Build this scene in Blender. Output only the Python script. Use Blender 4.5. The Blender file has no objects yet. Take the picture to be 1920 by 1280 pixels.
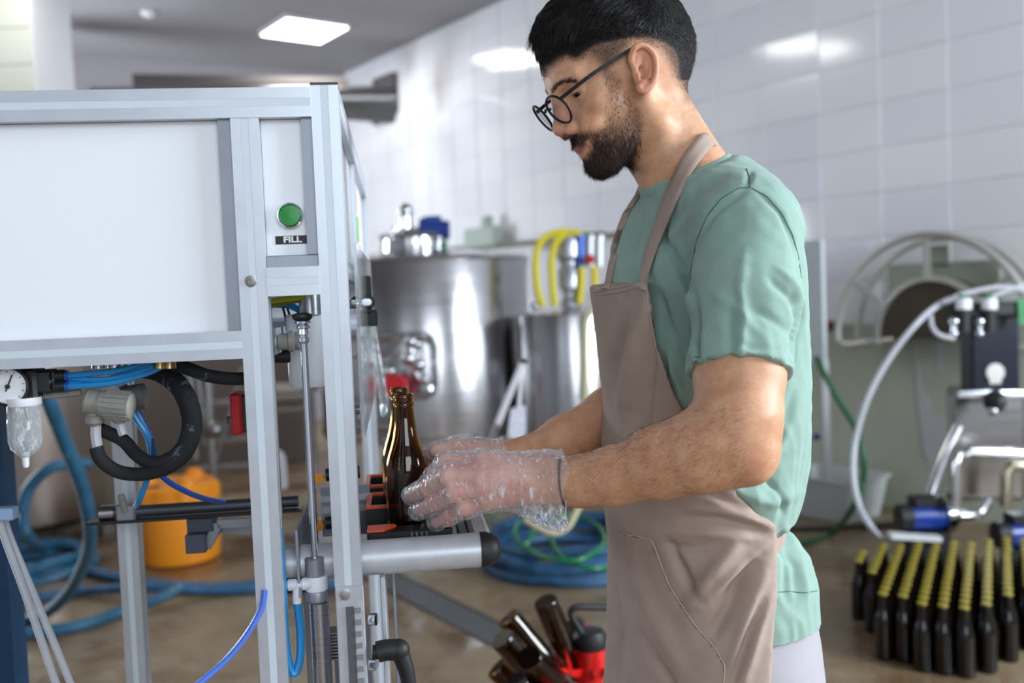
import bpy, math, random
import numpy as np
from mathutils import Vector, Matrix, Euler
from mathutils.bvhtree import BVHTree

random.seed(7)
C = bpy.context.scene.collection
PI = math.pi

# ------------------------------------------------------------------ camera, exposure
FPX = 1800.0                       # focal length in pixels of the 1920 x 1280 frame
CAM = Vector((0, 0, 1.3))
PITCH, ROLL = math.atan(89 / 1800), 0.040
_f = Vector((0, math.cos(PITCH), -math.sin(PITCH)))
_r0 = Vector((1, 0, 0)); _u0 = _r0.cross(_f)
_r = _r0 * math.cos(ROLL) - _u0 * math.sin(ROLL)
_u = _u0 * math.cos(ROLL) + _r0 * math.sin(ROLL)
cd = bpy.data.cameras.new('camera'); cam = bpy.data.objects.new('camera', cd); C.objects.link(cam)
cam.matrix_world = Matrix(((_r.x, _u.x, -_f.x, CAM.x), (_r.y, _u.y, -_f.y, CAM.y), (_r.z, _u.z, -_f.z, CAM.z), (0, 0, 0, 1)))
cd.sensor_width = 36; cd.lens = 36 * FPX / 1920; cd.clip_start = 0.05; cd.clip_end = 100
cd.dof.use_dof = True; cd.dof.focus_distance = 1.24; cd.dof.aperture_fstop = 2.9
sc = bpy.context.scene; sc.camera = cam
sc.view_settings.view_transform = 'Standard'; sc.view_settings.look = 'None'
sc.view_settings.gamma = 1; sc.view_settings.use_curve_mapping = False
sc.view_settings.exposure = 0.62

def P(px, py, Z):
    """world point that stands Z metres in front of the camera at a pixel"""
    return CAM + _f * Z + _r * ((px - 960) / FPX * Z) - _u * ((py - 640) / FPX * Z)
def ray(px, py):
    return (_f + _r * ((px - 960) / FPX) - _u * ((py - 640) / FPX))
def on_plane(px, py, p0, n):
    d = ray(px, py); return CAM + d * ((Vector(p0) - CAM).dot(n) / d.dot(n))
def on_z(px, py, z=0.0):
    return on_plane(px, py, (0, 0, z), Vector((0, 0, 1)))
_R3 = np.array([list(_r), list(_u), list(_f)])
def project(V):
    """(n,3) world points -> px, py, depth"""
    q = (np.asarray(V) - np.array(CAM)) @ _R3.T
    return 960 + FPX * q[:, 0] / q[:, 2], 640 - FPX * q[:, 1] / q[:, 2], q[:, 2]

# ------------------------------------------------------------------ world and lights
w = bpy.data.worlds.new('world'); sc.world = w; w.use_nodes = True
w.node_tree.nodes['Background'].inputs[0].default_value = (0.80, 0.90, 1.0, 1)
w.node_tree.nodes['Background'].inputs[1].default_value = 0.14
def area(name, loc, target, sx, sy, power, col):
    l = bpy.data.lights.new(name, 'AREA'); l.shape = 'RECTANGLE'; l.size = sx; l.size_y = sy; l.energy = power; l.color = col
    o = bpy.data.objects.new(name, l); C.objects.link(o); o.location = loc
    o.rotation_euler = (Vector(target) - Vector(loc)).to_track_quat('-Z', 'Y').to_euler(); return o
DAY = (0.81, 0.915, 1.0)
area('window_and_fill_light', (1.2, -2.75, 2.2), (0.0, 2.0, 1.2), 2.4, 1.7, 52, DAY)
area('window_and_fill_light', (-2.6, -2.6, 2.2), (-0.6, 2.0, 1.2), 1.6, 1.6, 8, DAY)
area('window_and_fill_light', (4.3, 0.75, 2.3), (0.25, 1.45, 1.2), 1.8, 1.6, 215, DAY)
area('window_and_fill_light', (-5.9, 7.25, 1.5), (1.0, 6.0, 2.2), 2.2, 1.5, 185, DAY)  # added fill with no window behind it, brightens the tiled right wall

# ------------------------------------------------------------------ materials
def srgb(r, g, b):
    f = lambda c: (c / 255) / 12.92 if c <= 10 else ((c / 255 + 0.055) / 1.055) ** 2.4
    return (f(r), f(g), f(b), 1)
class NT:
    """small helper around a node tree"""
    def __init__(s, name):
        m = bpy.data.materials.new(name); m.use_nodes = True; s.m = m; s.t = m.node_tree; s.b = s.t.nodes['Principled BSDF']
    def n(s, kind, **kw):
        x = s.t.nodes.new('ShaderNode' + kind)
        for k, v in kw.items():
            if isinstance(v, (int, float, str, bool)) and hasattr(x, k): setattr(x, k, v)
            else: x.inputs[k.replace('_', ' ')].default_value = v
        return x
    def l(s, a, b): s.t.links.new(a, b)
    def ramp(s, fac, stops):
        r = s.t.nodes.new('ShaderNodeValToRGB'); e = r.color_ramp.elements
        while len(e) < len(stops): e.new(0.5)
        for q, (p, c) in zip(e, stops):
            q.position = p; q.color = c if len(c) == 4 else (*c, 1)
        s.l(fac, r.inputs[0]); return r.outputs[0]
    def mix(s, fac, a, b, mode='MIX'):
        x = s.t.nodes.new('ShaderNodeMix'); x.data_type = 'RGBA'; x.blend_type = mode
        for v, i in ((fac, 0), (a, 6), (b, 7)):
            if hasattr(v, 'is_linked') or hasattr(v, 'links'): s.l(v, x.inputs[i])
            else: x.inputs[i].default_value = v
        return x.outputs[2]
    def noise(s, scale, detail=3, rough=0.5, coords=None, vec=None):
        nz = s.n('TexNoise'); nz.inputs['Scale'].default_value = scale; nz.inputs['Detail'].default_value = detail; nz.inputs['Roughness'].default_value = rough
        tc = s.n('TexCoord'); mp = s.n('Mapping'); s.l(tc.outputs['Object'], mp.inputs[0])
        if vec: mp.inputs['Scale'].default_value = vec
        s.l(mp.outputs[0], nz.inputs['Vector']); return nz.outputs[0]
    def bump(s, height, strength, dist=0.001, normal=None):
        b = s.n('Bump'); b.inputs['Strength'].default_value = strength; b.inputs['Distance'].default_value = dist
        s.l(height, b.inputs['Height'])
        if normal: s.l(normal, b.inputs['Normal'])
        s.l(b.outputs[0], s.b.inputs['Normal']); return b.outputs[0]
def mat(name, col, rough=0.5, metal=0.0, var=0.0, vscale=20, bump=0.0, bscale=200, vec=None, spec=0.5, coat=0.0, bdist=0.001, wear=None, **kw):
    q = NT(name); b = q.b
    b.inputs['Base Color'].default_value = col; b.inputs['Roughness'].default_value = rough; b.inputs['Metallic'].default_value = metal
    b.inputs['Specular IOR Level'].default_value = spec; b.inputs['Coat Weight'].default_value = coat
    if var:
        nz = q.noise(vscale, 4, 0.6, vec=vec)
        lo = tuple(c * (1 - var) for c in col[:3]) + (1,); hi = tuple(min(1, c * (1 + var)) for c in col[:3]) + (1,)
        c = q.ramp(nz, [(0.3, lo), (0.7, hi)])
        if wear:
            n2 = q.noise(wear[1], 6, 0.7); k = q.ramp(n2, [(wear[2], (0, 0, 0)), (wear[2] + 0.08, (1, 1, 1))])
            c = q.mix(k, c, wear[0])
        q.l(c, b.inputs['Base Color'])
        rr = q.n('MapRange'); q.l(nz, rr.inputs[0]); rr.inputs[3].default_value = max(0, rough - 0.08); rr.inputs[4].default_value = min(1, rough + 0.08)
        q.l(rr.outputs[0], b.inputs['Roughness'])
    if bump: q.bump(q.noise(bscale, 3, 0.6, vec=vec), bump, bdist)
    for k, v in kw.items(): b.inputs[k.replace('_', ' ')].default_value = v
    return q.m
def glass(name, col, rough=0.03, ior=1.45, alpha_mix=None):
    q = NT(name); q.b.inputs['Base Color'].default_value = col; q.b.inputs['Roughness'].default_value = rough
    q.b.inputs['Transmission Weight'].default_value = 1; q.b.inputs['IOR'].default_value = ior; return q.m
def film(name, tint, opacity, rough, haze=(0.85, 0.87, 0.9, 1), crinkle_glints=None):
    """thin clear plastic: see-through tint, a milky share and a gloss on top"""
    q = NT(name); t = q.t; out = [x for x in t.nodes if x.type == 'OUTPUT_MATERIAL'][0]
    tr = q.n('BsdfTransparent'); tr.inputs[0].default_value = tint
    b = q.b; b.inputs['Base Color'].default_value = haze; b.inputs['Roughness'].default_value = rough; b.inputs['Specular IOR Level'].default_value = 0.8
    mx = q.n('MixShader'); fr = q.n('LayerWeight'); fr.inputs[0].default_value = 0.5; pw = q.n('Math', operation='POWER'); q.l(fr.outputs['Facing'], pw.inputs[0]); pw.inputs[1].default_value = 4.0; sc_ = q.n('Math', operation='MULTIPLY_ADD'); q.l(pw.outputs[0], sc_.inputs[0]); sc_.inputs[1].default_value = 0.9; sc_.inputs[2].default_value = 0.05
    ad = q.n('Math', operation='ADD', use_clamp=True); q.l(sc_.outputs[0], ad.inputs[0]); ad.inputs[1].default_value = opacity
    if crinkle_glints:
        nz = q.noise(crinkle_glints * 1.5, 3, 0.55, vec=(1.5, 1.5, 0.5)); ml = q.ramp(nz, [(0.57, (0, 0, 0)), (0.68, (0.55, 0.55, 0.55))])  # pale flecks painted into the film as streaky glints
        a2 = q.n('Math', operation='ADD', use_clamp=True); q.l(ad.outputs[0], a2.inputs[0]); q.l(ml, a2.inputs[1]); ad = a2
        nb = q.noise(crinkle_glints * 0.8, 3, 0.6, vec=(1.6, 1.6, 0.6)); bp = q.bump(nb, 1.0, 0.009); q.l(bp, fr.inputs[1])
    q.l(ad.outputs[0], mx.inputs[0]); q.l(tr.outputs[0], mx.inputs[1]); q.l(b.outputs[0], mx.inputs[2]); q.l(mx.outputs[0], out.inputs[0])
    return q.m
def emit(name, col, strength):
    q = NT(name); q.b.inputs['Base Color'].default_value = (0.8, 0.8, 0.8, 1); q.b.inputs['Emission Color'].default_value = col; q.b.inputs['Emission Strength'].default_value = strength; return q.m

# ------------------------------------------------------------------ mesh builder
def frame_of(d):
    d = Vector(d).normalized(); a = Vector((0, 0, 1)) if abs(d.z) < 0.9 else Vector((1, 0, 0))
    x = d.cross(a).normalized(); return x, d.cross(x).normalized(), d
def catmull(pts, n=6, closed=False):
    pts = [Vector(p) for p in pts]; out = []; N = len(pts)
    rng = range(N) if closed else range(N - 1)
    for i in rng:
        if closed: a, b, c, d = pts[i - 1], pts[i], pts[(i + 1) % N], pts[(i + 2) % N]
        else: a, b, c, d = pts[max(i - 1, 0)], pts[i], pts[i + 1], pts[min(i + 2, N - 1)]
        for k in range(n):
            t = k / n
            out.append(0.5 * ((2 * b) + (c - a) * t + (2 * a - 5 * b + 4 * c - d) * t * t + (3 * b - a - 3 * c + d) * t ** 3))
    if not closed: out.append(pts[-1])
    return out
class MB:
    def __init__(s): s.v = []; s.f = []
    def add(s, vs, fs):
        k = len(s.v); s.v += [Vector(x) for x in vs]; s.f += [tuple(i + k for i in f) for f in fs]; return s
    def box(s, c, size, rz=0, rot=None):
        x, y, z = (q / 2 for q in size); M = rot if rot is not None else Matrix.Rotation(rz, 3, 'Z')
        vs = [Vector(c) + M @ Vector(p) for p in ((-x, -y, -z), (x, -y, -z), (x, y, -z), (-x, y, -z), (-x, -y, z), (x, -y, z), (x, y, z), (-x, y, z))]
        return s.add(vs, [(0, 3, 2, 1), (4, 5, 6, 7), (0, 1, 5, 4), (1, 2, 6, 5), (2, 3, 7, 6), (3, 0, 4, 7)])
    def bar(s, a, b, w, h, up=(0, 0, 1)):
        a, b = Vector(a), Vector(b); d = (b - a).normalized(); x = d.cross(Vector(up))
        if x.length < 1e-3: x = Vector((1, 0, 0))
        x.normalize(); y = x.cross(d)
        return s.box((a + b) / 2, (w, (b - a).length, h), rot=Matrix((x, d, y)).transposed())
    def prism(s, poly, ext):
        """poly: planar list of points, ext: extrusion vector"""
        n = len(poly); e = Vector(ext); vs = [Vector(p) for p in poly] + [Vector(p) + e for p in poly]
        return s.add(vs, [tuple(range(n))[::-1], tuple(range(n, 2 * n))] + [(i, (i + 1) % n, n + (i + 1) % n, n + i) for i in range(n)])
    def cyl(s, a, b, r1, r2=None, n=20, cap=True):
        return s.loft([(Vector(a), r1), (Vector(b), r1 if r2 is None else r2)], n, cap)
    def loft(s, rings, n=20, cap=True):
        """rings: [(centre, radius)] along one straight or nearly straight axis"""
        pts = [Vector(c) for c, _ in rings]; ax = (pts[-1] - pts[0]); x, y, _ = frame_of(ax if ax.length > 1e-9 else Vector((0, 0, 1)))
        vs = []
        for (c, r) in rings:
            for k in range(n):
                t = 2 * PI * k / n; vs.append(Vector(c) + x * (r * math.cos(t)) + y * (r * math.sin(t)))
        m = len(rings); fs = [(i * n + k, i * n + (k + 1) % n, (i + 1) * n + (k + 1) % n, (i + 1) * n + k) for i in range(m - 1) for k in range(n)]
        if cap: fs += [tuple(range(n))[::-1], tuple(range((m - 1) * n, m * n))]
        return s.add(vs, fs)
    def lathe(s, base, axis, prof, n=24, cap=True):
        """prof: [(radius, height)] from base along axis"""
        a = Vector(axis).normalized(); return s.loft([(Vector(base) + a * h, max(r, 1e-5)) for r, h in prof] if prof[-1][1] >= prof[0][1] else [(Vector(base) + a * h, max(r, 1e-5)) for r, h in prof[::-1]], n, cap) if _mono(prof) else s._lathe(base, a, prof, n, cap)
    def _lathe(s, base, a, prof, n, cap):
        x, y, _ = frame_of(a); vs = []
        for r, h in prof:
            for k in range(n):
                t = 2 * PI * k / n; vs.append(Vector(base) + a * h + x * (max(r, 1e-5) * math.cos(t)) + y * (max(r, 1e-5) * math.sin(t)))
        m = len(prof); fs = [(i * n + k, i * n + (k + 1) % n, (i + 1) * n + (k + 1) % n, (i + 1) * n + k) for i in range(m - 1) for k in range(n)]
        if cap: fs += [tuple(range(n))[::-1], tuple(range((m - 1) * n, m * n))]
        return s.add(vs, fs)
    def tube(s, pts, r, n=10, sub=0, closed=False, cap=True):
        pts = catmull(pts, sub, closed) if sub else [Vector(p) for p in pts]
        N = len(pts); vs = []; x = None
        for i, p in enumerate(pts):
            a = pts[i - 1] if (i or closed) else p; b = pts[(i + 1) % N] if (i < N - 1 or closed) else p
            d = (b - a).normalized()
            if x is None: x, y, _ = frame_of(d)
            else:
                x = (x - d * x.dot(d)).normalized(); y = d.cross(x)
            rr = r(i / max(1, N - 1)) if callable(r) else r
            for k in range(n):
                t = 2 * PI * k / n; vs.append(p + x * (rr * math.cos(t)) + y * (rr * math.sin(t)))
        fs = [(i * n + k, i * n + (k + 1) % n, (i + 1) * n + (k + 1) % n, (i + 1) * n + k) for i in range(N - 1) for k in range(n)]
        if closed: fs += [((N - 1) * n + k, (N - 1) * n + (k + 1) % n, (k + 1) % n, k) for k in range(n)]
        elif cap: fs += [tuple(range(n))[::-1], tuple(range((N - 1) * n, N * n))]
        return s.add(vs, fs)
    def ball(s, c, r, n=16, m=10, rot=None):
        r = Vector(r) if hasattr(r, '__len__') else Vector((r, r, r)); vs = []
        for i in range(1, m):
            a = PI * i / m
            for k in range(n):
                t = 2 * PI * k / n; q = Vector((r.x * math.sin(a) * math.cos(t), r.y * math.sin(a) * math.sin(t), r.z * math.cos(a)))
                vs.append(Vector(c) + (rot @ q if rot else q))
        vs.append(Vector(c) + (rot @ Vector((0, 0, r.z)) if rot else Vector((0, 0, r.z)))); vs.append(Vector(c) - (rot @ Vector((0, 0, r.z)) if rot else Vector((0, 0, r.z))))
        L = (m - 1) * n; fs = [(i * n + k, (i + 1) * n + k, (i + 1) * n + (k + 1) % n, i * n + (k + 1) % n) for i in range(m - 2) for k in range(n)]
        fs += [(L, k, (k + 1) % n) for k in range(n)] + [(L + 1, (m - 2) * n + (k + 1) % n, (m - 2) * n + k) for k in range(n)]
        return s.add(vs, fs)
    def build(s, name, m, parent=None, world=False, smooth=True, bevel=0.0, label=None, kind=None):
        me = bpy.data.meshes.new(name); vs = s.v
        if parent is not None and world:
            iv = TM[parent.name].inverted(); vs = [iv @ v for v in vs]
        me.from_pydata([tuple(v) for v in vs], [], s.f); me.materials.append(m); me.update()
        import bmesh
        b = bmesh.new(); b.from_mesh(me); bmesh.ops.recalc_face_normals(b, faces=b.faces)
        if bevel: bmesh.ops.bevel(b, geom=[e for e in b.edges if len(e.link_faces) == 2 and e.calc_face_angle(0) > 0.6], offset=bevel, segments=1, affect='EDGES', clamp_overlap=True)
        b.to_mesh(me); b.free()
        if smooth: me.polygons.foreach_set('use_smooth', [True] * len(me.polygons)); me.set_sharp_from_angle(angle=0.6)
        o = bpy.data.objects.new(name, me); C.objects.link(o)
        if parent is not None:
            o.parent = parent; TM[o.name] = TM[parent.name]
        else: TM[o.name] = Matrix.Identity(4)
        if label: o['label'] = label
        if kind: o['kind'] = kind
        return o
def _mono(prof):
    h = [p[1] for p in prof]; return all(b > a for a, b in zip(h, h[1:]))
TM = {}
def thing(name, label, cat, loc=(0, 0, 0), rz=0.0, group=None):
    o = bpy.data.objects.new(name, None); C.objects.link(o); o.empty_display_size = 0.05
    o.location = loc; o.rotation_euler = (0, 0, rz); o['label'] = label; o['category'] = cat
    if group: o['group'] = group
    TM[o.name] = Matrix.Translation(Vector(loc)) @ Matrix.Rotation(rz, 4, 'Z'); return o
def tag(o, label, cat, group=None, kind=None):
    o['label'] = label; o['category'] = cat
    if group: o['group'] = group
    if kind: o['kind'] = kind
    return o
def struct(o): o['kind'] = 'structure'; return o
def dup(root, loc, rot=None, label=None):
    r = root.copy(); C.objects.link(r); r.location = loc
    if rot is not None: r.rotation_euler = rot
    if label: r['label'] = label
    for ch in list(root.children):
        c = ch.copy(); C.objects.link(c); c.parent = r
        for g in list(ch.children):
            d = g.copy(); C.objects.link(d); d.parent = c
    return r

# ------------------------------------------------------------------ implicit surfaces (for the person)
class Field:
    def __init__(s, lo, hi, h):
        s.lo = np.array(lo, float); s.h = h; s.n = np.ceil((np.array(hi) - s.lo) / h).astype(int) + 1
        s.f = np.full(s.n, 1.0, np.float32)
    def axes(s, sl=None):
        ax = [s.lo[i] + s.h * np.arange(s.n[i], dtype=np.float32) for i in range(3)]
        if sl: ax = [a[q] for a, q in zip(ax, sl)]
        return np.meshgrid(*ax, indexing='ij', sparse=True)
    def region(s, lo, hi):
        a = np.clip(((np.array(lo) - s.lo) / s.h).astype(int), 0, s.n); b = np.clip(((np.array(hi) - s.lo) / s.h).astype(int) + 2, 0, s.n)
        return tuple(slice(x, y) for x, y in zip(a, b))
    def op(s, lo, hi, fn, k=0.0, mode='add'):
        sl = s.region(lo, hi)
        if any(q.stop <= q.start for q in sl): return
        X, Y, Z = s.axes(sl); d = fn(X, Y, Z).astype(np.float32); g = s.f[sl]
        s.f[sl] = {'add': smin, 'sub': lambda a, b, k: -smin(-a, b, k), 'int': lambda a, b, k: -smin(-a, -b, k)}[mode](g, d, k)
    def cone(s, a, b, r1, r2, k=0.0, mode='add', flat=None):
        a, b = np.array(a, float), np.array(b, float); m = max(r1, r2) + k + 3 * s.h + 0.004
        s.op(np.minimum(a, b) - m, np.maximum(a, b) + m, lambda X, Y, Z: sd_cone(X, Y, Z, a, b, r1, r2), k, mode)
    def ell(s, c, r, R=None, k=0.0, mode='add'):
        """ellipsoid, R rows = its axes"""
        c = np.array(c, float); r = np.array(r, float); R = np.eye(3) if R is None else np.array(R)
        m = max(r) + k + 3 * s.h + 0.004
        def fn(X, Y, Z):
            x, y, z = X - c[0], Y - c[1], Z - c[2]
            q = [(R[i][0] * x + R[i][1] * y + R[i][2] * z) for i in range(3)]
            k0 = np.sqrt(sum((q[i] / r[i]) ** 2 for i in range(3))) + 1e-9; k1 = np.sqrt(sum((q[i] / r[i] ** 2) ** 2 for i in range(3))) + 1e-9
            return k0 * (k0 - 1) / k1
        s.op(c - m, c + m, fn, k, mode)
    def mesh(s):
        return surfnet(s.f, s.lo, s.h)
def smin(a, b, k):
    if k <= 0: return np.minimum(a, b)
    h = np.maximum(k - np.abs(a - b), 0) / k; return np.minimum(a, b) - h * h * k * 0.25
def sd_cone(X, Y, Z, a, b, r1, r2):
    d = b - a; L2 = float(d @ d) + 1e-12; x, y, z = X - a[0], Y - a[1], Z - a[2]
    t = np.clip((x * d[0] + y * d[1] + z * d[2]) / L2, 0, 1)
    return np.sqrt((x - t * d[0]) ** 2 + (y - t * d[1]) ** 2 + (z - t * d[2]) ** 2) - (r1 + (r2 - r1) * t)
def surfnet(f, lo, h):
    s = f < 0; nx, ny, nz = f.shape
    c = np.zeros((nx - 1, ny - 1, nz - 1), np.int8)
    for i in (0, 1):
        for j in (0, 1):
            for k in (0, 1): c += s[i:nx - 1 + i, j:ny - 1 + j, k:nz - 1 + k]
    I, J, K = np.nonzero((c > 0) & (c < 8)); idx = np.full(c.shape, -1, np.int32); idx[I, J, K] = np.arange(len(I))
    acc = np.zeros((len(I), 3), np.float32); cnt = np.zeros(len(I), np.float32)
    corners = [(i, j, k) for i in (0, 1) for j in (0, 1) for k in (0, 1)]
    for a in corners:
        for ax in range(3):
            if a[ax]: continue
            b = list(a); b[ax] = 1; va = f[I + a[0], J + a[1], K + a[2]]; vb = f[I + b[0], J + b[1], K + b[2]]
            m = (va < 0) != (vb < 0); t = va / np.where(m, va - vb, 1)
            p = np.array(a, np.float32)[None, :] + np.zeros((len(I), 1), np.float32); p[:, ax] = t
            acc[m] += p[m]; cnt[m] += 1
    V = (acc / cnt[:, None] + np.stack([I, J, K], 1)) * h + lo
    F = []
    for ax in range(3):
        o1, o2 = (ax + 1) % 3, (ax + 2) % 3
        A = [slice(None)] * 3; B = [slice(None)] * 3; A[ax] = slice(0, -1); B[ax] = slice(1, None)
        m = s[tuple(A)] != s[tuple(B)]; q = np.array(np.nonzero(m)).T
        ok = (q[:, o1] > 0) & (q[:, o2] > 0) & (q[:, o1] < f.shape[o1] - 1) & (q[:, o2] < f.shape[o2] - 1); q = q[ok]
        ids = []
        for d1, d2 in ((1, 1), (0, 1), (0, 0), (1, 0)):
            g = q.copy(); g[:, o1] -= d1; g[:, o2] -= d2; ids.append(idx[g[:, 0], g[:, 1], g[:, 2]])
        quad = np.stack(ids, 1); flip = ~s[tuple(q.T)]
        quad[flip] = quad[flip][:, ::-1]; F.append(quad)
    F = np.concatenate(F); F = F[(F >= 0).all(1)]
    return V.astype(np.float64), F
def np_mesh(name, V, F, mats, parent=None, attrs=None, smooth=True, midx=None):
    """numpy arrays in world space -> object under parent"""
    me = bpy.data.meshes.new(name)
    if parent is not None:
        M = np.array(TM[parent.name].inverted()); V = V @ M[:3, :3].T + M[:3, 3]
    k = F.shape[1]; me.vertices.add(len(V)); me.vertices.foreach_set('co', V.astype(np.float32).ravel())
    me.loops.add(F.size); me.loops.foreach_set('vertex_index', F.astype(np.int32).ravel())
    me.polygons.add(len(F)); me.polygons.foreach_set('loop_start', (np.arange(len(F)) * k).astype(np.int32))
    if smooth: me.polygons.foreach_set('use_smooth', np.ones(len(F), bool))
    for m in (mats if isinstance(mats, (list, tuple)) else [mats]): me.materials.append(m)
    if midx is not None: me.polygons.foreach_set('material_index', midx.astype(np.int32))
    for n_, a in (attrs or {}).items():
        me.attributes.new(n_, 'FLOAT', 'POINT').data.foreach_set('value', np.asarray(a, np.float32))
    me.update(calc_edges=True); me.validate()
    o = bpy.data.objects.new(name, me); C.objects.link(o)
    if parent is not None: o.parent = parent; TM[o.name] = TM[parent.name]
    else: TM[o.name] = Matrix.Identity(4)
    return o
def relax(V, F, n=2, lam=0.5):
    for _ in range(n):
        acc = np.zeros_like(V); cnt = np.zeros(len(V))
        for a in range(F.shape[1]):
            b = (a + 1) % F.shape[1]
            for p, q in ((a, b), (b, a)):
                np.add.at(acc, F[:, p], V[F[:, q]]); np.add.at(cnt, F[:, p], 1)
        V = V + lam * (acc / np.maximum(cnt, 1)[:, None] - V)
    return V
def normals(V, F):
    n = np.cross(V[F[:, 2]] - V[F[:, 0]], V[F[:, 3 % F.shape[1]]] - V[F[:, 1]]) if F.shape[1] == 4 else np.cross(V[F[:, 1]] - V[F[:, 0]], V[F[:, 2]] - V[F[:, 0]])
    N = np.zeros_like(V)
    for a in range(F.shape[1]): np.add.at(N, F[:, a], n)
    return N / (np.linalg.norm(N, axis=1)[:, None] + 1e-12)
def keep_faces(V, F, m):
    F = F[m]; u, inv = np.unique(F, return_inverse=True); return V[u], inv.reshape(F.shape), u
def sstep(a, b, x):
    t = np.clip((x - a) / (b - a), 0, 1); return t * t * (3 - 2 * t)
def poly_sd(x, y, poly):
    """signed distance (negative inside) of points to a polygon, in its own units"""
    p = np.array(poly, float); d = np.full(x.shape, 1e9); ins = np.zeros(x.shape, bool)
    for i in range(len(p)):
        a, b = p[i - 1], p[i]; e = b - a; t = np.clip(((x - a[0]) * e[0] + (y - a[1]) * e[1]) / (e @ e + 1e-9), 0, 1)
        d = np.minimum(d, np.hypot(x - a[0] - t * e[0], y - a[1] - t * e[1]))
        c = ((a[1] > y) != (b[1] > y)) & (x < (b[0] - a[0]) * (y - a[1]) / (b[1] - a[1] + 1e-12) + a[0]); ins ^= c
    return np.where(ins, -d, d)
def line_sdt(x, y, pts):
    p = np.array(pts, float); d = np.full(x.shape, 1e9); tt = np.zeros(x.shape); L = np.hypot(*(p[1:] - p[:-1]).T); T = L.sum(); s = 0
    for a, b, l in zip(p[:-1], p[1:], L):
        e = b - a; t = np.clip(((x - a[0]) * e[0] + (y - a[1]) * e[1]) / (e @ e + 1e-9), 0, 1); q = np.hypot(x - a[0] - t * e[0], y - a[1] - t * e[1])
        m = q < d; d = np.where(m, q, d); tt = np.where(m, (s + t * l) / T, tt); s += l
    return d, tt
def line_sd(x, y, pts):
    p = np.array(pts, float); d = np.full(x.shape, 1e9)
    for a, b in zip(p[:-1], p[1:]):
        e = b - a; t = np.clip(((x - a[0]) * e[0] + (y - a[1]) * e[1]) / (e @ e + 1e-9), 0, 1)
        d = np.minimum(d, np.hypot(x - a[0] - t * e[0], y - a[1] - t * e[1]))
    return d
def vnoise(P3, scale, seed=0):
    """smooth value noise, vectorised, -1..1"""
    q = P3 * scale; i = np.floor(q).astype(np.int64); f = q - i; f = f * f * (3 - 2 * f); out = 0
    def hsh(a, b, c):
        n = (a * 374761393 + b * 668265263 + c * 2147483647 + seed * 1274126177) & 0xFFFFFFFF
        n = ((n ^ (n >> 13)) * 1274126177) & 0xFFFFFFFF; return ((n ^ (n >> 16)) & 0xFFFF) / 32767.5 - 1
    for a in (0, 1):
        for b in (0, 1):
            for c in (0, 1):
                wt = (f[:, 0] if a else 1 - f[:, 0]) * (f[:, 1] if b else 1 - f[:, 1]) * (f[:, 2] if c else 1 - f[:, 2])
                out = out + wt * hsh(i[:, 0] + a, i[:, 1] + b, i[:, 2] + c)
    return out
def strands(name, roots, dirs, nrm, length, rad, m, parent, curl=0.2, seg=3, seed=1, gravity=None):
    """thin tapering hairs, one three-sided spike each, as one mesh"""
    rng = np.random.default_rng(seed); n = len(roots); L = length[:, None] if hasattr(length, '__len__') else np.full((n, 1), length)
    d = dirs / (np.linalg.norm(dirs, axis=1)[:, None] + 1e-9); r = rng.normal(size=(n, 3)) * curl
    pts = []; p = roots.copy(); dd = d + r * 0.5
    for s_ in range(seg + 1):
        pts.append(p.copy()); dd = dd + rng.normal(size=(n, 3)) * curl * 0.35 + (gravity if gravity is not None else 0)
        dd /= np.linalg.norm(dd, axis=1)[:, None]; p = p + dd * L / seg
    a = np.cross(d, nrm); a /= np.linalg.norm(a, axis=1)[:, None] + 1e-9; b = np.cross(d, a)
    V = []; R = rad[:, None] if hasattr(rad, '__len__') else rad
    for s_ in range(seg):
        w_ = R * (1 - 0.75 * s_ / seg)
        for k in range(3):
            t = 2 * PI * k / 3; V.append(pts[s_] + (a * math.cos(t) + b * math.sin(t)) * w_)
    V.append(pts[seg]); V = np.stack(V, 1); m_ = V.shape[1]; F = []
    for s_ in range(seg - 1):
        for k in range(3):
            A, B = s_ * 3 + k, s_ * 3 + (k + 1) % 3; F += [(A, B, B + 3), (A, B + 3, A + 3)]
    for k in range(3): F.append(((seg - 1) * 3 + k, (seg - 1) * 3 + (k + 1) % 3, m_ - 1))
    F = (np.array(F)[None] + (np.arange(n) * m_)[:, None, None]).reshape(-1, 3)
    o = np_mesh(name, V.reshape(-1, 3), F, m, parent, smooth=True); return o
# ------------------------------------------------------------------ the hall
W0 = on_z(1620, 940); dW = ray(-360, 630); dW.z = 0; dW.normalize(); nW = Vector((-dW.y, dW.x, 0)); nW = nW if nW.dot(CAM - W0) > 0 else -nW
HT = 3.80
def wallhit(px): return on_plane(px, 600, W0, nW)
CN = wallhit(668); CN.z = 0
BL = P(167, 600, 9.55); BL.z = 0; dB = (BL - CN).normalized(); nB = Vector((-dB.y, dB.x, 0)); nB = nB if nB.dot(CAM - CN) > 0 else -nB
angW = math.atan2(dW.y, dW.x); angB = math.atan2(dB.y, dB.x)
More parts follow.
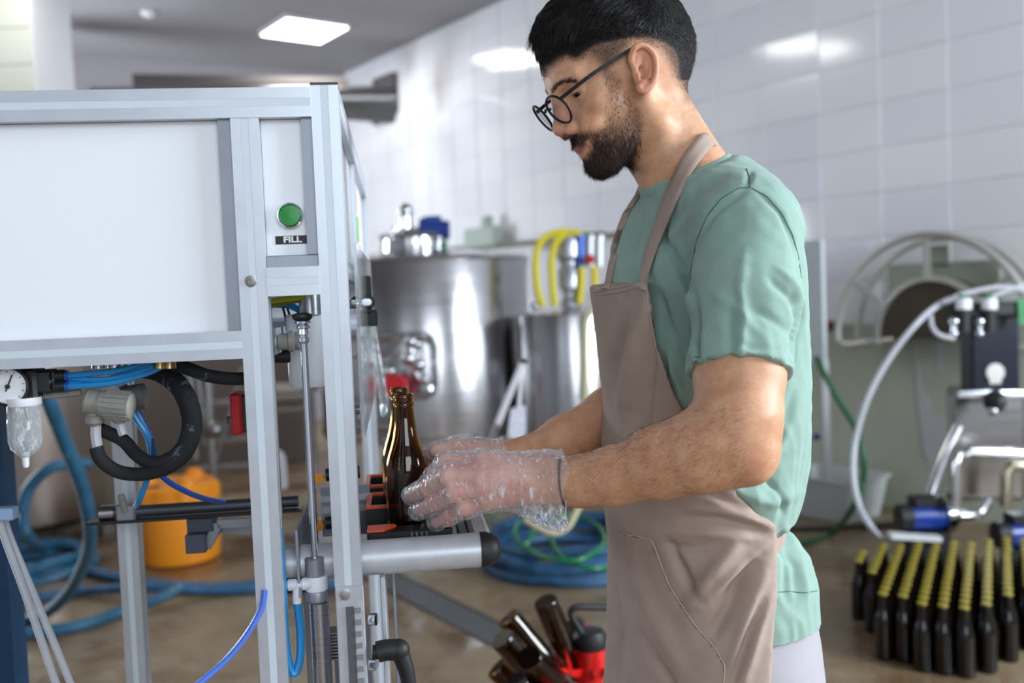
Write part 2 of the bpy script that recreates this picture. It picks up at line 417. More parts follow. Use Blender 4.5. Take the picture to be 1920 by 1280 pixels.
# floor: worn sealed concrete with wet patches
q = NT('wet concrete'); b = q.b
n1 = q.noise(1.3, 5, 0.6); n2 = q.noise(6.5, 6, 0.7); n3 = q.noise(40, 4, 0.6)
c = q.ramp(n2, [(0.3, srgb(128, 109, 84)), (0.55, srgb(146, 127, 101)), (0.8, srgb(168, 152, 130))])
c = q.mix(q.ramp(n3, [(0.45, (0, 0, 0)), (0.75, (0.35, 0.35, 0.35))]), c, srgb(88, 72, 58))
wet = q.ramp(n1, [(0.45, (0, 0, 0)), (0.60, (1, 1, 1))]); c = q.mix(wet, c, srgb(108, 86, 62)); q.l(c, b.inputs['Base Color'])
rr = q.ramp(wet, [(0.0, (0.45, 0.45, 0.45)), (1.0, (0.10, 0.10, 0.10))]); q.l(rr, b.inputs['Roughness']); q.bump(n3, 0.15, 0.003)
FLOOR = q.m
mb = MB(); mb.box((-1.2, 5.0, -0.06), (13, 17, 0.12)); struct(mb.build('floor', FLOOR, smooth=False))
WHT = mat('white plaster', srgb(214, 214, 220), 0.6)
CEIL = mat('ceiling board', srgb(150, 146, 150), 0.7, var=0.03, vscale=2)
mb = MB(); mb.box((-1.2, 5.0, HT + 0.06), (13, 17, 0.12)); ceil = struct(mb.build('ceiling', CEIL, smooth=False))
# right wall: green painted base, white glazed tiles above
t0, t1 = -4.6, (CN - W0).dot(dW) + 0.0
GROUT = mat('grout', srgb(230, 230, 234), 0.7)
mb = MB(); a = W0 + dW * t0 - nW * 0.06; c_ = W0 + dW * t1 - nW * 0.06
mb.bar(a + Vector((0, 0, HT / 2)), c_ + Vector((0, 0, HT / 2)), 0.12, HT); wall_r = struct(mb.build('wall_right', GROUT, smooth=False))
ZG = on_plane(1590, 608, W0, nW).z; TWd, THt = 0.40, 0.25
GRN = mat('green paint', srgb(184, 189, 173), 0.30, var=0.05, vscale=3, bump=0.2, bscale=30, bdist=0.002)
mb = MB(); mb.bar(W0 + dW * t0 + nW * 0.006 + Vector((0, 0, ZG / 2)), W0 + dW * t1 + nW * 0.006 + Vector((0, 0, ZG / 2)), 0.012, ZG); mb.build('painted_base', GRN, wall_r, smooth=False)
TM1 = [mat('white glazed tile', srgb(*c_), 0.09, spec=0.6) for c_ in ((238, 237, 240), (234, 233, 238), (240, 239, 242), (232, 232, 239))]
def tile_mesh(m_):
    mb = MB(); mb.box((0, 0, 0), (TWd - 0.0025, 0.010, THt - 0.0025)); o = mb.build('tile', m_, bevel=0.0022, smooth=False); me = o.data; bpy.data.objects.remove(o); return me
tms = [tile_mesh(m_) for m_ in TM1]; rng_ = random.Random(4)
TILT = -0.014; nrow = int((HT - ZG) / THt); tile_rows = []
tref = (on_plane(1655, 300, W0, nW) - W0).dot(dW)
for r in range(nrow + 1):
    z = ZG + (r + 0.5) * THt
    if z + THt / 2 > HT: continue
    k = math.floor((t0 - tref) / TWd) + 1
    while tref + (k + 1) * TWd < t1:
        t = tref + (k + 0.5) * TWd; p = W0 + dW * t + nW * 0.005 + Vector((0, 0, z)); px = project(np.array([list(p)]))[0][0]
        if px < 2150 and (px > 640):
            o = bpy.data.objects.new('tile', tms[rng_.choice((0, 0, 0, 1, 1, 2, 2, 3))]); C.objects.link(o); o.parent = wall_r; o.location = p
            o.rotation_euler = (rng_.gauss(0, 0.006), rng_.gauss(0, 0.002), angW + TILT + rng_.gauss(0, 0.005))
        k += 1
# pale patches where the green paint has come off
PATCH = mat('bare plaster', srgb(196, 196, 200), 0.6)
for poly in ([(1712, 645), (1722, 645), (1728, 735), (1742, 740), (1746, 778), (1772, 780), (1776, 830), (1758, 862), (1744, 872), (1732, 850), (1722, 760)], [(1808, 640), (1818, 640), (1816, 800), (1806, 800)], [(1752, 640), (1764, 642), (1770, 690), (1758, 700)]):
    pts = [on_plane(x, y, W0 + nW * 0.0125, nW) for x, y in poly]; MB().prism(pts, nW * 0.002).build('bare_patch', PATCH, wall_r, smooth=False)
# back wall
mb = MB(); a = CN; c_ = CN + dB * 9; mb.bar(a - nB * 0.06 + Vector((0, 0, HT / 2)), c_ - nB * 0.06 + Vector((0, 0, HT / 2)), 0.12, HT); struct(mb.build('wall_back', mat('back wall paint', srgb(168, 162, 168), 0.6, var=0.04, vscale=2), smooth=False))
# walls behind and beside the camera with window openings
def wall_with_hole(name, a, b_, holes):
    a, b_ = Vector(a), Vector(b_); d = (b_ - a).normalized(); L = (b_ - a).length; mb = MB(); xs = 0
    seg = lambda s, e, z0, z1: mb.bar(a + d * s + Vector((0, 0, (z0 + z1) / 2)), a + d * e + Vector((0, 0, (z0 + z1) / 2)), 0.12, z1 - z0)
    for (h0, h1, z0, z1) in holes: seg(xs, h0, 0, HT); seg(h0, h1, 0, z0); seg(h0, h1, z1, HT); xs = h1
    seg(xs, L, 0, HT); return struct(mb.build(name, WHT, smooth=False))
wall_with_hole('wall_front', (-7.2, -2.9, 0), (5.2, -2.9, 0), [(2.6, 5.4, 1.1, 3.1), (6.3, 9.4, 1.1, 3.2)])
RB = W0 + dW * t0; wall_with_hole('wall_side', (5.2, -2.9, 0), (RB.x, RB.y, 0), [(1.5, 3.4, 1.2, 3.1)])
wall_with_hole('wall_left', (-7.2, -2.9, 0), (CN.x + dB.x * 9, CN.y + dB.y * 9, 0), [])
# tiled pillar at the left edge of the view
pe = P(66, 90, 6.6); mb = MB(); mb.box((pe.x - 0.36, pe.y + 0.3, HT / 2), (0.70, 0.60, HT)); pil = struct(mb.build('wall_pillar', GROUT, smooth=False))
for r in range(int(HT / 0.25)):
    for k in range(2):
        mb = MB() if r == 0 and k == 0 else None
        if mb: mb.box((0, 0, 0), (0.342, 0.012, 0.242)); o = mb.build('tile', mat('cream tile', srgb(176, 178, 170), 0.25), bevel=0.003, smooth=False); pm = o.data; bpy.data.objects.remove(o)
        o = bpy.data.objects.new('tile', pm); C.objects.link(o); o.parent = pil; o.location = (pe.x - 0.185 - 0.35 * k, pe.y - 0.004, 0.13 + 0.25 * r)
# ceiling lamps: square lit panels
LAMP = emit('lit panel', (1.0, 0.99, 0.96, 1), 5.0); FRM = mat('lamp frame', srgb(205, 205, 208), 0.5)
def ceiling_lamp(p, label, size=0.58):
    t = thing('ceiling_lamp', label, 'lamp', (p.x, p.y, HT), angW, 'square ceiling lamps')
    MB().box((0, 0, -0.02), (size + 0.05, size + 0.05, 0.04)).build('frame', FRM, t, bevel=0.004); MB().box((0, 0, -0.043), (size, size, 0.012)).build('diffuser', LAMP, t, bevel=0.003)
    l = bpy.data.lights.new('lamp_light', 'AREA'); l.size = size; l.energy = 9; l.color = (1, 0.98, 0.94); o = bpy.data.objects.new('lamp_light', l); C.objects.link(o); o.location = (p.x, p.y, HT - 0.06); o.parent = None
def refl_on_ceiling(px, py):
    d = ray(px, py); h = on_plane(px, py, W0 + nW * 0.01, nW); r_ = d - nW * (2 * d.dot(nW)); return h + r_ * ((HT - 0.05 - h.z) / r_.z)
ceiling_lamp(on_z(570, 50, HT), 'bright square lamp on the grey ceiling above the white machine')
LP = [refl_on_ceiling(1485, 107)]
for p in LP: ceiling_lamp(p, 'square ceiling lamp mirrored in the glazed wall tiles', 0.8)
t = thing('smoke_detector', 'small round white smoke detector on the grey ceiling', 'detector', tuple(on_z(278, 22, HT)))
MB().lathe((0, 0, 0), (0, 0, -1), [(0.06, 0), (0.06, 0.02), (0.045, 0.035), (0.03, 0.045), (0.0, 0.046)]).build('housing', mat('white plastic', srgb(225, 222, 226), 0.4), t)
# drain channel
q = NT('drain grating'); b = q.b; b.inputs['Base Color'].default_value = srgb(112, 112, 114); b.inputs['Metallic'].default_value = 0.6; b.inputs['Roughness'].default_value = 0.45
d0, d1 = on_z(640, 1042), on_z(960, 1204); dd_ = (d1 - d0).normalized(); d0 = d0 - dd_ * 0.6; d1 = d1 + dd_ * 1.0
dr = thing('floor_drain', 'narrow grey steel drain grating running across the concrete floor', 'drain', (d0.x, d0.y, 0)); L_ = (d1 - d0).length
fr = MB(); sx = dd_.cross(UP_ := Vector((0, 0, 1)))
for s_ in (1, -1): fr.bar(d0 + sx * 0.075 * s_ + UP_ * 0.004, d1 + sx * 0.075 * s_ + UP_ * 0.004, 0.012, 0.008)
fr.build('drain_frame', q.m, dr, world=True, smooth=False)
gr = MB(); n_ = int(L_ / 0.022)
for i in range(n_): c_ = d0 + dd_ * (i + 0.5) * 0.022 + UP_ * 0.003; gr.bar(c_ - sx * 0.07, c_ + sx * 0.07, 0.013, 0.006)
gr.build('grating', q.m, dr, world=True, smooth=False, kind='stuff')
# ------------------------------------------------------------------ the bottle filling machine
dv = ray(745, 560); dv.z = 0; dv.normalize(); MZ = math.atan2(-dv.x, dv.y)
mo = P(612, 640, 1.15); mo.z = 0
mach = thing('filling_machine', 'white panelled aluminium bottle filling machine with a green button and label', 'machine', tuple(mo), MZ)
MI = TM[mach.name].inverted(); MR = MI.to_3x3()
def f(px, py, dy=0.0):
    """pixel -> machine coordinates on the plane dy behind the machine's front"""
    o = MI @ CAM; d = MR @ ray(px, py); return o + d * ((dy - o.y) / d.y)
def sd_(px, py, x):
    o = MI @ CAM; d = MR @ ray(px, py); return o + d * ((x - o.x) / d.x)
ALU = mat('anodised aluminium', srgb(196, 200, 208), 0.38, metal=0.55, var=0.07, vscale=14, bump=0.06, bscale=400, wear=(srgb(214, 216, 220), 9, 0.62))
ALUD = mat('grey aluminium', srgb(150, 154, 164), 0.42, metal=0.5, var=0.08, vscale=20)
COVER = mat('slot cover', srgb(206, 215, 224), 0.45, var=0.02, vscale=10)
PANEL = mat('white panel', srgb(244, 246, 251), 0.38)
DARK = mat('dark plastic', srgb(28, 31, 36), 0.4, var=0.1, vscale=40); BLK = mat('black rubber', srgb(24, 24, 26), 0.55)
CHR = mat('chrome', srgb(225, 228, 236), 0.10, metal=1.0); STL = mat('brushed steel', srgb(186, 186, 190), 0.28, metal=1.0, var=0.05, vscale=3, vec=(1, 1, 40), bump=0.04, bscale=60)
GREYP = mat('grey plastic', srgb(138, 136, 130), 0.5, var=0.06, vscale=60); WPL = mat('milky plastic', srgb(232, 234, 240), 0.35)
BLUT = mat('blue tube', srgb(38, 140, 205), 0.3); BLUD = mat('deep blue tube', srgb(30, 78, 170), 0.3); BLUV = mat('violet blue tube', srgb(78, 116, 210), 0.3)
RED = mat('red plastic', srgb(196, 22, 30), 0.35); ORG = mat('orange plastic', srgb(236, 84, 28), 0.4)
CLEAR = film('clear acrylic', (0.93, 0.96, 0.97, 1), 0.10, 0.06, haze=(0.85, 0.9, 0.92, 1))
def profile(a, b_, name='frame_bar', w=0.032, mat_=ALU, cover=True, faces=('front',)):
    """slotted aluminium bar between two points of the machine frame"""
    a, b_ = Vector(a), Vector(b_); d = (b_ - a).normalized(); yv = Vector((0, -1, 0)) if abs(d.y) < 0.5 else Vector((1, 0, 0)); xv = d.cross(yv).normalized()
    h = w / 2; s = 0.0045; dp = 0.003; g = h - dp
    sec = []
    for k in range(4):
        c_, sn = math.cos(k * PI / 2), math.sin(k * PI / 2)
        for (u_, v_) in ((h, -h), (h, -s), (g, -s), (g, s), (h, s)): sec.append(xv * (u_ * c_ - v_ * sn) + yv * (u_ * sn + v_ * c_))
    o = MB().prism([a + p for p in sec], b_ - a).build(name, mat_, mach, smooth=False)
    if cover:
        cb_ = MB(); cb_.bar(a + yv * (h - 0.0012), b_ + yv * (h - 0.0012), 0.0088, 0.0022, up=yv); cb_.build('slot_cover', COVER, o, smooth=False)
        if 'side' in faces: c2_ = MB(); c2_.bar(a + Vector((h - 0.0012, 0, 0)), b_ + Vector((h - 0.0012, 0, 0)), 0.0088, 0.0022, up=(1, 0, 0)); c2_.build('slot_cover', COVER, o, smooth=False)
    return o
w = 0.0325; hy = w / 2
xr = f(614, 300).x; zt_ = f(614, 159).z; xl = f(478, 600).x; zb_ = (f(230, 632).z + f(230, 680).z) / 2; ztr = (f(300, 169).z + f(300, 221).z) / 2; XL = f(-1000, 400).x; DEP = 0.99
rl = f(243, 980, 0.50); yrl = 0.50
profile((xr, hy, 0.0), (xr, hy, zt_), 'corner_post', w); MB().box((xr, hy, zt_ + 0.0015), (w, w, 0.003)).build('end_cap', DARK, mach)
profile((xl, hy, 0.0), (xl, hy, ztr - 0.017), 'front_post', w)
profile((XL, hy, ztr), (xr - hy, hy, ztr), 'top_bar', 0.035); profile((XL, hy, zb_), (xl - hy, hy, zb_), 'bottom_bar', 0.033)
profile((XL, hy, 0.0), (XL, hy, ztr), 'front_post', w)
profile((xr, DEP, 0.0), (xr, DEP, zt_), 'rear_post', w); profile((XL, DEP, 0.0), (XL, DEP, zt_), 'rear_post', w)
profile((rl.x, yrl, 0.0), (rl.x, yrl, zb_), 'rear_post', w)
profile((xr, w, zt_ - hy), (xr, DEP - hy, zt_ - hy), 'side_bar', w); profile((XL, w, zt_ - hy), (XL, DEP - hy, zt_ - hy), 'side_bar', w)
profile((XL, DEP, ztr), (xr, DEP, ztr), 'rear_bar', w); profile((XL, w, zb_), (XL, DEP, zb_), 'side_bar', w)
profile((xl, w, zb_), (xl, DEP, zb_), 'side_bar', w); profile((XL, DEP, zb_), (xr, DEP, zb_), 'rear_bar', w)
profile((XL, yrl, zb_ + 0.0), (xl, yrl, zb_), 'cross_bar', w)
# cladding
def slab(x0, x1, z0, z1, y, th, name, m_, bevel=0.0, par=None): return MB().box(((x0 + x1) / 2, y + th / 2, (z0 + z1) / 2), (abs(x1 - x0), th, abs(z1 - z0))).build(name, m_, par or mach, smooth=False, bevel=bevel)
slab(XL + hy, xl - hy - 0.014, zb_ + hy, ztr - 0.0175, 0.016, 0.004, 'white_panel', PANEL)
slab(xl - hy - 0.016, xl - hy, zb_ + hy, ztr - 0.0175, 0.007, 0.010, 'edge_strip', ALUD)
zs = f(545, 477).z; slab(xl + hy, xr - hy - 0.012, zs, ztr - 0.0175, 0.016, 0.004, 'white_panel', PANEL)
slab(xr - hy - 0.013, xr - hy, zs, ztr - 0.0175, 0.007, 0.010, 'edge_strip', ALUD)
profile((xl + hy, hy, f(548, 527).z), (xr - hy, hy, f(548, 527).z), 'short_bar', 0.034)
slab(xl + hy, xr - hy, f(548, 503).z + 0.0007, f(548, 478).z, 0.003, 0.03, 'short_plate', ALUD, 0.001)
MB().box(((XL + xr) / 2, DEP / 2 + 0.01, ztr + 0.004), (xr - XL - w, DEP - w, 0.004)).build('top_plate', PANEL, mach, smooth=False)
MB().box(((XL + xl) / 2, DEP / 2, zb_ + 0.004), (xl - XL - w, DEP - w, 0.004)).build('bottom_plate', ALUD, mach, smooth=False)
MB().box(((XL + xr) / 2, DEP - 0.003, (zb_ + ztr) / 2), (xr - XL - w, 0.004, ztr - zb_ - w)).build('back_panel', PANEL, mach, smooth=False)
# right side above the guard: white boards between bars
zg = sd_(652, 484, xr + hy).z
for (y0, y1) in ((0.045, 0.42), (0.46, 0.94)): MB().box((xr + 0.004, (y0 + y1) / 2, (zg + zt_ - w) / 2), (0.004, y1 - y0, zt_ - w - zg)).build('side_panel', PANEL, mach, smooth=False)
profile((xr, 0.44, zg), (xr, 0.44, zt_ - w), 'side_post', 0.028); profile((xr, w, zg - 0.012), (xr, DEP - hy, zg - 0.012), 'side_bar', 0.024)
for k, (y_, col_) in enumerate(((0.60, srgb(235, 96, 60)), (0.66, srgb(120, 196, 60)), (0.72, srgb(240, 160, 50)))):
    MB().box((xr + 0.0075, y_, zg + 0.13 - 0.05 * k), (0.002, 0.05, 0.045)).build('sticker', mat('sticker colour', col_, 0.5), mach, smooth=False)
# clear guards with a clamp knob
zg2 = sd_(660, 1000, xr + hy + 0.012).z
MB().box((xr + hy + 0.008, 0.40, (zg + zg2) / 2 + 0.02), (0.004, 0.66, zg - zg2)).build('clear_guard', CLEAR, mach, smooth=False)
def flap(pts, dy, dy2, name='guard_flap'):
    A_ = [f(x, y, dy) for x, y in pts]; MB().prism(A_, Vector((0, dy2 - dy, 0))).build(name, CLEAR, mach, smooth=False)
flap([(686, 560), (690, 560), (727, 772), (719, 782), (714, 779)], 0.42, 0.60); flap([(688, 610), (691, 610), (679, 784), (672, 784)], 0.36, 0.50)
hc = f(690, 566, 0.40); kb = MB(); kb.box(hc + Vector((0, 0, 0.012)), (0.012, 0.03, 0.060)); kb.box(hc + Vector((0.003, 0.0, -0.026)), (0.022, 0.025, 0.026)); 
for s_ in (-1, 1): kb.cyl(hc + Vector((-0.008 + 0.009 * s_, -0.022, 0)), hc + Vector((-0.008 + 0.009 * s_, 0.01, 0)), 0.0105)
kn = kb.build('clamp_knob', BLK, mach, bevel=0.002)
for s_ in (-1, 1): MB().cyl(hc + Vector((-0.008 + 0.009 * s_, -0.0245, 0)), hc + Vector((-0.008 + 0.009 * s_, -0.0215, 0)), 0.0055).build('screw_head', CHR, kn)
for (px_, py_) in ((661, 570), (664, 768)): c_ = f(px_, py_, 0.14); MB().cyl(c_ - Vector((0.01, 0, 0)), c_ + Vector((0.008, 0, 0)), 0.006).build('bolt', CHR, mach)
# clear tray on the roof
lid = MB(); l0, l1 = f(398, 158, 0.30), f(598, 158, 0.30); lid.prism([Vector((l0.x, 0.22, ztr + 0.0065)), Vector((l1.x, 0.22, ztr + 0.0065)), Vector((l1.x, 0.22, ztr + 0.026)), Vector((l1.x - 0.03, 0.22, ztr + 0.034)), Vector((l0.x + 0.03, 0.22, ztr + 0.034)), Vector((l0.x, 0.22, ztr + 0.026))], (0, 0.34, 0))
lo_ = lid.build('clear_tray', film('greenish clear plastic', (0.85, 0.93, 0.85, 1), 0.35, 0.25, haze=(0.8, 0.88, 0.8, 1)), mach, smooth=False)
# button, label, bolt
bc = f(545, 405, 0.016); MB().lathe(bc, (0, -1, 0), [(0.0150, 0), (0.0155, 0.002), (0.0152, 0.009), (0.0135, 0.0105), (0.0128, 0.010), (0.0126, 0.006)], 32).build('button_bezel', CHR, mach)
MB().lathe(bc, (0, -1, 0), [(0.0124, 0.004), (0.0124, 0.0105), (0.0118, 0.0118), (0.0, 0.0122)], 32).build('start_button', mat('green button', srgb(20, 128, 48), 0.25), mach, label='round green push button')
lc = f(548.5, 449.5, 0.016); lab = MB().box((lc.x, 0.0155, lc.z), (0.040, 0.0012, 0.0098)).build('name_plate', mat('label black', srgb(20, 20, 22), 0.5), mach, smooth=False)
def text_mesh(txt, size, m_, par, M, name='lettering', bold=0.0, ext=0.0003):
    cu = bpy.data.curves.new('lettering', 'FONT'); cu.body = txt; cu.size = size; cu.align_x = 'CENTER'; cu.align_y = 'CENTER'; cu.extrude = ext; cu.offset = bold; o = bpy.data.objects.new('lettering', cu); C.objects.link(o)
    dg = bpy.context.evaluated_depsgraph_get(); me = bpy.data.meshes.new_from_object(o.evaluated_get(dg)); bpy.data.objects.remove(o); me.transform(M); me.materials.append(m_)
    r = bpy.data.objects.new(name, me); C.objects.link(r); r.parent = par; TM[r.name] = TM[par.name]; return r
text_mesh('FILL', 0.0100, mat('label white', srgb(240, 240, 238), 0.5), lab, Matrix.Translation((lc.x, 0.0146, lc.z)) @ Matrix.Rotation(PI / 2, 4, 'X') @ Matrix.Diagonal((1.28, 1, 1, 1)), bold=0.0004)
b2 = f(470.5, 527, 0.0); MB().lathe(b2, (0, -1, 0), [(0.0070, -0.002), (0.0070, 0.001), (0.0052, 0.0012), (0.0050, 0.0045), (0.0028, 0.0046), (0.0026, 0.002)], 20).build('bolt', mat('worn bolt', srgb(140, 138, 136), 0.3, metal=1), mach)
# piston rod, can and fittings between the posts
def lat(px, py, dy, prof, name, m_, n=24, par=None):
    """vertical turned part: prof = [(radius px, y px)] down the picture at depth dy"""
    pr = [];
    for r_, y_ in prof: c_ = f(px, y_, dy); Zd = 1.15 + dy; pr.append((r_ * Zd / FPX, c_.z))
    c0 = f(px, py, dy); mb = MB(); pr = sorted(pr, key=lambda q_: 0)
    zs_ = [z for _, z in pr]; return mb._lathe(Vector((c0.x, c0.y, 0)), Vector((0, 0, 1)), [(r_, z) for r_, z in pr], n, True) or mb, name, m_, par
def turned(px, py, dy, prof, name, m_, n=24, par=None):
    mb, name, m_, par = lat(px, py, dy, prof, name, m_, n, par); return mb.build(name, m_, par or mach)
can = turned(577, 655, 0.13, [(1, 588), (34, 588), (38, 592), (38, 700), (37, 718), (34, 724), (1, 725)], 'float_can', WPL)
turned(581, 575, 0.11, [(20, 552), (20, 590)], 'steel_sleeve', STL)
turned(579, 820, 0.04, [(6.8, 622), (6.8, 1050)], 'piston_rod', CHR)
turned(567, 600, 0.035, [(10, 586), (18, 589), (19, 595), (15, 600), (9, 602)], 'rubber_boot', BLK)
turned(568, 615, 0.035, [(8, 600), (15, 602), (15, 606), (9, 608), (13, 611), (13, 615), (10, 617), (11, 626), (8, 628), (8, 632), (11, 633), (11, 640), (8, 644)], 'rod_joint', CHR)
ep = f(540, 640, 0.07); MB().lathe(ep + Vector((-0.012, 0, 0)), (1, 0, 0), [(0.009, 0), (0.0105, 0.003), (0.0105, 0.012), (0.0135, 0.014), (0.0135, 0.019), (0.0115, 0.020), (0.0115, 0.026), (0.008, 0.03)]).build('grey_elbow', GREYP, mach)
MB().cyl(f(508, 668, 0.12), f(545, 668, 0.12), 0.0085).build('black_nipple', BLK, mach)
def tube(pts, r, m_, name, par=None, n=8, sub=5):
    return MB().tube([f(*p) for p in pts], r, n, sub).build(name, m_, par or mach)
tube([(500, 566, 0.10), (530, 562, 0.10), (575, 556, 0.10)], 0.004, mat('yellow green wire', srgb(150, 150, 20), 0.5), 'earth_wire'); tube([(500, 575, 0.11), (530, 569, 0.11), (575, 560, 0.11)], 0.003, mat('olive wire', srgb(120, 124, 30), 0.5), 'earth_wire')
tube([(515, 570, 0.13), (545, 573, 0.13), (572, 588, 0.13)], 0.0045, BLUT, 'blue_tube')
tube([(530, 575, 0.14), (536, 600, 0.15), (540, 640, 0.15)], 0.0016, BLK, 'cable'); tube([(538, 575, 0.14), (546, 596, 0.15), (552, 590, 0.15)], 0.0016, BLK, 'cable')
turned(590, 1062, 0.04, [(15, 1044), (18, 1046), (18, 1078)], 'rod_guide', ALUD)
turned(593, 1092, 0.04, [(20, 1078), (21, 1080), (21, 1104), (18, 1107)], 'cylinder_head', WPL)
turned(595, 1120, 0.04, [(19, 1107), (20, 1110), (20, 1124), (16, 1128)], 'cylinder_collar', ALUD)
cz0 = f(598, 1128, 0.04); MB().cyl((cz0.x, cz0.y, cz0.z), (cz0.x, cz0.y, cz0.z - 0.22), 0.0120).build('air_cylinder', STL, mach); MB().cyl((cz0.x, cz0.y, cz0.z - 0.22), (cz0.x, cz0.y, cz0.z - 0.25), 0.014).build('cylinder_foot', ALUD, mach)
turned(598, 1160, 0.04, [(15.5, 1160), (16.5, 1163), (16.5, 1172), (15.5, 1175)], 'cylinder_band', WPL)
tp = f(547, 1096, 0.03); MB().lathe(tp + Vector((-0.006, 0, 0)), (1, 0, 0), [(0.005, 0), (0.0072, 0.002), (0.0072, 0.012), (0.0055, 0.013), (0.0055, 0.018), (0.0078, 0.019), (0.0078, 0.024), (0.005, 0.03)]).build('air_fitting', WPL, mach)
MB().cyl(f(557, 1096, 0.03), f(557, 1130, 0.03), 0.0056).build('air_fitting', WPL, mach)
tube([(521, 990, 0.02), (526, 1050, 0.02), (531, 1120, 0.02), (535, 1200, 0.02), (543, 1248, 0.02), (554, 1262, 0.02), (563, 1230, 0.025), (563, 1180, 0.03), (557, 1125, 0.03)], 0.0052, BLUT, 'blue_tube')
tube([(496, 1106, -0.008), (490, 1140, -0.012), (462, 1190, -0.02), (420, 1240, -0.03), (350, 1300, -0.05), (320, 1330, -0.05)], 0.0037, BLUV, 'blue_tube', sub=7)
# round rail and bottle tray
ry = 0.062; ra, rb_ = f(300, 1062, ry), f(902, 1039, ry); rz_ = (f(620, 1050, ry)).z; RR = 0.0222
xe = rb_.x; rail = MB(); rail.cyl((xl - 0.01, ry, rz_), (xe, ry, rz_), RR, n=28); rail.build('front_rail', mat('worn aluminium tube', srgb(198, 200, 206), 0.42, metal=0.35, var=0.10, vscale=30), mach)
cap = MB(); cap.lathe((xe, ry, rz_), (1, 0, 0), [(RR + 0.0006, -0.001), (RR + 0.0006, 0.006), (RR * 0.93, 0.014), (RR * 0.75, 0.0205), (RR * 0.45, 0.0245), (0.0, 0.0262)], 28); cap.build('end_cap', BLK, mach, label='black domed end cap')
TL = 0.46
xs2 = xe - 0.0; sr = MB(); sr.box((xs2 + 0.004, (ry + TL) / 2 + 0.01, rz_ - 0.004), (0.028, TL - ry, 0.034)); sr.build('side_rail', mat('worn grey tube', srgb(188, 190, 196), 0.42, metal=0.4, var=0.1, vscale=30), mach, bevel=0.006)
MB().box((xs2 - 0.018, (ry + TL) / 2 + 0.012, rz_ - 0.006), (0.010, TL - ry - 0.01, 0.030)).build('rail_slot', DARK, mach)
tz = rz_ - 0.034; MB().box(((xl + xs2) / 2 + 0.01, (0.145 + TL) / 2, tz - 0.002), (xs2 - xl - 0.02, TL - 0.145, 0.004)).build('tray_plate', mat('scuffed tray', srgb(128, 130, 134), 0.4, metal=0.5, var=0.12, vscale=25), mach, smooth=False)
MB().box((xs2 - 0.035, (ry + TL) / 2 + 0.012, rz_ - 0.012), (0.022, TL - ry - 0.01, 0.020)).build('inner_rail', ALUD, mach)
xw = f(532, 1000, 0.0).x; lw = MB(); lw.box((xw + 0.012, 0.16, rz_ + 0.008), (0.003, 0.27, 0.085)); lw.build('tray_wall', ALUD, mach, smooth=False)
lw = MB(); lw.box(((xw + xr) / 2 + 0.02, 0.295, rz_ + 0.012), (xr - xw, 0.003, 0.075)); lw.build('tray_wall', ALUD, mach, smooth=False)
for z_ in (0.005, 0.022): MB().box(((xw + xr) / 2 + 0.02, 0.292, rz_ + z_ + 0.01), (xr - xw, 0.003, 0.009)).build('tray_rib', ALU, mach, smooth=False)
for py_ in (897, 987):
    c_ = f(598, py_, 0.27); MB().cyl(c_, c_ + Vector((0, 0.018, 0)), 0.007).build('orange_cap', mat('amber plastic', srgb(235, 150, 30), 0.4), mach); MB().cyl(c_ + Vector((0.010, 0.004, 0.004)), c_ + Vector((0.06, 0.004, 0.006)), 0.0095).build('sensor', DARK, mach)
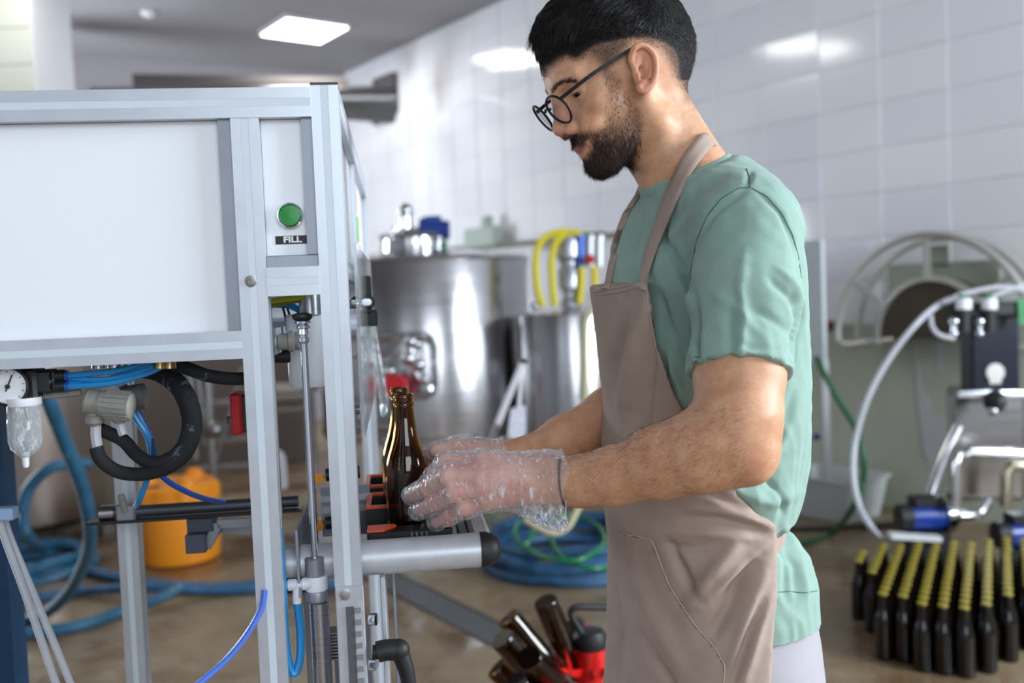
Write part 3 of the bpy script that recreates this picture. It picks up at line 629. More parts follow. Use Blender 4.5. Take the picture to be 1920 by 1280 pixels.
# black bottle guides with orange rims
DARKG = mat('black guide plastic', srgb(13, 14, 17), 0.45)
for i, (Z0, Z1) in enumerate(((1.258, 1.290), (1.376, 1.474), (1.530, 1.63))):
    pA = MI @ P(688, 990, Z0); y0 = (MI @ P(760, 990, Z0)).y; y1 = (MI @ P(760, 990, Z1)).y; x0 = pA.x; x1 = x0 + 0.112; zt2 = 1.002 if i else 0.996
    if i == 0: gd = MB().box(((x0 + x1) / 2, (y0 + y1) / 2, (rz_ - 0.020 + zt2) / 2), (x1 - x0, y1 - y0, zt2 - rz_ + 0.020)).build('bottle_guide', DARKG, mach, bevel=0.0015)
    else:
        g_ = MB(); ww = 0.007
        g_.box(((x0 + x1) / 2, y0 + ww / 2, (tz + zt2) / 2), (x1 - x0, ww, zt2 - tz)); g_.box(((x0 + x1) / 2, y1 - ww / 2, (tz + zt2) / 2), (x1 - x0, ww, zt2 - tz))
        g_.box((x0 + ww / 2, (y0 + y1) / 2, (tz + zt2) / 2), (ww, y1 - y0 - 2 * ww, zt2 - tz)); g_.box((x1 - ww / 2, (y0 + y1) / 2, (tz + zt2) / 2), (ww, y1 - y0 - 2 * ww, zt2 - tz)); gd = g_.build('bottle_guide', DARKG, mach)
        r_ = MB(); hh = 0.004
        for bx in (((x0 + x1) / 2, y0 + ww / 2, x1 - x0, ww), ((x0 + x1) / 2, y1 - ww / 2, x1 - x0, ww), (x0 + ww / 2, (y0 + y1) / 2, ww, y1 - y0 - 2 * ww), (x1 - ww / 2, (y0 + y1) / 2, ww, y1 - y0 - 2 * ww)): r_.box((bx[0], bx[1], zt2 + hh / 2), (bx[2], bx[3], hh))
        r_.build('orange_rim', ORG, gd, smooth=False)
    if i == 0:
        MB().prism([Vector((x0, y0 + 0.002, zt2)), Vector((x0 + 0.022, y0 + 0.002, zt2)), Vector((x0 + 0.038, (y0 + y1) / 2 + 0.01, zt2)), Vector((x0 + 0.034, y1, zt2)), Vector((x0, y1, zt2))], (0, 0, 0.003)).build('orange_pad', ORG, gd, smooth=False)
        MB().box((x1 - 0.007, (y0 + y1) / 2, zt2 + 0.0015), (0.013, y1 - y0 - 0.01, 0.003)).build('orange_pad', ORG, gd, smooth=False)
        for k in range(4): MB().box((x0 + 0.058 + 0.0065 * k, y0 - 0.0015, zt2 - 0.014), (0.0022, 0.003, 0.022)).build('spring_pin', CHR, gd)
# lower part of the corner post: slotted plate, toothed belt, lever
pl = f(655, 1098, -0.003); zp = pl.z
MB().box((xr + 0.001, -0.0025, zp / 2), (0.034, 0.004, zp)).build('guide_plate', ALU, mach, bevel=0.001); MB().box((xr + 0.001, -0.0052, zp / 2 - 0.01), (0.010, 0.002, zp - 0.03)).build('belt_slot', mat('slot grey', srgb(84, 85, 88), 0.5), mach)
bl = MB()
for k in range(34): bl.box((xr + 0.010, -0.0058, zp - 0.03 - 0.0145 * k), (0.008, 0.003, 0.006))
bl.build('belt_teeth', mat('teeth grey', srgb(128, 128, 130), 0.5), mach, smooth=False, kind='stuff')
MB().lathe((xr - 0.004, -0.004, zp - 0.010), (0, -1, 0), [(0.0065, 0), (0.0065, 0.003), (0.003, 0.0035)], 16).build('bolt', STL, mach)
MB().box((xr + 0.040, 0.09, 0.52), (0.006, 0.10, 0.86)).build('side_plate', ALU, mach, bevel=0.001); MB().box((xr + 0.052, 0.17, 0.52), (0.004, 0.05, 0.86)).build('side_plate', ALUD, mach, bevel=0.001)
for py_ in (1160, 1245): c_ = f(694, py_, 0.03); MB().cyl(c_, c_ + Vector((0.008, -0.003, 0)), 0.0075).build('bolt', CHR, mach)
lv = MB(); a_ = f(698, 1222, 0.0); m_ = f(748, 1218, 0.0); e_ = f(768, 1290, 0.0)
lv.cyl(a_, f(712, 1222, 0.0), 0.0085, n=16); lv.tube([f(708, 1222, 0), f(725, 1218, 0), m_], 0.013, 12, 3); lv.ball(m_, 0.0135); lv.tube([m_, (m_ + e_) / 2 + Vector((0.002, 0, 0)), e_], lambda t: 0.0115 - 0.003 * t, 12, 4); lv.ball(e_, 0.0088)
lv.build('clamp_lever', BLK, mach, label='black clamping lever')
co = MB()
for k in range(9): co.box(f(617, 1182 + 6 * k, 0.10), (0.026, 0.026, 0.0022))
co.build('coil_stack', STL, mach, kind='stuff')
MB().box((xl + 0.085, 0.16, 0.55), (0.05, 0.004, 0.60)).build('inner_plate', ALUD, mach); MB().box((xl + 0.038, 0.11, 0.58), (0.018, 0.03, 0.72)).build('inner_bar', ALUD, mach, bevel=0.002)
slab(f(535, 1060, 0.05).x, f(575, 1060, 0.05).x, f(550, 1110, 0.05).z, f(550, 1058, 0.05).z, 0.045, 0.02, 'valve_block', DARK, 0.002)
# ---- under the left box: regulator, valves, tubes
gc = f(17, 724, 0.03); G1 = MB(); G1.lathe(gc, (0, -1, 0), [(0.0215, -0.025), (0.0235, -0.022), (0.0235, 0.004), (0.0215, 0.0055), (0.0205, 0.003)], 32)
gg = G1.build('pressure_gauge', BLK, mach, label='round pressure gauge with a white dial'); MB().lathe(gc, (0, -1, 0), [(0.0203, 0.002), (0.0203, 0.0036), (0, 0.0037)], 32).build('dial', mat('dial white', srgb(232, 234, 238), 0.4), gg)
nd = MB(); nv_ = Vector((0.40, 0, 0.92)); nd.bar(gc + Vector((0, -0.0045, 0)) - nv_ * 0.006, gc + Vector((0, -0.0045, 0)) + nv_ * 0.015, 0.0016, 0.001, up=(0, 1, 0)); nd.cyl(gc + Vector((0, -0.003, 0)), gc + Vector((0, -0.006, 0)), 0.0028); nd.build('needle', DARK, gg)
tk = MB()
for k in range(11):
    a_ = math.radians(-45 + 27 * k); u_ = Vector((math.cos(a_), 0, math.sin(a_))); tk.bar(gc + u_ * 0.0165 + Vector((0, -0.0039, 0)), gc + u_ * 0.0190 + Vector((0, -0.0039, 0)), 0.0007, 0.0005, up=(0, 1, 0))
tk.build('dial_marks', DARK, gg, smooth=False)
slab(f(-60, 720, 0.05).x, f(76, 720, 0.05).x, f(40, 752, 0.05).z, f(40, 690, 0.05).z, 0.035, 0.04, 'regulator_body', DARK, 0.004)
slab(f(70, 720, 0.06).x, f(108, 720, 0.06).x, f(90, 735, 0.06).z, f(90, 692, 0.06).z, 0.04, 0.03, 'valve_block', DARK, 0.003); 
for py_ in (704, 724): MB().lathe(f(104, py_, 0.045), (1, 0, 0), [(0.007, 0), (0.007, 0.010), (0.0062, 0.0105), (0.0062, 0.013)], 16).build('push_fitting', DARK, mach); MB().cyl(f(123, py_, 0.045), f(128, py_, 0.045), 0.0065).build('release_ring', BLUD, mach)
turned(45, 760, 0.04, [(30, 745), (30, 757), (28, 760)], 'bowl_collar', WPL)
turned(46, 800, 0.04, [(27, 757), (28, 775), (28, 783), (29, 790), (29, 825), (25, 840), (14, 852), (9, 856), (1, 857)], 'filter_bowl', film('bowl plastic', (0.9, 0.93, 0.96, 1), 0.18, 0.12, haze=(0.82, 0.85, 0.88, 1), crinkle_glints=60))
turned(48, 860, 0.04, [(10, 846), (7, 856), (6, 860), (6, 870), (4, 876), (0.5, 877)], 'drain_nipple', WPL)
for pts in ([(128, 704, .045), (170, 700, .045), (220, 694, .05), (270, 680, .06), (300, 668, .06)], [(128, 724, .045), (170, 722, .045), (220, 716, .05), (275, 700, .06), (310, 684, .07)], [(128, 708, .05), (180, 712, .05), (230, 706, .055), (280, 688, .06), (310, 672, .07)], [(128, 720, .05), (180, 716, .055), (235, 700, .06), (275, 684, .06), (300, 668, .07)]): tube(pts, 0.0036, BLUT, 'blue_tube')
for x_ in (185, 215, 243, 300, 318): MB().cyl(f(x_, 690, 0.06), f(x_, 670, 0.06), 0.008, 0.007).build('bulkhead_fitting', mat('brass', srgb(176, 150, 96), 0.3, metal=1) if x_ > 240 else STL, mach)
tube([(76, 742, 0.06), (110, 740, 0.06), (152, 735, 0.06)], 0.0042, GREYP, 'grey_tube')
v1 = f(176, 755, 0.05)
MB().lathe(f(160, 752, 0.05), f(196, 757, 0.05) - f(160, 752, 0.05), [(0.013, 0), (0.0155, 0.003), (0.0155, 0.02), (0.014, 0.022)], 24).build('grey_elbow', GREYP, mach)
kn_ = MB(); ka, kb_ = f(190, 757, 0.048), f(244, 762, 0.048); kn_.cyl(ka, kb_, 0.0165, 0.0175, 24)
ax_ = (kb_ - ka).normalized(); kx, ky, _ = frame_of(ax_)
for k in range(18): t_ = 2 * PI * k / 18; o_ = (kx * math.cos(t_) + ky * math.sin(t_)) * 0.0172; kn_.bar(ka + o_ + ax_ * 0.006, kb_ + o_, 0.0022, 0.003, up=o_)
kn_.build('grey_union_nut', GREYP, mach); MB().lathe(kb_, ax_, [(0.017, 0), (0.0165, 0.002), (0.012, 0.004), (0, 0.0045)]).build('nut_face', mat('pale grey plastic', srgb(176, 172, 164), 0.5), mach)
MB().cyl(f(232, 748, 0.10), f(272, 742, 0.10), 0.0165, n=20).build('grey_union_nut', mat('dark grey plastic', srgb(92, 92, 88), 0.5), mach)
for x_, y_ in ((178, 790), (224, 784)): turned(x_, y_, 0.05, [(13, y_ - 18), (13, y_ - 12), (16, y_ - 10), (16, y_ + 2), (12, y_ + 6), (9, y_ + 9)], 'grey_reducer', GREYP)
HOSEW = film('milky hose', (0.85, 0.86, 0.9, 1), 0.55, 0.3, haze=(0.72, 0.73, 0.78, 1))
tube([(180, 795, .05), (180, 820, .05), (184, 842, .05)], 0.0062, HOSEW, 'milky_hose'); tube([(225, 788, .06), (228, 805, .06), (232, 815, .06)], 0.0058, HOSEW, 'milky_hose')
FOAM = mat('foam lagging', srgb(30, 31, 35), 0.85, var=0.2, vscale=30, bump=0.5, bscale=120, bdist=0.003, wear=(srgb(118, 126, 138), 26, 0.60))
tube([(180, 838, .05), (190, 862, .05), (222, 884, .06), (268, 889, .08), (308, 880, .10)], 0.0085, FOAM, 'lagged_hose', n=12)
tube([(176, 800, .07), (200, 810, .07), (232, 826, .07), (256, 852, .08), (285, 868, .09), (315, 862, .10)], 0.0085, FOAM, 'lagged_hose', n=12)
tube([(300, 876, .10), (332, 858, .11), (352, 830, .12), (360, 790, .13), (350, 748, .14), (328, 716, .15), (296, 696, .16), (262, 690, .16)], 0.0135, FOAM, 'lagged_hose', n=14)
tube([(312, 680, .12), (350, 690, .12), (390, 704, .13), (440, 710, .14), (500, 706, .16)], 0.0088, FOAM, 'lagged_hose', n=12)
tube([(286, 822, .10), (286, 870, .10), (290, 892, .10)], 0.0016, BLK, 'cable_tie')
tube([(228, 722, .12), (250, 775, .12), (275, 815, .12), (283, 850, .13), (278, 890, .14), (262, 935, .16), (255, 948, .2)], 0.0042, BLUT, 'blue_tube'); tube([(232, 722, .13), (262, 780, .13), (285, 830, .13), (292, 875, .14), (320, 905, .16), (370, 930, .2), (420, 942, .25)], 0.0040, BLUD, 'blue_tube')
# linear actuator behind
la, lb = f(196, 962, 0.42), f(560, 948, 0.42); lb.z = la.z; MB().cyl(la, lb, 0.0095).build('actuator_tube', mat('dark grey metal', srgb(92, 96, 104), 0.35, metal=0.6), mach)
MB().box(((la.x + lb.x) / 2 - 0.01, 0.42, la.z - 0.013), (lb.x - la.x + 0.03, 0.03, 0.005)).build('actuator_rail', DARK, mach); MB().box((la.x + 0.035, 0.42, la.z - 0.001), (0.03, 0.026, 0.030)).build('actuator_bracket', ALUD, mach, bevel=0.003)
MB().cyl((la.x - 0.006, 0.42, la.z), (la.x + 0.016, 0.42, la.z), 0.0125, n=18).build('actuator_end', STL, mach)
MB().lathe(f(236, 960, 0.41) + Vector((0, 0, 0.0)), (-0.2, 0, 1), [(0.006, 0), (0.006, 0.02), (0.005, 0.03)]).build('air_fitting', GREYP, mach)
slab(f(350, 1000, 0.40).x, f(388, 1000, 0.40).x, f(370, 1033, 0.40).z, f(370, 998, 0.40).z, 0.385, 0.04, 'grey_block', mat('blue grey plastic', srgb(74, 82, 98), 0.5), 0.001); slab(f(352, 1000, 0.40).x, f(402, 1000, 0.40).x, f(370, 997, 0.40).z, f(370, 972, 0.40).z, 0.395, 0.04, 'grey_block', mat('slate plastic', srgb(66, 72, 84), 0.5), 0.001)
fk = MB(); 
for (y_, dz) in ((0.40, 0), (0.44, 0.0)): 
    a_, m2, e2 = f(388, 1026, y_), f(408, 982 if y_ < .42 else 990, y_), f(470, 978 if y_ < .42 else 994, y_); fk.bar(a_, m2, 0.006, 0.014); fk.bar(m2, e2, 0.006, 0.014)
fk.build('fork_plate', ALUD, mach)
sw = f(437, 775, 0.25); slab(f(431, 775, .25).x, f(453, 775, .25).x, f(440, 816, .25).z, f(440, 738, .25).z, 0.25, 0.05, 'red_switch', RED, 0.003); slab(f(450, 775, .25).x, f(470, 775, .25).x, f(440, 812, .25).z, f(440, 742, .25).z, 0.255, 0.05, 'switch_box', DARK, 0.002)
MB().cyl(f(426, 786, 0.27), f(433, 786, 0.27), 0.007, n=6).build('hex_screw', CHR, mach)

# ---- bottles in the guides
def bottle_profile(t=0.0):
    """brown long neck bottle, radius inset t for the inner wall"""
    pr = [(0.0285, 0.0), (0.0303, 0.003), (0.0305, 0.010), (0.0305, 0.118), (0.0300, 0.128), (0.0283, 0.139), (0.0250, 0.150), (0.0208, 0.162), (0.0175, 0.174), (0.0155, 0.186), (0.0140, 0.200), (0.0132, 0.212)]
    if t: return [(r - t, max(h, 0.005)) for r, h in pr] + [(0.0102, 0.222), (0.0100, 0.2315)]
    return pr + [(0.0131, 0.214), (0.0145, 0.2155), (0.0148, 0.2185), (0.0140, 0.2205), (0.0130, 0.2215), (0.0130, 0.2235), (0.0139, 0.2245), (0.0141, 0.2275), (0.0136, 0.2305), (0.0125, 0.2325)]
AMB = glass('amber glass', (0.36, 0.175, 0.022, 1), 0.02, 1.5)
def bottle_mesh(n=40):
    mb = MB(); o_ = bottle_profile(); i_ = bottle_profile(0.0030)[::-1]; pr = o_ + i_ ; vs = []; mb._lathe(Vector((0, 0, 0)), Vector((0, 0, 1)), pr, n, True); return mb
def fbottle(p, label, name='beer_bottle'):
    t = thing(name, label, 'bottle', tuple(p), 0, 'empty brown bottles in the filling guides'); bottle_mesh(48).build('glass_body', AMB, t); return t
zb2 = tz + (TM[mach.name] @ Vector((0, 0, 0))).z
b1 = P(764, 900, 1.328); b1.z = zb2; b2_ = P(756.5, 900, 1.425); b2_.z = zb2
fbottle(b1, 'empty brown glass bottle gripped between the gloved fingers'); fbottle(b2_, 'brown glass bottle standing right behind the gripped one, in an orange rimmed guide')
# ------------------------------------------------------------------ things behind the man and the machine
SS = mat('tank steel', srgb(186, 184, 186), 0.20, metal=1.0, var=0.04, vscale=2.0, vec=(1, 1, 30), bump=0.05, bscale=18, bdist=0.002)
SSP = mat('polished steel', srgb(205, 205, 208), 0.14, metal=1.0); SSD = mat('dull steel', srgb(140, 138, 138), 0.38, metal=0.9)
BLUEM = mat('blue enamel', srgb(28, 58, 140), 0.3); YEL = mat('yellow hose', srgb(222, 206, 20), 0.4); CREAM = mat('cream hose', srgb(206, 200, 160), 0.45)
TEAL = mat('blue green hose', srgb(38, 92, 122), 0.5, var=0.25, vscale=8, bump=0.3, bscale=60, bdist=0.002, wear=(srgb(110, 150, 168), 18, 0.60)); GREENH = film('green hose', (0.15, 0.6, 0.35, 1), 0.85, 0.25, haze=srgb(24, 128, 74))
BHOSE = mat('faded blue hose', srgb(46, 90, 128), 0.5, var=0.35, vscale=14, bump=0.4, bscale=50, bdist=0.003)
def px_r(rp, Z): return rp * Z / FPX
# large tank
Zt = 5.6; tc_ = P(800, 640, Zt); tank = thing('steel_tank', 'large round stainless steel tank with a blue motor on its lid', 'tank', (tc_.x, tc_.y, 0), angW)
ztop = P(800, 487, Zt).z; zbot = P(860, 803, Zt).z; R = px_r(197, Zt)
MB().lathe((0, 0, 0), (0, 0, 1), [(0.02, zbot - 0.10), (R * 0.6, zbot - 0.05), (R, zbot), (R, zbot + 0.02), (R, ztop - 0.02), (R * 0.985, ztop), (R * 0.6, ztop + 0.04), (0.02, ztop + 0.06)], 72).build('shell', SS, tank)
for z_ in (ztop - 0.015, zbot + 0.03): MB().tube([(R * 1.004 * math.cos(2 * PI * k / 64), R * 1.004 * math.sin(2 * PI * k / 64), z_) for k in range(64)], 0.010, 8, closed=True).build('rim_ring', SSP, tank)
for k in range(4): a_ = PI / 4 + k * PI / 2; MB().cyl((R * 0.85 * math.cos(a_), R * 0.85 * math.sin(a_), 0), (R * 0.85 * math.cos(a_), R * 0.85 * math.sin(a_), zbot + 0.03), 0.035).build('leg', SSP, tank)
def W(pts, Z): return [P(x, y, Z) for x, y in pts]
def wpt(name, mb, m_, par, **kw): return mb.build(name, m_, par, world=True, **kw)
lc_ = P(777, 470, 5.5); Tm = TM[tank.name]
mb = MB(); mb.lathe((lc_.x, lc_.y, ztop + 0.01), (0, 0, 1), [(px_r(62, 5.5), 0), (px_r(64, 5.5), 0.02), (px_r(62, 5.5), 0.11), (px_r(66, 5.5), 0.12), (px_r(64, 5.5), 0.135), (px_r(40, 5.5), 0.165), (px_r(16, 5.5), 0.175)], 40); wpt('lid', mb, SSP, tank)
mb = MB(); g0 = P(763, 462, 5.4); mb.cyl((g0.x, g0.y, ztop + 0.12), (g0.x, g0.y, ztop + 0.26), 0.035); mb.ball((g0.x, g0.y, ztop + 0.27), 0.045); wpt('gearbox', mb, SSP, tank)
mb = MB(); mb.cyl(P(786, 426, 5.4), P(838, 431, 5.4), 0.048, n=24); mb.cyl(P(836, 431, 5.4), P(843, 431, 5.4), 0.052, n=24)
for k in range(8): a_ = 2 * PI * k / 8; mb.bar(P(790, 426, 5.4) + Vector((0, 0.05 * math.cos(a_), 0.05 * math.sin(a_))), P(835, 431, 5.4) + Vector((0, 0.05 * math.cos(a_), 0.05 * math.sin(a_))), 0.008, 0.01)
wpt('motor', mb, BLUEM, tank, label='blue electric motor'); wpt('terminal_box', MB().box(P(812, 412, 5.4), (0.09, 0.07, 0.04)), BLUEM, tank)
wpt('green_valve', MB().ball(P(829, 460, 5.35), 0.022), mat('green plastic', srgb(20, 110, 70), 0.4), tank)
for x_ in (742, 800, 822): mb = MB(); mb.cyl(P(x_, 446, 5.35), P(x_, 425 if x_ == 742 else 470, 5.35), 0.016); mb.ball(P(x_, 446, 5.35), 0.024); wpt('clamp_nut', mb, SSP, tank)
# manway frame and outlet on the near side of the tank
Zm = 4.86
mb = MB(); mb.tube(W([(640, 632), (795, 628), (808, 634), (814, 650), (816, 720), (812, 735), (800, 742), (640, 748)], Zm), 0.019, 10, 0); wpt('guard_rail', mb, SSP, tank)
mb = MB(); mb.tube(W([(640, 668), (740, 660)], Zm), 0.012, 8); wpt('outlet_pipe', mb, SSP, tank)
mb = MB()
for (x_, y_, r_) in ((770, 640, 0.035), (781, 645, 0.028), (766, 672, 0.040), (785, 684, 0.034), (731, 696, 0.028), (796, 712, 0.026)): mb.ball(P(x_, y_, Zm - 0.05), r_)
mb.cyl(P(768, 640, Zm), P(775, 690, Zm), 0.022); mb.cyl(P(775, 690, Zm), P(792, 720, Zm), 0.018); wpt('valve_cluster', mb, SSP, tank)
mb = MB(); mb.cyl(P(738, 722, Zm - 0.12), P(748, 724, Zm - 0.02), 0.055, n=22); wpt('red_valve_cover', mb, RED, tank); mb = MB(); mb.tube(W([(752, 703), (768, 712), (776, 730), (770, 748)], Zm), 0.016, 8, 4); wpt('red_handle', mb, mat('dark red plastic', srgb(128, 24, 36), 0.4), tank)
wpt('foot_bar', MB().tube(W([(640, 800), (732, 800)], Zm), 0.030, 10), SSP, tank)
# small tank with its pump and yellow hoses
Zs = 5.15; KS = Zs / 4.25; sc0 = P(1068, 640, Zs); st_ = thing('small_steel_tank', 'smaller stainless steel cylinder tank with yellow hoses and a pump on top', 'tank', (sc0.x, sc0.y, 0)); Rs = px_r(96, Zs); zts = P(1068, 586, Zs).z; zbs = P(1068, 838, Zs).z
MB().lathe((0, 0, 0), (0, 0, 1), [(0.02, zbs - 0.06), (Rs * 0.7, zbs - 0.04), (Rs, zbs), (Rs, zts - 0.012), (Rs * 0.985, zts), (Rs * 0.5, zts + 0.015), (0.01, zts + 0.018)], 56).build('shell', SS, st_)
for k in range(3): a_ = PI / 2 + k * 2 * PI / 3; MB().cyl((Rs * 0.8 * math.cos(a_), Rs * 0.8 * math.sin(a_), 0), (Rs * 0.8 * math.cos(a_), Rs * 0.8 * math.sin(a_), zbs + 0.02), 0.02).build('leg', SSP, st_)
pc = P(1068, 500, Zs); mb = MB(); k_ = lambda y: P(1068, y, Zs).z
mb.lathe((pc.x, pc.y, 0), (0, 0, 1), [(0.035 * KS, k_(578)), (0.050 * KS, k_(574)), (0.050 * KS, k_(566)), (0.036 * KS, k_(560)), (0.036 * KS, k_(545)), (0.052 * KS, k_(540)), (0.052 * KS, k_(508)), (0.042 * KS, k_(500)), (0.042 * KS, k_(490)), (0.058 * KS, k_(482)), (0.060 * KS, k_(455)), (0.055 * KS, k_(448)), (0.048 * KS, k_(436)), (0.01 * KS, k_(434))], 28); wpt('pump', mb, mat('cast pump metal', srgb(176, 178, 186), 0.3, metal=0.7), st_)
for pts in ([(1018, 574), (1008, 545), (1004, 500), (1010, 460), (1030, 440), (1060, 434), (1090, 440)], [(1040, 574), (1036, 540), (1034, 490), (1042, 455), (1062, 438), (1088, 436)], [(1086, 570), (1090, 530), (1090, 500)], [(1114, 560), (1115, 530), (1114, 498)]): wpt('yellow_hose', MB().tube(W(pts, Zs - 0.06), 0.0155 * KS, 9, 5), YEL, st_)
wpt('cream_hose', MB().tube(W([(1150, 560), (1120, 575), (1104, 590), (1097, 620), (1097, 750)], Zs - 0.29), 0.016 * KS, 9, 5), CREAM, st_)
for x_, c_ in ((1088, srgb(60, 90, 170)), (1106, srgb(190, 192, 196)), (1124, srgb(200, 200, 204))):
    mb = MB(); mb.cyl(P(x_, 500, Zs - 0.05), P(x_, 450, Zs - 0.05), 0.020 * KS, n=16); mb.cyl(P(x_, 450, Zs - 0.05), P(x_, 442, Zs - 0.05), 0.026 * KS, n=16); wpt('filter_cup', mb, mat('cup', c_, 0.3, metal=0.4), st_)
wpt('red_knob', MB().ball(P(1106, 486, Zs - 0.1), 0.026), RED, st_); wpt('manifold', MB().box(P(1106, 440, Zs - 0.05), (0.16, 0.05, 0.03)), mat('olive metal', srgb(88, 90, 70), 0.4), st_)
wpt('clamp', MB().ball(P(1003, 574, Zs - 0.2), 0.022), SSP, st_)
# pole, brush, box and pipe on the wall
pp = thing('white_pole', 'long white pole leaning against the small steel tank', 'pole', tuple(on_z(905, 866))); a_, b_ = P(980, 680, 3.9), P(905, 866, 3.9)
gf_ = on_z(880, 925); wpt('shaft', MB().tube([a_, P(935, 790, 3.9), Vector((gf_.x, gf_.y, 0.02))], 0.013, 8), mat('white pole paint', srgb(222, 218, 226), 0.4), pp); wpt('tip', MB().cyl(a_, P(983, 672, 3.9), 0.016), DARK, pp)
bx = P(905, 445, 8.0); h_ = on_plane(905, 445, W0 + nW * 0.14, nW); jb = thing('junction_box', 'pale grey green box with a knob on the tiled wall above the big tank', 'box', tuple(h_), angW)
MB().box((0, 0, 0), (0.46, 0.10, 0.17)).build('housing', mat('pale green plastic', srgb(170, 182, 172), 0.5), jb, bevel=0.01); MB().cyl((-0.08, 0, 0.085), (-0.08, 0, 0.18), 0.05).build('knob', mat('pale green knob', srgb(164, 176, 166), 0.5), jb)
wp = thing('wall_pipe', 'dull horizontal pipe running along the tiled wall behind the tanks', 'pipe', tuple(on_plane(920, 462, W0 + nW * 0.12, nW))); A_ = [on_plane(x, y, W0 + nW * 0.12, nW) for x, y in ((800, 472), (870, 466), (1010, 453), (1180, 438))]
wpt('pipe_run', MB().tube(A_, 0.022, 8), mat('dull brass', srgb(126, 122, 108), 0.5), wp)
for x_ in (882, 1002): wpt('pipe_clip', MB().cyl(on_plane(x_, 464, W0 + nW * 0.12, nW), on_plane(x_, 464, W0, nW), 0.02), SSP, wp)
br = thing('scrub_brush', 'white bristled brush hanging beside the small steel tank', 'brush', tuple(P(972, 790, 4.0))); mb = MB(); mb.prism(W([(958, 768), (986, 762), (986, 812), (976, 826), (952, 818)], 3.98), Vector((0, 0.06, 0))); wpt('bristle_block', mb, mat('white bristles', srgb(214, 214, 226), 0.8, var=0.2, vscale=60), br)
wpt('handle', MB().tube(W([(973, 765), (976, 720), (979, 690)], 4.0), 0.008, 8), WPL, br)
# big duct and its wall bracket, heater on the back wall
dct = thing('steel_duct', 'thick dull steel duct high up, held by a bracket on the wall', 'duct', tuple(P(600, 190, 8.6)))
wpt('duct_pipe', MB().tube([P(170, 190, 7.9), P(400, 186, 8.2), P(735, 184, 8.9)], 0.11, 20), SSD, dct); wpt('duct_pipe', MB().tube([P(250, 160, 8.6), P(650, 165, 9.2)], 0.10, 18), mat('dull duct', srgb(90, 84, 84), 0.8), dct)
mb = MB(); mb.prism([on_plane(x, y, W0 + nW * 0.04, nW) for x, y in ((706, 150), (742, 136), (743, 212), (706, 236))], nW * 0.05); wpt('bracket_plate', mb, mat('dark bracket', srgb(88, 84, 86), 0.6), dct); wpt('bracket_arm', MB().bar(P(640, 205, 8.7), P(738, 214, 8.9), 0.12, 0.16), mat('dark bracket arm', srgb(104, 100, 102), 0.6), dct)
ht = thing('water_heater', 'white upright cylinder high on the back wall beside the pillar', 'heater', tuple(P(120, 640, 8.4).xy) + (P(120, 300, 8.4).z,)); zz_ = P(120, 108, 8.4).z - P(120, 300, 8.4).z
MB().lathe((0, 0, 0), (0, 0, 1), [(0.12, 0), (0.21, 0.04), (0.22, 0.10), (0.22, zz_ - 0.06), (0.18, zz_), (0.05, zz_ + 0.02)], 32).build('tank_body', mat('heater enamel', srgb(214, 210, 218), 0.35), ht)
# steel racks, pipes and a vessel far left
rk = thing('steel_rack', 'low welded steel pipe rack standing behind the filling machine', 'rack', tuple(on_z(420, 905))); Zr = 5.4
for (a, b_, r_) in (((388, 700), (402, 905), .026), ((356, 690), (368, 860), .020), ((470, 700), (478, 890), .022), ((580, 700), (588, 880), .022), ((500, 752), (560, 752), .018)): wpt('upright', MB().tube(W([a, b_], Zr), r_, 8), SSD, rk)
for (a, b_) in (((340, 760), (586, 746)), ((380, 830), (470, 822)), ((370, 880), (480, 872)), ((480, 748), (586, 746)), ((490, 772), (586, 769))): wpt('cross_pipe', MB().tube(W([a, b_], Zr), .020, 8), mat('grey pipe', srgb(150, 144, 140), 0.4, metal=0.5), rk)
wpt('brace', MB().tube(W([(368, 690), (400, 880)], Zr), .016, 8), SSD, rk); wpt('brace', MB().tube(W([(404, 868), (455, 690)], Zr), .016, 8), SSD, rk)
wpt('valve', MB().ball(P(402, 805, Zr - .1), 0.05), SSD, rk)
mb = MB(); mb.bar(P(470, 735, 5.9), P(580, 732, 5.9), 0.6, 0.05); wpt('rack_top', mb, mat('worn board', srgb(140, 130, 118), 0.6), rk)
bt = thing('pipe_bend', 'thick white plastic pipe bend standing on the floor behind the rack', 'pipe', tuple(on_z(528, 915))); wpt('bend', MB().tube(W([(500, 852), (518, 852), (526, 862), (530, 915)], 5.0), 0.027, 10, 4), mat('pale pipe', srgb(186, 182, 188), 0.4), bt)
vs_ = thing('grey_vessel', 'wide dull steel vessel behind the blue hose at the left', 'vessel', tuple(on_z(40, 1000))); v0 = P(90, 800, 5.6); MB().lathe((0, 0, 0), (0, 0, 1), [(0.5, 0.1), (0.56, 0.14), (0.56, 1.02), (0.5, 1.06), (0.1, 1.1)], 40).build('shell', mat('dull vessel steel', srgb(140, 128, 120), 0.35, metal=0.7), vs_)
for k in range(3): a_ = k * 2 * PI / 3 + .5; MB().cyl((0.45 * math.cos(a_), 0.45 * math.sin(a_), 0), (0.45 * math.cos(a_), 0.45 * math.sin(a_), 0.15), 0.03).build('leg', SSD, vs_)
cb = thing('steel_cabinet', 'dark steel cabinet against the back wall behind the rack', 'cabinet', tuple(on_z(385, 870)), angB); MB().box((0, 0.2, 0.62), (1.5, 0.5, 1.24)).build('cabinet_body', mat('dark cabinet', srgb(120, 110, 104), 0.5), cb, bevel=0.01)
for s_ in (-0.375, 0.375): d_ = MB().box((s_, -0.06, 0.64), (0.72, 0.02, 1.1)).build('cabinet_door', mat('cabinet door', srgb(134, 124, 118), 0.45), cb, bevel=0.005); MB().box((s_ * 0.2, -0.08, 0.7), (0.02, 0.03, 0.16)).build('door_handle', SSD, d_)
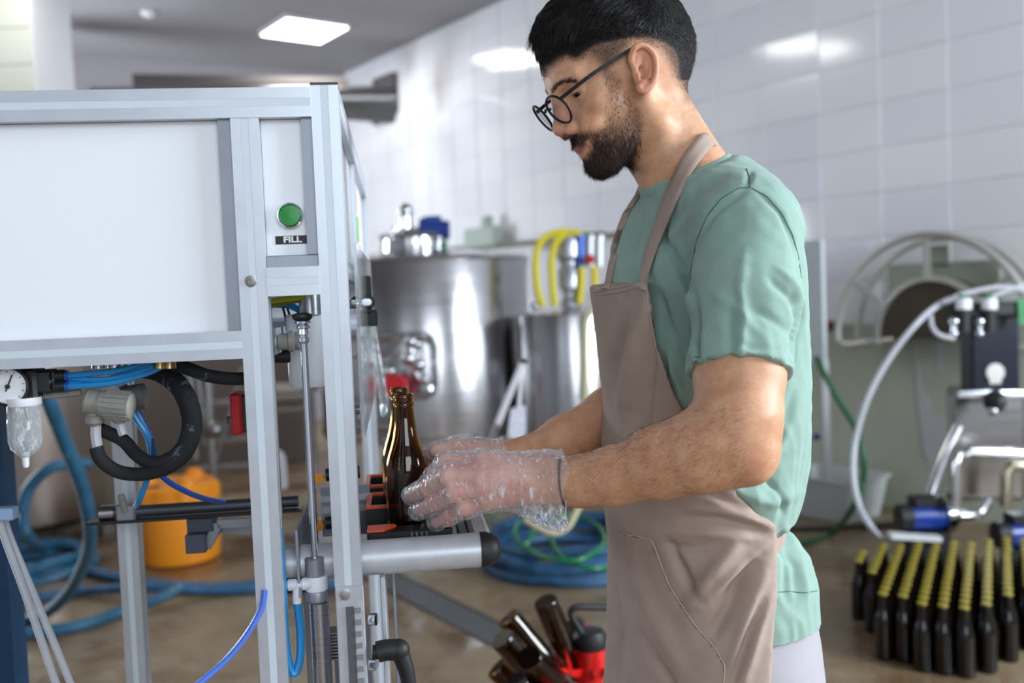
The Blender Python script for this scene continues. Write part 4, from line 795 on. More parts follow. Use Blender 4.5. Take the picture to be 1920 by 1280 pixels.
rb = thing('steel_ball_valve', 'round steel valve body on the floor beside the orange bucket', 'valve', tuple(on_z(190, 945))); mb = MB(); mb.ball((0, 0, 0.12), 0.085, 20, 14); mb.cyl((-0.2, 0.05, 0.12), (0, 0, 0.12), 0.04); mb.cyl((0, 0, 0), (0, 0, 0.08), 0.05); mb.build('valve_body', SSP, rb)
ob = thing('plastic_stopper', 'small orange cap lying on the floor at the left', 'cap', tuple(on_z(103, 972))); MB().lathe((0, 0, 0), (0, 0, 1), [(0.035, 0), (0.035, 0.05), (0.028, 0.06), (0.0, 0.062)]).build('cap_body', mat('dark orange', srgb(206, 120, 20), 0.5), ob)
# orange bucket
Zo = 4.95; oc = on_z(338, 1046); bk = thing('orange_bucket', 'orange plastic tub with a lobed screw lid on the wet floor', 'bucket', tuple(oc)); ORB = mat('orange polythene', srgb(244, 148, 34), 0.42, Subsurface_Weight=0.0); hb = 0.34
MB().lathe((0, 0, 0), (0, 0, 1), [(0.185, 0), (0.200, 0.01), (0.205, 0.04), (0.208, hb - 0.04), (0.206, hb - 0.03), (0.212, hb - 0.028), (0.212, hb)], 48).build('tub', ORB, bk)
lobes = MB(); n_ = 96; base_ = []; rr_ = lambda k: 0.208 + 0.018 * max(0, math.cos(6 * 2 * PI * k / n_)) ** 2
for h_, g_ in ((hb - 0.015, 1.0), (hb + 0.045, 1.0), (hb + 0.062, 0.93)): base_ += [Vector((rr_(k) * g_ * math.cos(2 * PI * k / n_), rr_(k) * g_ * math.sin(2 * PI * k / n_), h_)) for k in range(n_)]
lobes.add(base_, [(i * n_ + k, i * n_ + (k + 1) % n_, (i + 1) * n_ + (k + 1) % n_, (i + 1) * n_ + k) for i in range(2) for k in range(n_)] + [tuple(range(2 * n_, 3 * n_)), tuple(range(n_))[::-1]]); ol = lobes.build('screw_lid', ORB, bk)
for a_ in (1.2, 3.6, 5.4): MB().lathe((0.14 * math.cos(a_), 0.14 * math.sin(a_), hb + 0.05), (0, 0, 1), [(0.055, 0), (0.05, 0.03), (0.028, 0.055), (0.0, 0.06)]).build('lid_lug', ORB, ol)
MB().box((-0.07, -0.14, hb + 0.066), (0.07, 0.03, 0.008)).build('grey_tag', DARK, ol)
# ---- hoses
def floor_pts(pts, h): return [on_z(x, y, h) for x, y in pts]
def hose(name, label, pts, r, m_, n=12, sub=8, cat='hose', group=None):
    p0 = pts[0]; t = thing(name, label, cat, (p0.x, p0.y, 0), 0, group); MB().tube(pts, r, n, sub).build('hose_length', m_, t, world=True); return t
hose('blue_hose', 'blue green hose hanging behind the machine and looping down to the floor at the left', [P(84, 700, 2.9), P(90, 745, 2.9), P(118, 820, 3.0), P(150, 900, 3.1), P(169, 985, 3.25), P(160, 1050, 3.45), P(120, 1120, 3.75), on_z(60, 1160, .025), on_z(-60, 1172, .025)], 0.0225, TEAL)
hose('floor_hose', 'thick blue hose arching up at the left and crossing the floor to the right', [P(170, 868, 4.3), P(130, 868, 4.25), P(90, 880, 4.2), P(55, 915, 4.2), P(42, 960, 4.2), P(52, 1005, 4.2), on_z(85, 1032, .03), on_z(130, 1055, .026), on_z(210, 1080, .026), on_z(330, 1098, .026), on_z(440, 1100, .026), on_z(560, 1088, .026)], 0.0255, TEAL)
hose('floor_hose', 'blue hose lying lowest on the floor at the left edge of the hall', [on_z(-60, 1192, .025), on_z(60, 1186, .025), on_z(150, 1172, .025), on_z(230, 1145, .025), on_z(300, 1120, .05), on_z(340, 1100, .075)], 0.0235, TEAL)
hose('floor_hose', 'pale flecked blue hose stretched straight along the floor behind the machine', [on_z(-80, 1130, .025), on_z(60, 1120, .025), on_z(150, 1108, .025), on_z(280, 1100, .075), on_z(420, 1106, .025), on_z(600, 1098, .025), on_z(660, 1090, .025)], 0.022, BHOSE)
def coil(name, label, cpx, cpy, radii, r, m_, squash=1.0, seed=1):
    c = on_z(cpx, cpy); t = thing(name, label, 'hose', (c.x, c.y, 0)); rg = random.Random(seed); pts = []
    N = 26
    for i, R_ in enumerate(radii):
        ox, oy = rg.uniform(-.03, .03), rg.uniform(-.03, .03)
        for k in range(N):
            a_ = 2 * PI * k / N; g = (i + k / N); j = int(g); fr_ = g - j; Rr = radii[min(j, len(radii) - 1)] * (1 - fr_) + radii[min(j + 1, len(radii) - 1)] * fr_
            pts.append(Vector((Rr * math.cos(a_) + ox * 0.5 * math.sin(a_ / 2), Rr * math.sin(a_) * squash, r + 0.0 + (i // 3) * r * 1.9 + 0.012 * math.sin(3 * a_ + i))))
    MB().tube(pts, r, 10, 2).build('hose_coil', m_, t); return t
coil('coiled_hose', 'coil of blue hose on the floor at the far left', 60, 1072, [0.30, 0.245, 0.19, 0.29, 0.23], 0.024, TEAL, seed=3)
coil('coiled_hose', 'thick blue hose coiled on the floor between the machine and the man', 1068, 1054, [0.43, 0.375, 0.32, 0.42, 0.365, 0.41, 0.36], 0.0285, BHOSE, seed=5)
hose('green_hose', 'thin green hose tangled over the coiled blue hose', [on_z(905, 960, .02), on_z(935, 975, .03), on_z(940, 1010, .03), on_z(948, 1052, .02), on_z(965, 1040, .12), on_z(1000, 1000, .20), on_z(980, 975, .20), on_z(965, 1005, .2), on_z(1010, 1040, .18), on_z(1080, 1050, .18), on_z(1132, 1020, .2), on_z(1120, 985, .2), on_z(1070, 965, .2), on_z(1030, 985, .2), on_z(1050, 1040, .17), on_z(1110, 1065, .15), on_z(1180, 1058, .12)], 0.0105, GREENH)
hose('cream_hose', 'pale cream hose arched over the coiled blue hose', [P(985, 975, 3.9), P(1030, 998, 3.85), P(1062, 990, 3.85), P(1080, 960, 3.85), P(1092, 935, 3.85)], 0.014, CREAM)
hose('green_hose', 'dark green hose curving from the wall down to the floor behind the man', [P(1530, 670, 4.6), P(1545, 700, 4.55), P(1575, 755, 4.5), P(1603, 800, 4.45), P(1618, 850, 4.4), P(1618, 905, 4.4), P(1600, 950, 4.4), on_z(1560, 1000, .02), on_z(1505, 1018, .02), on_z(1430, 1030, .02)], 0.014, mat('dark green hose', srgb(28, 88, 52), 0.4))
hose('clear_hose', 'milky clear hose arching from the filter unit down to the floor', [P(1810, 556, 4.25), P(1770, 566, 4.2), P(1725, 600, 4.1), P(1672, 665, 4.1), P(1630, 740, 4.1), P(1605, 820, 4.1), P(1600, 890, 4.05), P(1612, 950, 4.0), P(1635, 990, 3.95), on_z(1655, 1015, .12)], 0.0125, HOSEW)
hose('black_cable', 'black cable lying along the foot of the green wall', [on_z(1480, 992, .012), on_z(1560, 990, .012), on_z(1640, 984, .012), on_z(1690, 980, .012), on_z(1710, 975, .012)], 0.012, BLK, cat='cable')
# ---- right wall: hose reel with guard rings
rc = on_plane(1776, 630, W0 + nW * 0.10, nW); hr = thing('hose_reel', 'half round wall hose reel with steel guard rings and a dark drum', 'hose reel', tuple(rc), angW)
sgn_ = 1 if (Matrix.Rotation(-angW, 3, 'Z') @ nW).y > 0 else -1
Rg = 0.535; STR = mat('satin steel tube', srgb(206, 204, 198), 0.35, metal=0.6)
for (y_, R_, nm_) in ((0.19, Rg, 'guard_ring'), (0.02, Rg * 0.97, 'guard_ring')):
    pts = [Vector((R_ * math.cos(a_), sgn_ * y_, R_ * math.sin(a_))) for a_ in [math.radians(-2 + 184 * k / 40) for k in range(41)]]
    for s_, q_ in ((1, pts[0]), (-1, pts[-1])): pass
    pts = [Vector((0.28, sgn_ * y_, -0.02))] + [Vector((R_ - 0.05, sgn_ * y_, -0.045))] + pts + [Vector((-R_ + 0.05, sgn_ * y_, -0.045)), Vector((-0.28, sgn_ * y_, -0.02))]
    MB().tube(pts, 0.019, 8).build(nm_, STR, hr)
for n9, a_ in enumerate((35, 90, 145)):
    a_ = math.radians(a_); u_ = Vector((math.cos(a_), 0, math.sin(a_))); MB().bar(u_ * 0.30 + Vector((0, sgn_ * 0.18, 0)), u_ * Rg + Vector((0, sgn_ * 0.19, 0)), 0.034, 0.012, up=(0, 1, 0)).build('spoke', STR, hr)
half = lambda R_, y_: [Vector((R_ * math.cos(math.radians(180 * k / 32)), sgn_ * y_, R_ * math.sin(math.radians(180 * k / 32)))) for k in range(33)]
MB().prism(half(0.31, 0.03), Vector((0, sgn_ * 0.12, 0))).build('drum', mat('dark drum', srgb(72, 62, 50), 0.5, var=0.15, vscale=5), hr, smooth=False)
ri = MB(); o_ = half(0.32, 0.13); i_ = half(0.295, 0.13); ri.prism(o_ + i_[::-1], Vector((0, sgn_ * 0.04, 0))); ri.build('drum_rim', STR, hr, smooth=False)
MB().box((0.04, sgn_ * -0.03, 0.18), (0.62, 0.02, 0.42)).build('backing_plate', mat('green grey plate', srgb(160, 166, 150), 0.5), hr); MB().box((0.05, sgn_ * -0.03, 0.42), (0.10, 0.02, 0.12)).build('backing_tab', mat('green grey tab', srgb(150, 156, 142), 0.5), hr)
# door leaf panel, post, valve and bin by the wall
ph = on_plane(1532, 640, W0 + nW * 0.55, nW); wpn = thing('wall_panel', 'tall pale blue grey board on a white stand behind the man', 'board', (ph.x, ph.y, 0), angW)
z0_, z1_ = on_plane(1532, 682, W0 + nW * 0.55, nW).z, on_plane(1532, 450, W0 + nW * 0.55, nW).z
xa, xb_ = on_plane(1500, 600, W0 + nW * 0.55, nW), on_plane(1546, 600, W0 + nW * 0.55, nW)
wpt('board', MB().bar(xa + UP_ * ((z0_ + z1_) / 2 - xa.z) - dW * 0, xb_ + UP_ * ((z0_ + z1_) / 2 - xb_.z), 0.03, z1_ - z0_), mat('pale blue grey', srgb(204, 214, 218), 0.5), wpn, smooth=False)
for px_ in (1506, 1546): q_ = on_plane(px_, 700, W0 + nW * 0.5, nW); wpt('stand_leg', MB().bar((q_.x, q_.y, 0), (q_.x, q_.y, z0_ + 0.02), 0.035, 0.035), mat('white steel', srgb(206, 206, 210), 0.4), wpn)
wpt('blue_knob', MB().ball(on_plane(1531, 819, W0 + nW * 0.5, nW), 0.02), BLUEM, wpn)
ov = thing('wall_valve', 'small valve with an orange handle at the top of the green wall', 'valve', tuple(on_plane(1550, 609, W0 + nW * 0.05, nW))); wpt('orange_handle', MB().ball(on_plane(1547, 609, W0 + nW * 0.10, nW), 0.032), mat('orange knob', srgb(214, 110, 40), 0.4), ov); wpt('valve_body', MB().cyl(on_plane(1552, 610, W0 + nW * 0.04, nW), on_plane(1568, 611, W0 + nW * 0.04, nW), 0.03), DARK, ov)
bn0 = on_z(1560, 962); bn = thing('plastic_bin', 'shallow pale grey plastic bin on the floor against the green wall', 'bin', (bn0.x, bn0.y, 0), angW); BIN = mat('pale grey plastic bin', srgb(200, 204, 202), 0.45)
def open_box(mb, x, y, z0, z1, xt, yt, th):
    b_ = [(-x, -y), (x, -y), (x, y), (-x, y)]; t_ = [(-xt, -yt), (xt, -yt), (xt, yt), (-xt, yt)]; vs = [Vector((p[0], p[1], z0)) for p in b_] + [Vector((p[0], p[1], z1)) for p in t_] + [Vector((p[0] * (1 - th / abs(p[0])), p[1] * (1 - th / abs(p[1])), z1)) for p in t_] + [Vector((p[0] * (1 - th / abs(p[0])), p[1] * (1 - th / abs(p[1])), z0 + th)) for p in b_]
    return mb.add(vs, [(0, 3, 2, 1)] + [(i, (i + 1) % 4, 4 + (i + 1) % 4, 4 + i) for i in range(4)] + [(4 + i, 4 + (i + 1) % 4, 8 + (i + 1) % 4, 8 + i) for i in range(4)] + [(8 + i, 8 + (i + 1) % 4, 12 + (i + 1) % 4, 12 + i) for i in range(4)] + [(12, 13, 14, 15)])
open_box(MB(), 0.20, 0.15, 0.0, 0.22, 0.235, 0.185, 0.012).build('bin_body', BIN, bn, smooth=False); rm = MB()
for (a, b_) in (((-.24, -.19), (.24, -.19)), ((.24, -.19), (.24, .19)), ((.24, .19), (-.24, .19)), ((-.24, .19), (-.24, -.19))): rm.bar((*a, .222), (*b_, .222), 0.022, 0.014)
rm.build('bin_rim', BIN, bn)
# filter unit with steel cart and blue pumps
Zf = 4.22; fu = thing('filter_unit', 'dark upright filter unit with black valves and white caps above a steel cart', 'filter', tuple(on_z(1860, 1010)))
mb = MB(); a_ = P(1822, 745, Zf); b_ = P(1905, 570, Zf); mb.box(((a_.x + b_.x) / 2, a_.y + 0.05, (a_.z + b_.z) / 2), (b_.x - a_.x, 0.12, b_.z - a_.z)); wpt('dark_housing', mb, mat('navy black housing', srgb(34, 36, 50), 0.22), fu, bevel=0.01)
mb = MB(); a_ = P(1778, 600, Zf - .05); b_ = P(1925, 560, Zf - .05); mb.box(((a_.x + b_.x) / 2, a_.y, (a_.z + b_.z) / 2), (b_.x - a_.x, 0.07, 0.06)); wpt('valve_manifold', mb, BLK, fu, bevel=0.008)
for x_ in (1807, 1855):
    wpt('white_cap', MB().cyl(P(x_, 580, Zf - .12), P(x_, 560, Zf - .12), 0.032, n=16), WPL, fu); wpt('green_clip', MB().cyl(P(x_ - 4, 558, Zf - .12), P(x_ - 4, 552, Zf - .12), 0.022, n=12), mat('green clip', srgb(16, 112, 62), 0.4), fu)
    mb = MB(); mb.cyl(P(x_ - 18, 600, Zf - .1), P(x_ - 18, 628, Zf - .1), 0.013); mb.ball(P(x_ - 18, 603, Zf - .1), 0.022); mb.ball(P(x_ - 18, 625, Zf - .1), 0.018); wpt('chrome_tap', mb, CHR, fu); wpt('black_valve', MB().cyl(P(x_, 585, Zf - .1), P(x_, 622, Zf - .1), 0.027, n=14), BLK, fu)
wpt('green_label', MB().prism(W([(1908, 560), (1925, 560), (1920, 605), (1912, 612)], Zf - .1), Vector((0, 0.004, 0))), mat('green sticker', srgb(16, 130, 60), 0.5), fu, smooth=False)
for pts in ([(1790, 556), (1830, 545), (1880, 538), (1940, 548)], [(1850, 560), (1880, 548), (1930, 530)], [(1745, 590), (1748, 612), (1762, 628), (1790, 635)]): wpt('clear_tube', MB().tube(W(pts, Zf - .12), 0.010, 8, 5), HOSEW, fu)
bd = MB(); bd.lathe(P(1866, 698, Zf - .02), -_f, [(0.040, 0), (0.040, 0.004), (0.0, 0.005)], 20); bdo = wpt('white_badge', bd, mat('badge', srgb(206, 204, 198), 0.4), fu); wpt('badge_foot', MB().box(P(1866, 714, Zf - .02), (0.05, 0.006, 0.025)), mat('badge foot', srgb(210, 208, 204), 0.4), fu)
mb = MB(); pts4 = W([(1783, 735), (1925, 735), (1925, 940), (1790, 940)], Zf + .05); mb.prism(pts4, Vector((0.10, 0.28, 0))); wpt('steel_casing', mb, SS, fu, bevel=0.02)
wpt('top_rail', MB().tube(W([(1795, 738), (1850, 736), (1930, 738)], Zf - .1), 0.016, 8), SSP, fu)
wpt('side_post', MB().tube([P(1800, 800, Zf), P(1770, 860, Zf), P(1742, 940, Zf - .02)], 0.030, 12, 3), SSP, fu)
wpt('cart_rail', MB().tube(W([(1793, 950), (1794, 870), (1800, 852), (1818, 845), (1930, 850)], Zf - .2), 0.020, 10), SSP, fu); wpt('cart_leg', MB().tube(W([(1886, 950), (1888, 885), (1898, 872), (1930, 872)], Zf - .1), 0.026, 10), mat('bronze steel', srgb(150, 140, 120), 0.3, metal=0.8), fu)
wpt('pressure_valve', MB().lathe(P(1862, 752, Zf - .1), -_f, [(0.045, 0), (0.05, 0.02), (0.03, 0.04), (0.02, 0.08), (0, 0.082)], 18), DARK, fu); wpt('valve_ring', MB().ball(P(1862, 770, Zf - .14), 0.022), SSP, fu)
def pump(cx, cy, Z, label):
    t = thing('blue_pump', label, 'pump', tuple(on_z(cx, cy + 48))); c = P(cx, cy, Z); k = Z / FPX; gz = c.z
    wpt('motor', MB().cyl(c + Vector((-32 * k, 0, 0)), c + Vector((28 * k, 0, 0)), 25 * k, n=24), BLUEM, t); wpt('fan_cover', MB().cyl(c + Vector((-54 * k, 0, 0)), c + Vector((-32 * k, 0, 0)), 25 * k, 26 * k, n=24), BLK, t)
    wpt('terminal_box', MB().box(c + Vector((-2 * k, 0, 30 * k)), (56 * k, 40 * k, 18 * k)), BLK, t, bevel=0.006)
    mb = MB(); mb._lathe(c + Vector((28 * k, 0, 0)), Vector((1, 0, 0)), [(24 * k, 0), (31 * k, 2 * k), (31 * k, 16 * k), (24 * k, 26 * k), (12 * k, 32 * k)], 28, True); mb.cyl(c + Vector((46 * k, 0, 20 * k)), c + Vector((46 * k, 0, 44 * k)), 8 * k); wpt('pump_head', mb, SSP, t)
    wpt('outlet', MB().tube([c + Vector((56 * k, 0, 0)), c + Vector((90 * k, 0, 0)), c + Vector((104 * k, 0, 8 * k)), c + Vector((118 * k, 0, 30 * k))], 9 * k, 10, 4), SSP, t)
    mb = MB(); mb.box((c.x, c.y, max(0.01, (gz - 26 * k) / 2)), (70 * k, 44 * k, max(0.02, gz - 26 * k))); wpt('foot', mb, BLK, t)
pump(1738, 968, 4.12, 'blue electric pump with a steel head standing left of the steel cart'); pump(1920, 1000, 4.1, 'blue electric pump cut off by the right edge of the view')
ws = thing('white_strip', 'white plastic strip lying behind the capped bottles', 'strip', tuple(on_z(1715, 1012))); wpt('strip_board', MB().bar(P(1668, 1003, 4.05), P(1762, 1009, 4.05), 0.05, 0.02), mat('white board', srgb(216, 216, 216), 0.4), ws); wpt('support', MB().bar(P(1715, 1010, 4.05), P(1715, 1036, 4.05), 0.04, 0.04, up=(1, 0, 0)), DARK, ws)
ws = thing('white_strip', 'white plastic strip under the pump at the right edge', 'strip', tuple(on_z(1905, 1045))); wpt('strip_board', MB().bar(P(1878, 1028, 4.1), P(1940, 1042, 4.1), 0.05, 0.02), mat('white board', srgb(216, 216, 216), 0.4), ws); wpt('support', MB().bar(P(1905, 1034, 4.1), P(1905, 1052, 4.1), 0.04, 0.04, up=(1, 0, 0)), DARK, ws)

# ---- bottles with yellow caps, packed on the floor
DKG = mat('dark brown glass', srgb(14, 8, 5), 0.08, spec=0.5); GOLD = mat('yellow cap', srgb(150, 134, 30), 0.5, spec=0.3)
proto = thing('capped_bottle', 'full brown bottle with a yellow cap in the block of bottles on the floor', 'bottle', (0, 0, 0), 0, 'yellow capped bottles packed on the floor')
pr_ = [(r, h) for r, h in bottle_profile() if h < 0.225]; mb = MB(); mb._lathe(Vector((0, 0, 0)), Vector((0, 0, 1)), pr_ + [(0.012, 0.226)], 16, True); mb.build('glass_body', DKG, proto)
mb = MB(); n_ = 24; r0 = lambda k: 0.0155 + (0.0008 if k % 2 else -0.0004); vs_l = [Vector(((0.0155 + (0.0009 if k % 2 else -0.0005)) * math.cos(2 * PI * k / n_), (0.0155 + (0.0009 if k % 2 else -0.0005)) * math.sin(2 * PI * k / n_), 0.2235)) for k in range(n_)] + [Vector((0.0142 * math.cos(2 * PI * k / n_), 0.0142 * math.sin(2 * PI * k / n_), 0.2300)) for k in range(n_)]
mb.add(vs_l, [(k, (k + 1) % n_, n_ + (k + 1) % n_, n_ + k) for k in range(n_)] + [tuple(range(n_, 2 * n_)), tuple(range(n_))[::-1]]); mb.build('crown_cap', GOLD, proto)
ctr = on_z(1790, 1120, 0); ya = math.radians(27); ux = Vector((math.cos(ya), -math.sin(ya), 0)); uy = Vector((math.sin(ya), math.cos(ya), 0)); poly = [(1604, 1052), (1612, 1030), (1660, 1012), (1760, 1004), (1850, 1000), (2010, 1012), (2010, 1090), (1905, 1105), (1868, 1128), (1822, 1140), (1780, 1146), (1735, 1134), (1690, 1122), (1655, 1112), (1650, 1082), (1625, 1072)]
placed = []; rgb_ = random.Random(9); P_ = 0.0635
for j in range(-22, 30):
    for i in range(-14, 22):
        p = ctr + ux * (i * P_) + uy * (j * P_) + Vector((rgb_.uniform(-.0008, .0008), rgb_.uniform(-.0008, .0008), 0)); cx_, cy_, _ = project(np.array([[p.x, p.y, 0.228]]))
        if poly_sd(cx_, cy_, poly)[0] < 0 and project(np.array([list(p)]))[2][0] < 3.92: placed.append((i, j, p))
print('BOTTLES', len(placed))
ORD = 'first second third fourth fifth sixth seventh eighth ninth tenth eleventh twelfth thirteenth fourteenth fifteenth sixteenth seventeenth eighteenth nineteenth twentieth twenty-first twenty-second twenty-third twenty-fourth'.split()
cols = sorted({i for i, j, p in placed})
for n__, (i, j, p) in enumerate(placed[:300]):
    row = sorted(j2 for i2, j2, _ in placed if i2 == i).index(j); lab_ = f'yellow capped brown bottle, {ORD[row]} from the front in the {ORD[cols.index(i)]} row from the left'
    rz__ = rgb_.uniform(0, 6)
    if n__ == 0: proto.location = p; proto['label'] = lab_
    else: dup(proto, p, (0, 0, rz__), lab_)
# ---- red bottle tree with brown bottles
tb0 = P(1108, 1240, 2.42); bt_ = thing('bottle_tree', 'red plastic bottle draining tree with a black handle on top', 'bottle rack', (tb0.x, tb0.y, 0)); REDP = mat('bright red plastic', srgb(222, 28, 24), 0.3); k = 2.42 / FPX; zc = lambda y: P(1108, y, 2.42).z
mb = MB(); mb._lathe(Vector((0, 0, 0)), Vector((0, 0, 1)), [(0.14, 0), (0.15, 0.01), (0.14, 0.03), (0.06, 0.05), (0.045, 0.07), (0.045, zc(1260)), (30 * k, zc(1250)), (30 * k, zc(1212)), (28 * k, zc(1208))], 32, True); mb.build('column', REDP, bt_)
mb = MB(); mb._lathe(Vector((0, 0, 0)), Vector((0, 0, 1)), [(31 * k, zc(1212)), (32 * k, zc(1208)), (32 * k, zc(1192)), (26 * k, zc(1180)), (10 * k, zc(1177))], 32, True); mb.build('black_cap', BLK, bt_)
wpt('carry_handle', MB().tube([P(1092, 1190, 2.40), P(1074, 1160, 2.40), P(1070, 1146, 2.40), P(1080, 1138, 2.40), P(1120, 1138, 2.42), P(1160, 1140, 2.44), P(1168, 1150, 2.44), P(1150, 1190, 2.44)], 0.0085, 10, 3), BLK, bt_)
for ring_z, n_ in ((0.16, 8), (0.24, 8), (0.32, 8)):
    for i in range(n_):
        a_ = 2 * PI * (i + (0.5 if ring_z == 0.24 else 0)) / n_; u_ = Vector((math.cos(a_), math.sin(a_), 0.55)).normalized(); MB().tube([Vector((0, 0, ring_z)) + u_ * 0.03, Vector((0, 0, ring_z)) + u_ * 0.14], lambda t: 0.009 - 0.004 * t, 8).build('prong', REDP, bt_)
mb = MB()
for i in range(8): a_ = 2 * PI * i / 8; u_ = Vector((math.cos(a_), math.sin(a_), 0)); mb.prism([u_ * 0.03 + Vector((0, 0, .33)), u_ * 0.085 + Vector((0, 0, .36)), u_ * 0.10 + Vector((0, 0, .43)), u_ * 0.075 + Vector((0, 0, .37)), u_ * 0.03 + Vector((0, 0, .36))], Vector((-u_.y, u_.x, 0)) * 0.006)
mb.build('cup_ring', REDP, bt_, smooth=False)
def tree_bottle(bpx, bpy_, Z, npx, npy, nZ, label):
    base_p, nk = P(bpx, bpy_, Z), P(npx, npy, nZ); d = (nk - base_p).normalized(); t = bpy.data.objects.new('brown_bottle', None); C.objects.link(t); tag(t, label, 'bottle', 'brown bottles drying on the red tree')
    R_ = d.to_track_quat('Z', 'Y'); t.rotation_euler = R_.to_euler(); t.location = base_p; TM[t.name] = Matrix.Translation(base_p) @ R_.to_matrix().to_4x4(); b_ = TBM.copy(); 
    o = bpy.data.objects.new('glass_body', TBM); C.objects.link(o); o.parent = t
_o = bottle_mesh(28).build('tmpb', glass('dark amber glass', (0.22, 0.105, 0.014, 1), 0.02, 1.5)); TBM = _o.data; bpy.data.objects.remove(_o)
tree_bottle(1022, 1126, 2.36, 1068, 1238, 2.40, 'brown bottle standing highest and steepest on the red tree'); tree_bottle(952, 1156, 2.36, 1020, 1238, 2.36, 'brown bottle leaning left at the upper left of the red tree')
tree_bottle(940, 1196, 2.30, 1010, 1270, 2.34, 'brown bottle with its round base facing left on the red tree'); tree_bottle(992, 1232, 2.16, 1060, 1290, 2.30, 'brown bottle with its base turned towards the camera on the red tree')
tree_bottle(930, 1250, 2.40, 1010, 1330, 2.40, 'brown bottle lowest at the left of the red tree'); tree_bottle(968, 1282, 2.18, 1050, 1340, 2.30, 'brown bottle cut off by the lower edge of the view, on the red tree'); tree_bottle(1075, 1168, 2.66, 1095, 1260, 2.52, 'brown bottle half hidden behind the handle of the red tree')
# ---- blue stand and clear tubes at the left edge
bs = thing('blue_post', 'dark blue steel post standing at the far left edge', 'post', (P(2, 1000, 1.75).x, P(2, 1000, 1.75).y, 0)); zt3 = P(2, 700, 1.75).z
MB().box((0, 0, zt3 / 2), (0.046, 0.046, zt3)).build('post_tube', mat('dark blue paint', srgb(24, 62, 96), 0.4, var=0.15, vscale=14), bs, bevel=0.003); MB().box((0, 0, 0.01), (0.14, 0.14, 0.02)).build('post_base', mat('dark blue foot', srgb(24, 58, 92), 0.4), bs)
ct = thing('clear_hose', 'pair of milky flat tubes running down from a pale blue clip at the left edge', 'hose', tuple(P(10, 1000, 1.3))); wpt('milky_tube', MB().tube([P(0, 960, 1.3), P(3, 990, 1.3), P(50, 1120, 1.3), P(108, 1290, 1.3), P(180, 1500, 1.3)], 0.0052, 10, 4), HOSEW, ct); wpt('milky_tube', MB().tube([P(8, 962, 1.31), P(16, 1000, 1.31), P(70, 1130, 1.31), P(136, 1290, 1.31), P(215, 1500, 1.31)], 0.0050, 10, 4), HOSEW, ct)
wpt('pale_blue_clip', MB().box(P(10, 962, 1.29), (0.028, 0.02, 0.017)), mat('pale blue plastic', srgb(160, 190, 226), 0.4), ct, bevel=0.002)
# ------------------------------------------------------------------ the man at the machine
def npv(v): return np.array(v, float)
YAW = math.radians(18)
FWD = Vector((-math.cos(YAW), -math.sin(YAW), 0)); LEFT = Vector((math.sin(YAW), -math.cos(YAW), 0)); UP = Vector((0, 0, 1))
BO = Vector((0.236, 1.385, 0))
man = thing('person', 'bearded man in glasses, green t-shirt and beige apron holding a brown bottle in gloved hands', 'person', (BO.x, BO.y, 0))

HAIR_SD = [(0, 0)]
skin = NT('skin'); q = skin; b = q.b
a_h = q.n('Attribute', attribute_name='hairm'); a_b = q.n('Attribute', attribute_name='beardm'); a_l = q.n('Attribute', attribute_name='lipm'); a_r = q.n('Attribute', attribute_name='redm')
nz = q.noise(38, 4, 0.6); base = q.ramp(nz, [(0.3, srgb(196, 140, 106)), (0.7, srgb(222, 170, 134))])
fr = q.noise(420, 2, 0.7); base = q.mix(q.ramp(fr, [(0.66, (0, 0, 0)), (0.8, (0.05, 0.05, 0.05))]), base, srgb(150, 92, 68))
base = q.mix(a_r.outputs['Fac'], base, srgb(214, 124, 108)); a_g = q.n('Attribute', attribute_name='handm'); base = q.mix(a_g.outputs['Fac'], base, q.ramp(nz, [(0.35, srgb(226, 150, 138)), (0.62, srgb(238, 192, 174))])); base = q.mix(a_l.outputs['Fac'], base, srgb(178, 108, 98))
hn = q.noise(900, 2, 0.8)
def stub(src, dens):
    m_ = q.n('Math', operation='MULTIPLY_ADD'); q.l(hn, m_.inputs[0]); m_.inputs[1].default_value = 0.9; q.l(src, m_.inputs[2])
    k = q.n('MapRange', clamp=True); q.l(m_.outputs[0], k.inputs[0]); k.inputs[1].default_value = 0.45; k.inputs[2].default_value = 1.25; k.inputs[4].default_value = dens; return k.outputs[0]
base = q.mix(stub(a_h.outputs['Fac'], 1.0), base, srgb(20, 15, 14)); base = q.mix(stub(a_b.outputs['Fac'], 0.72), base, srgb(84, 58, 47))
q.l(base, b.inputs['Base Color']); rh = q.n('Math', operation='MULTIPLY_ADD'); q.l(a_h.outputs['Fac'], rh.inputs[0]); rh.inputs[1].default_value = 0.45; rh.inputs[2].default_value = 0.50; q.l(rh.outputs[0], b.inputs['Roughness']); b.inputs['Specular IOR Level'].default_value = 0.4
b.inputs['Subsurface Weight'].default_value = 0.12; b.inputs['Subsurface Radius'].default_value = (1, 0.35, 0.2); b.inputs['Subsurface Scale'].default_value = 0.006
q.bump(q.noise(260, 4, 0.7), 0.18, 0.001)
SKIN = skin.m
HAIR = mat('dark hair', srgb(24, 18, 17), 0.40, spec=0.55)
BEARD = mat('beard hair', srgb(52, 37, 31), 0.5)

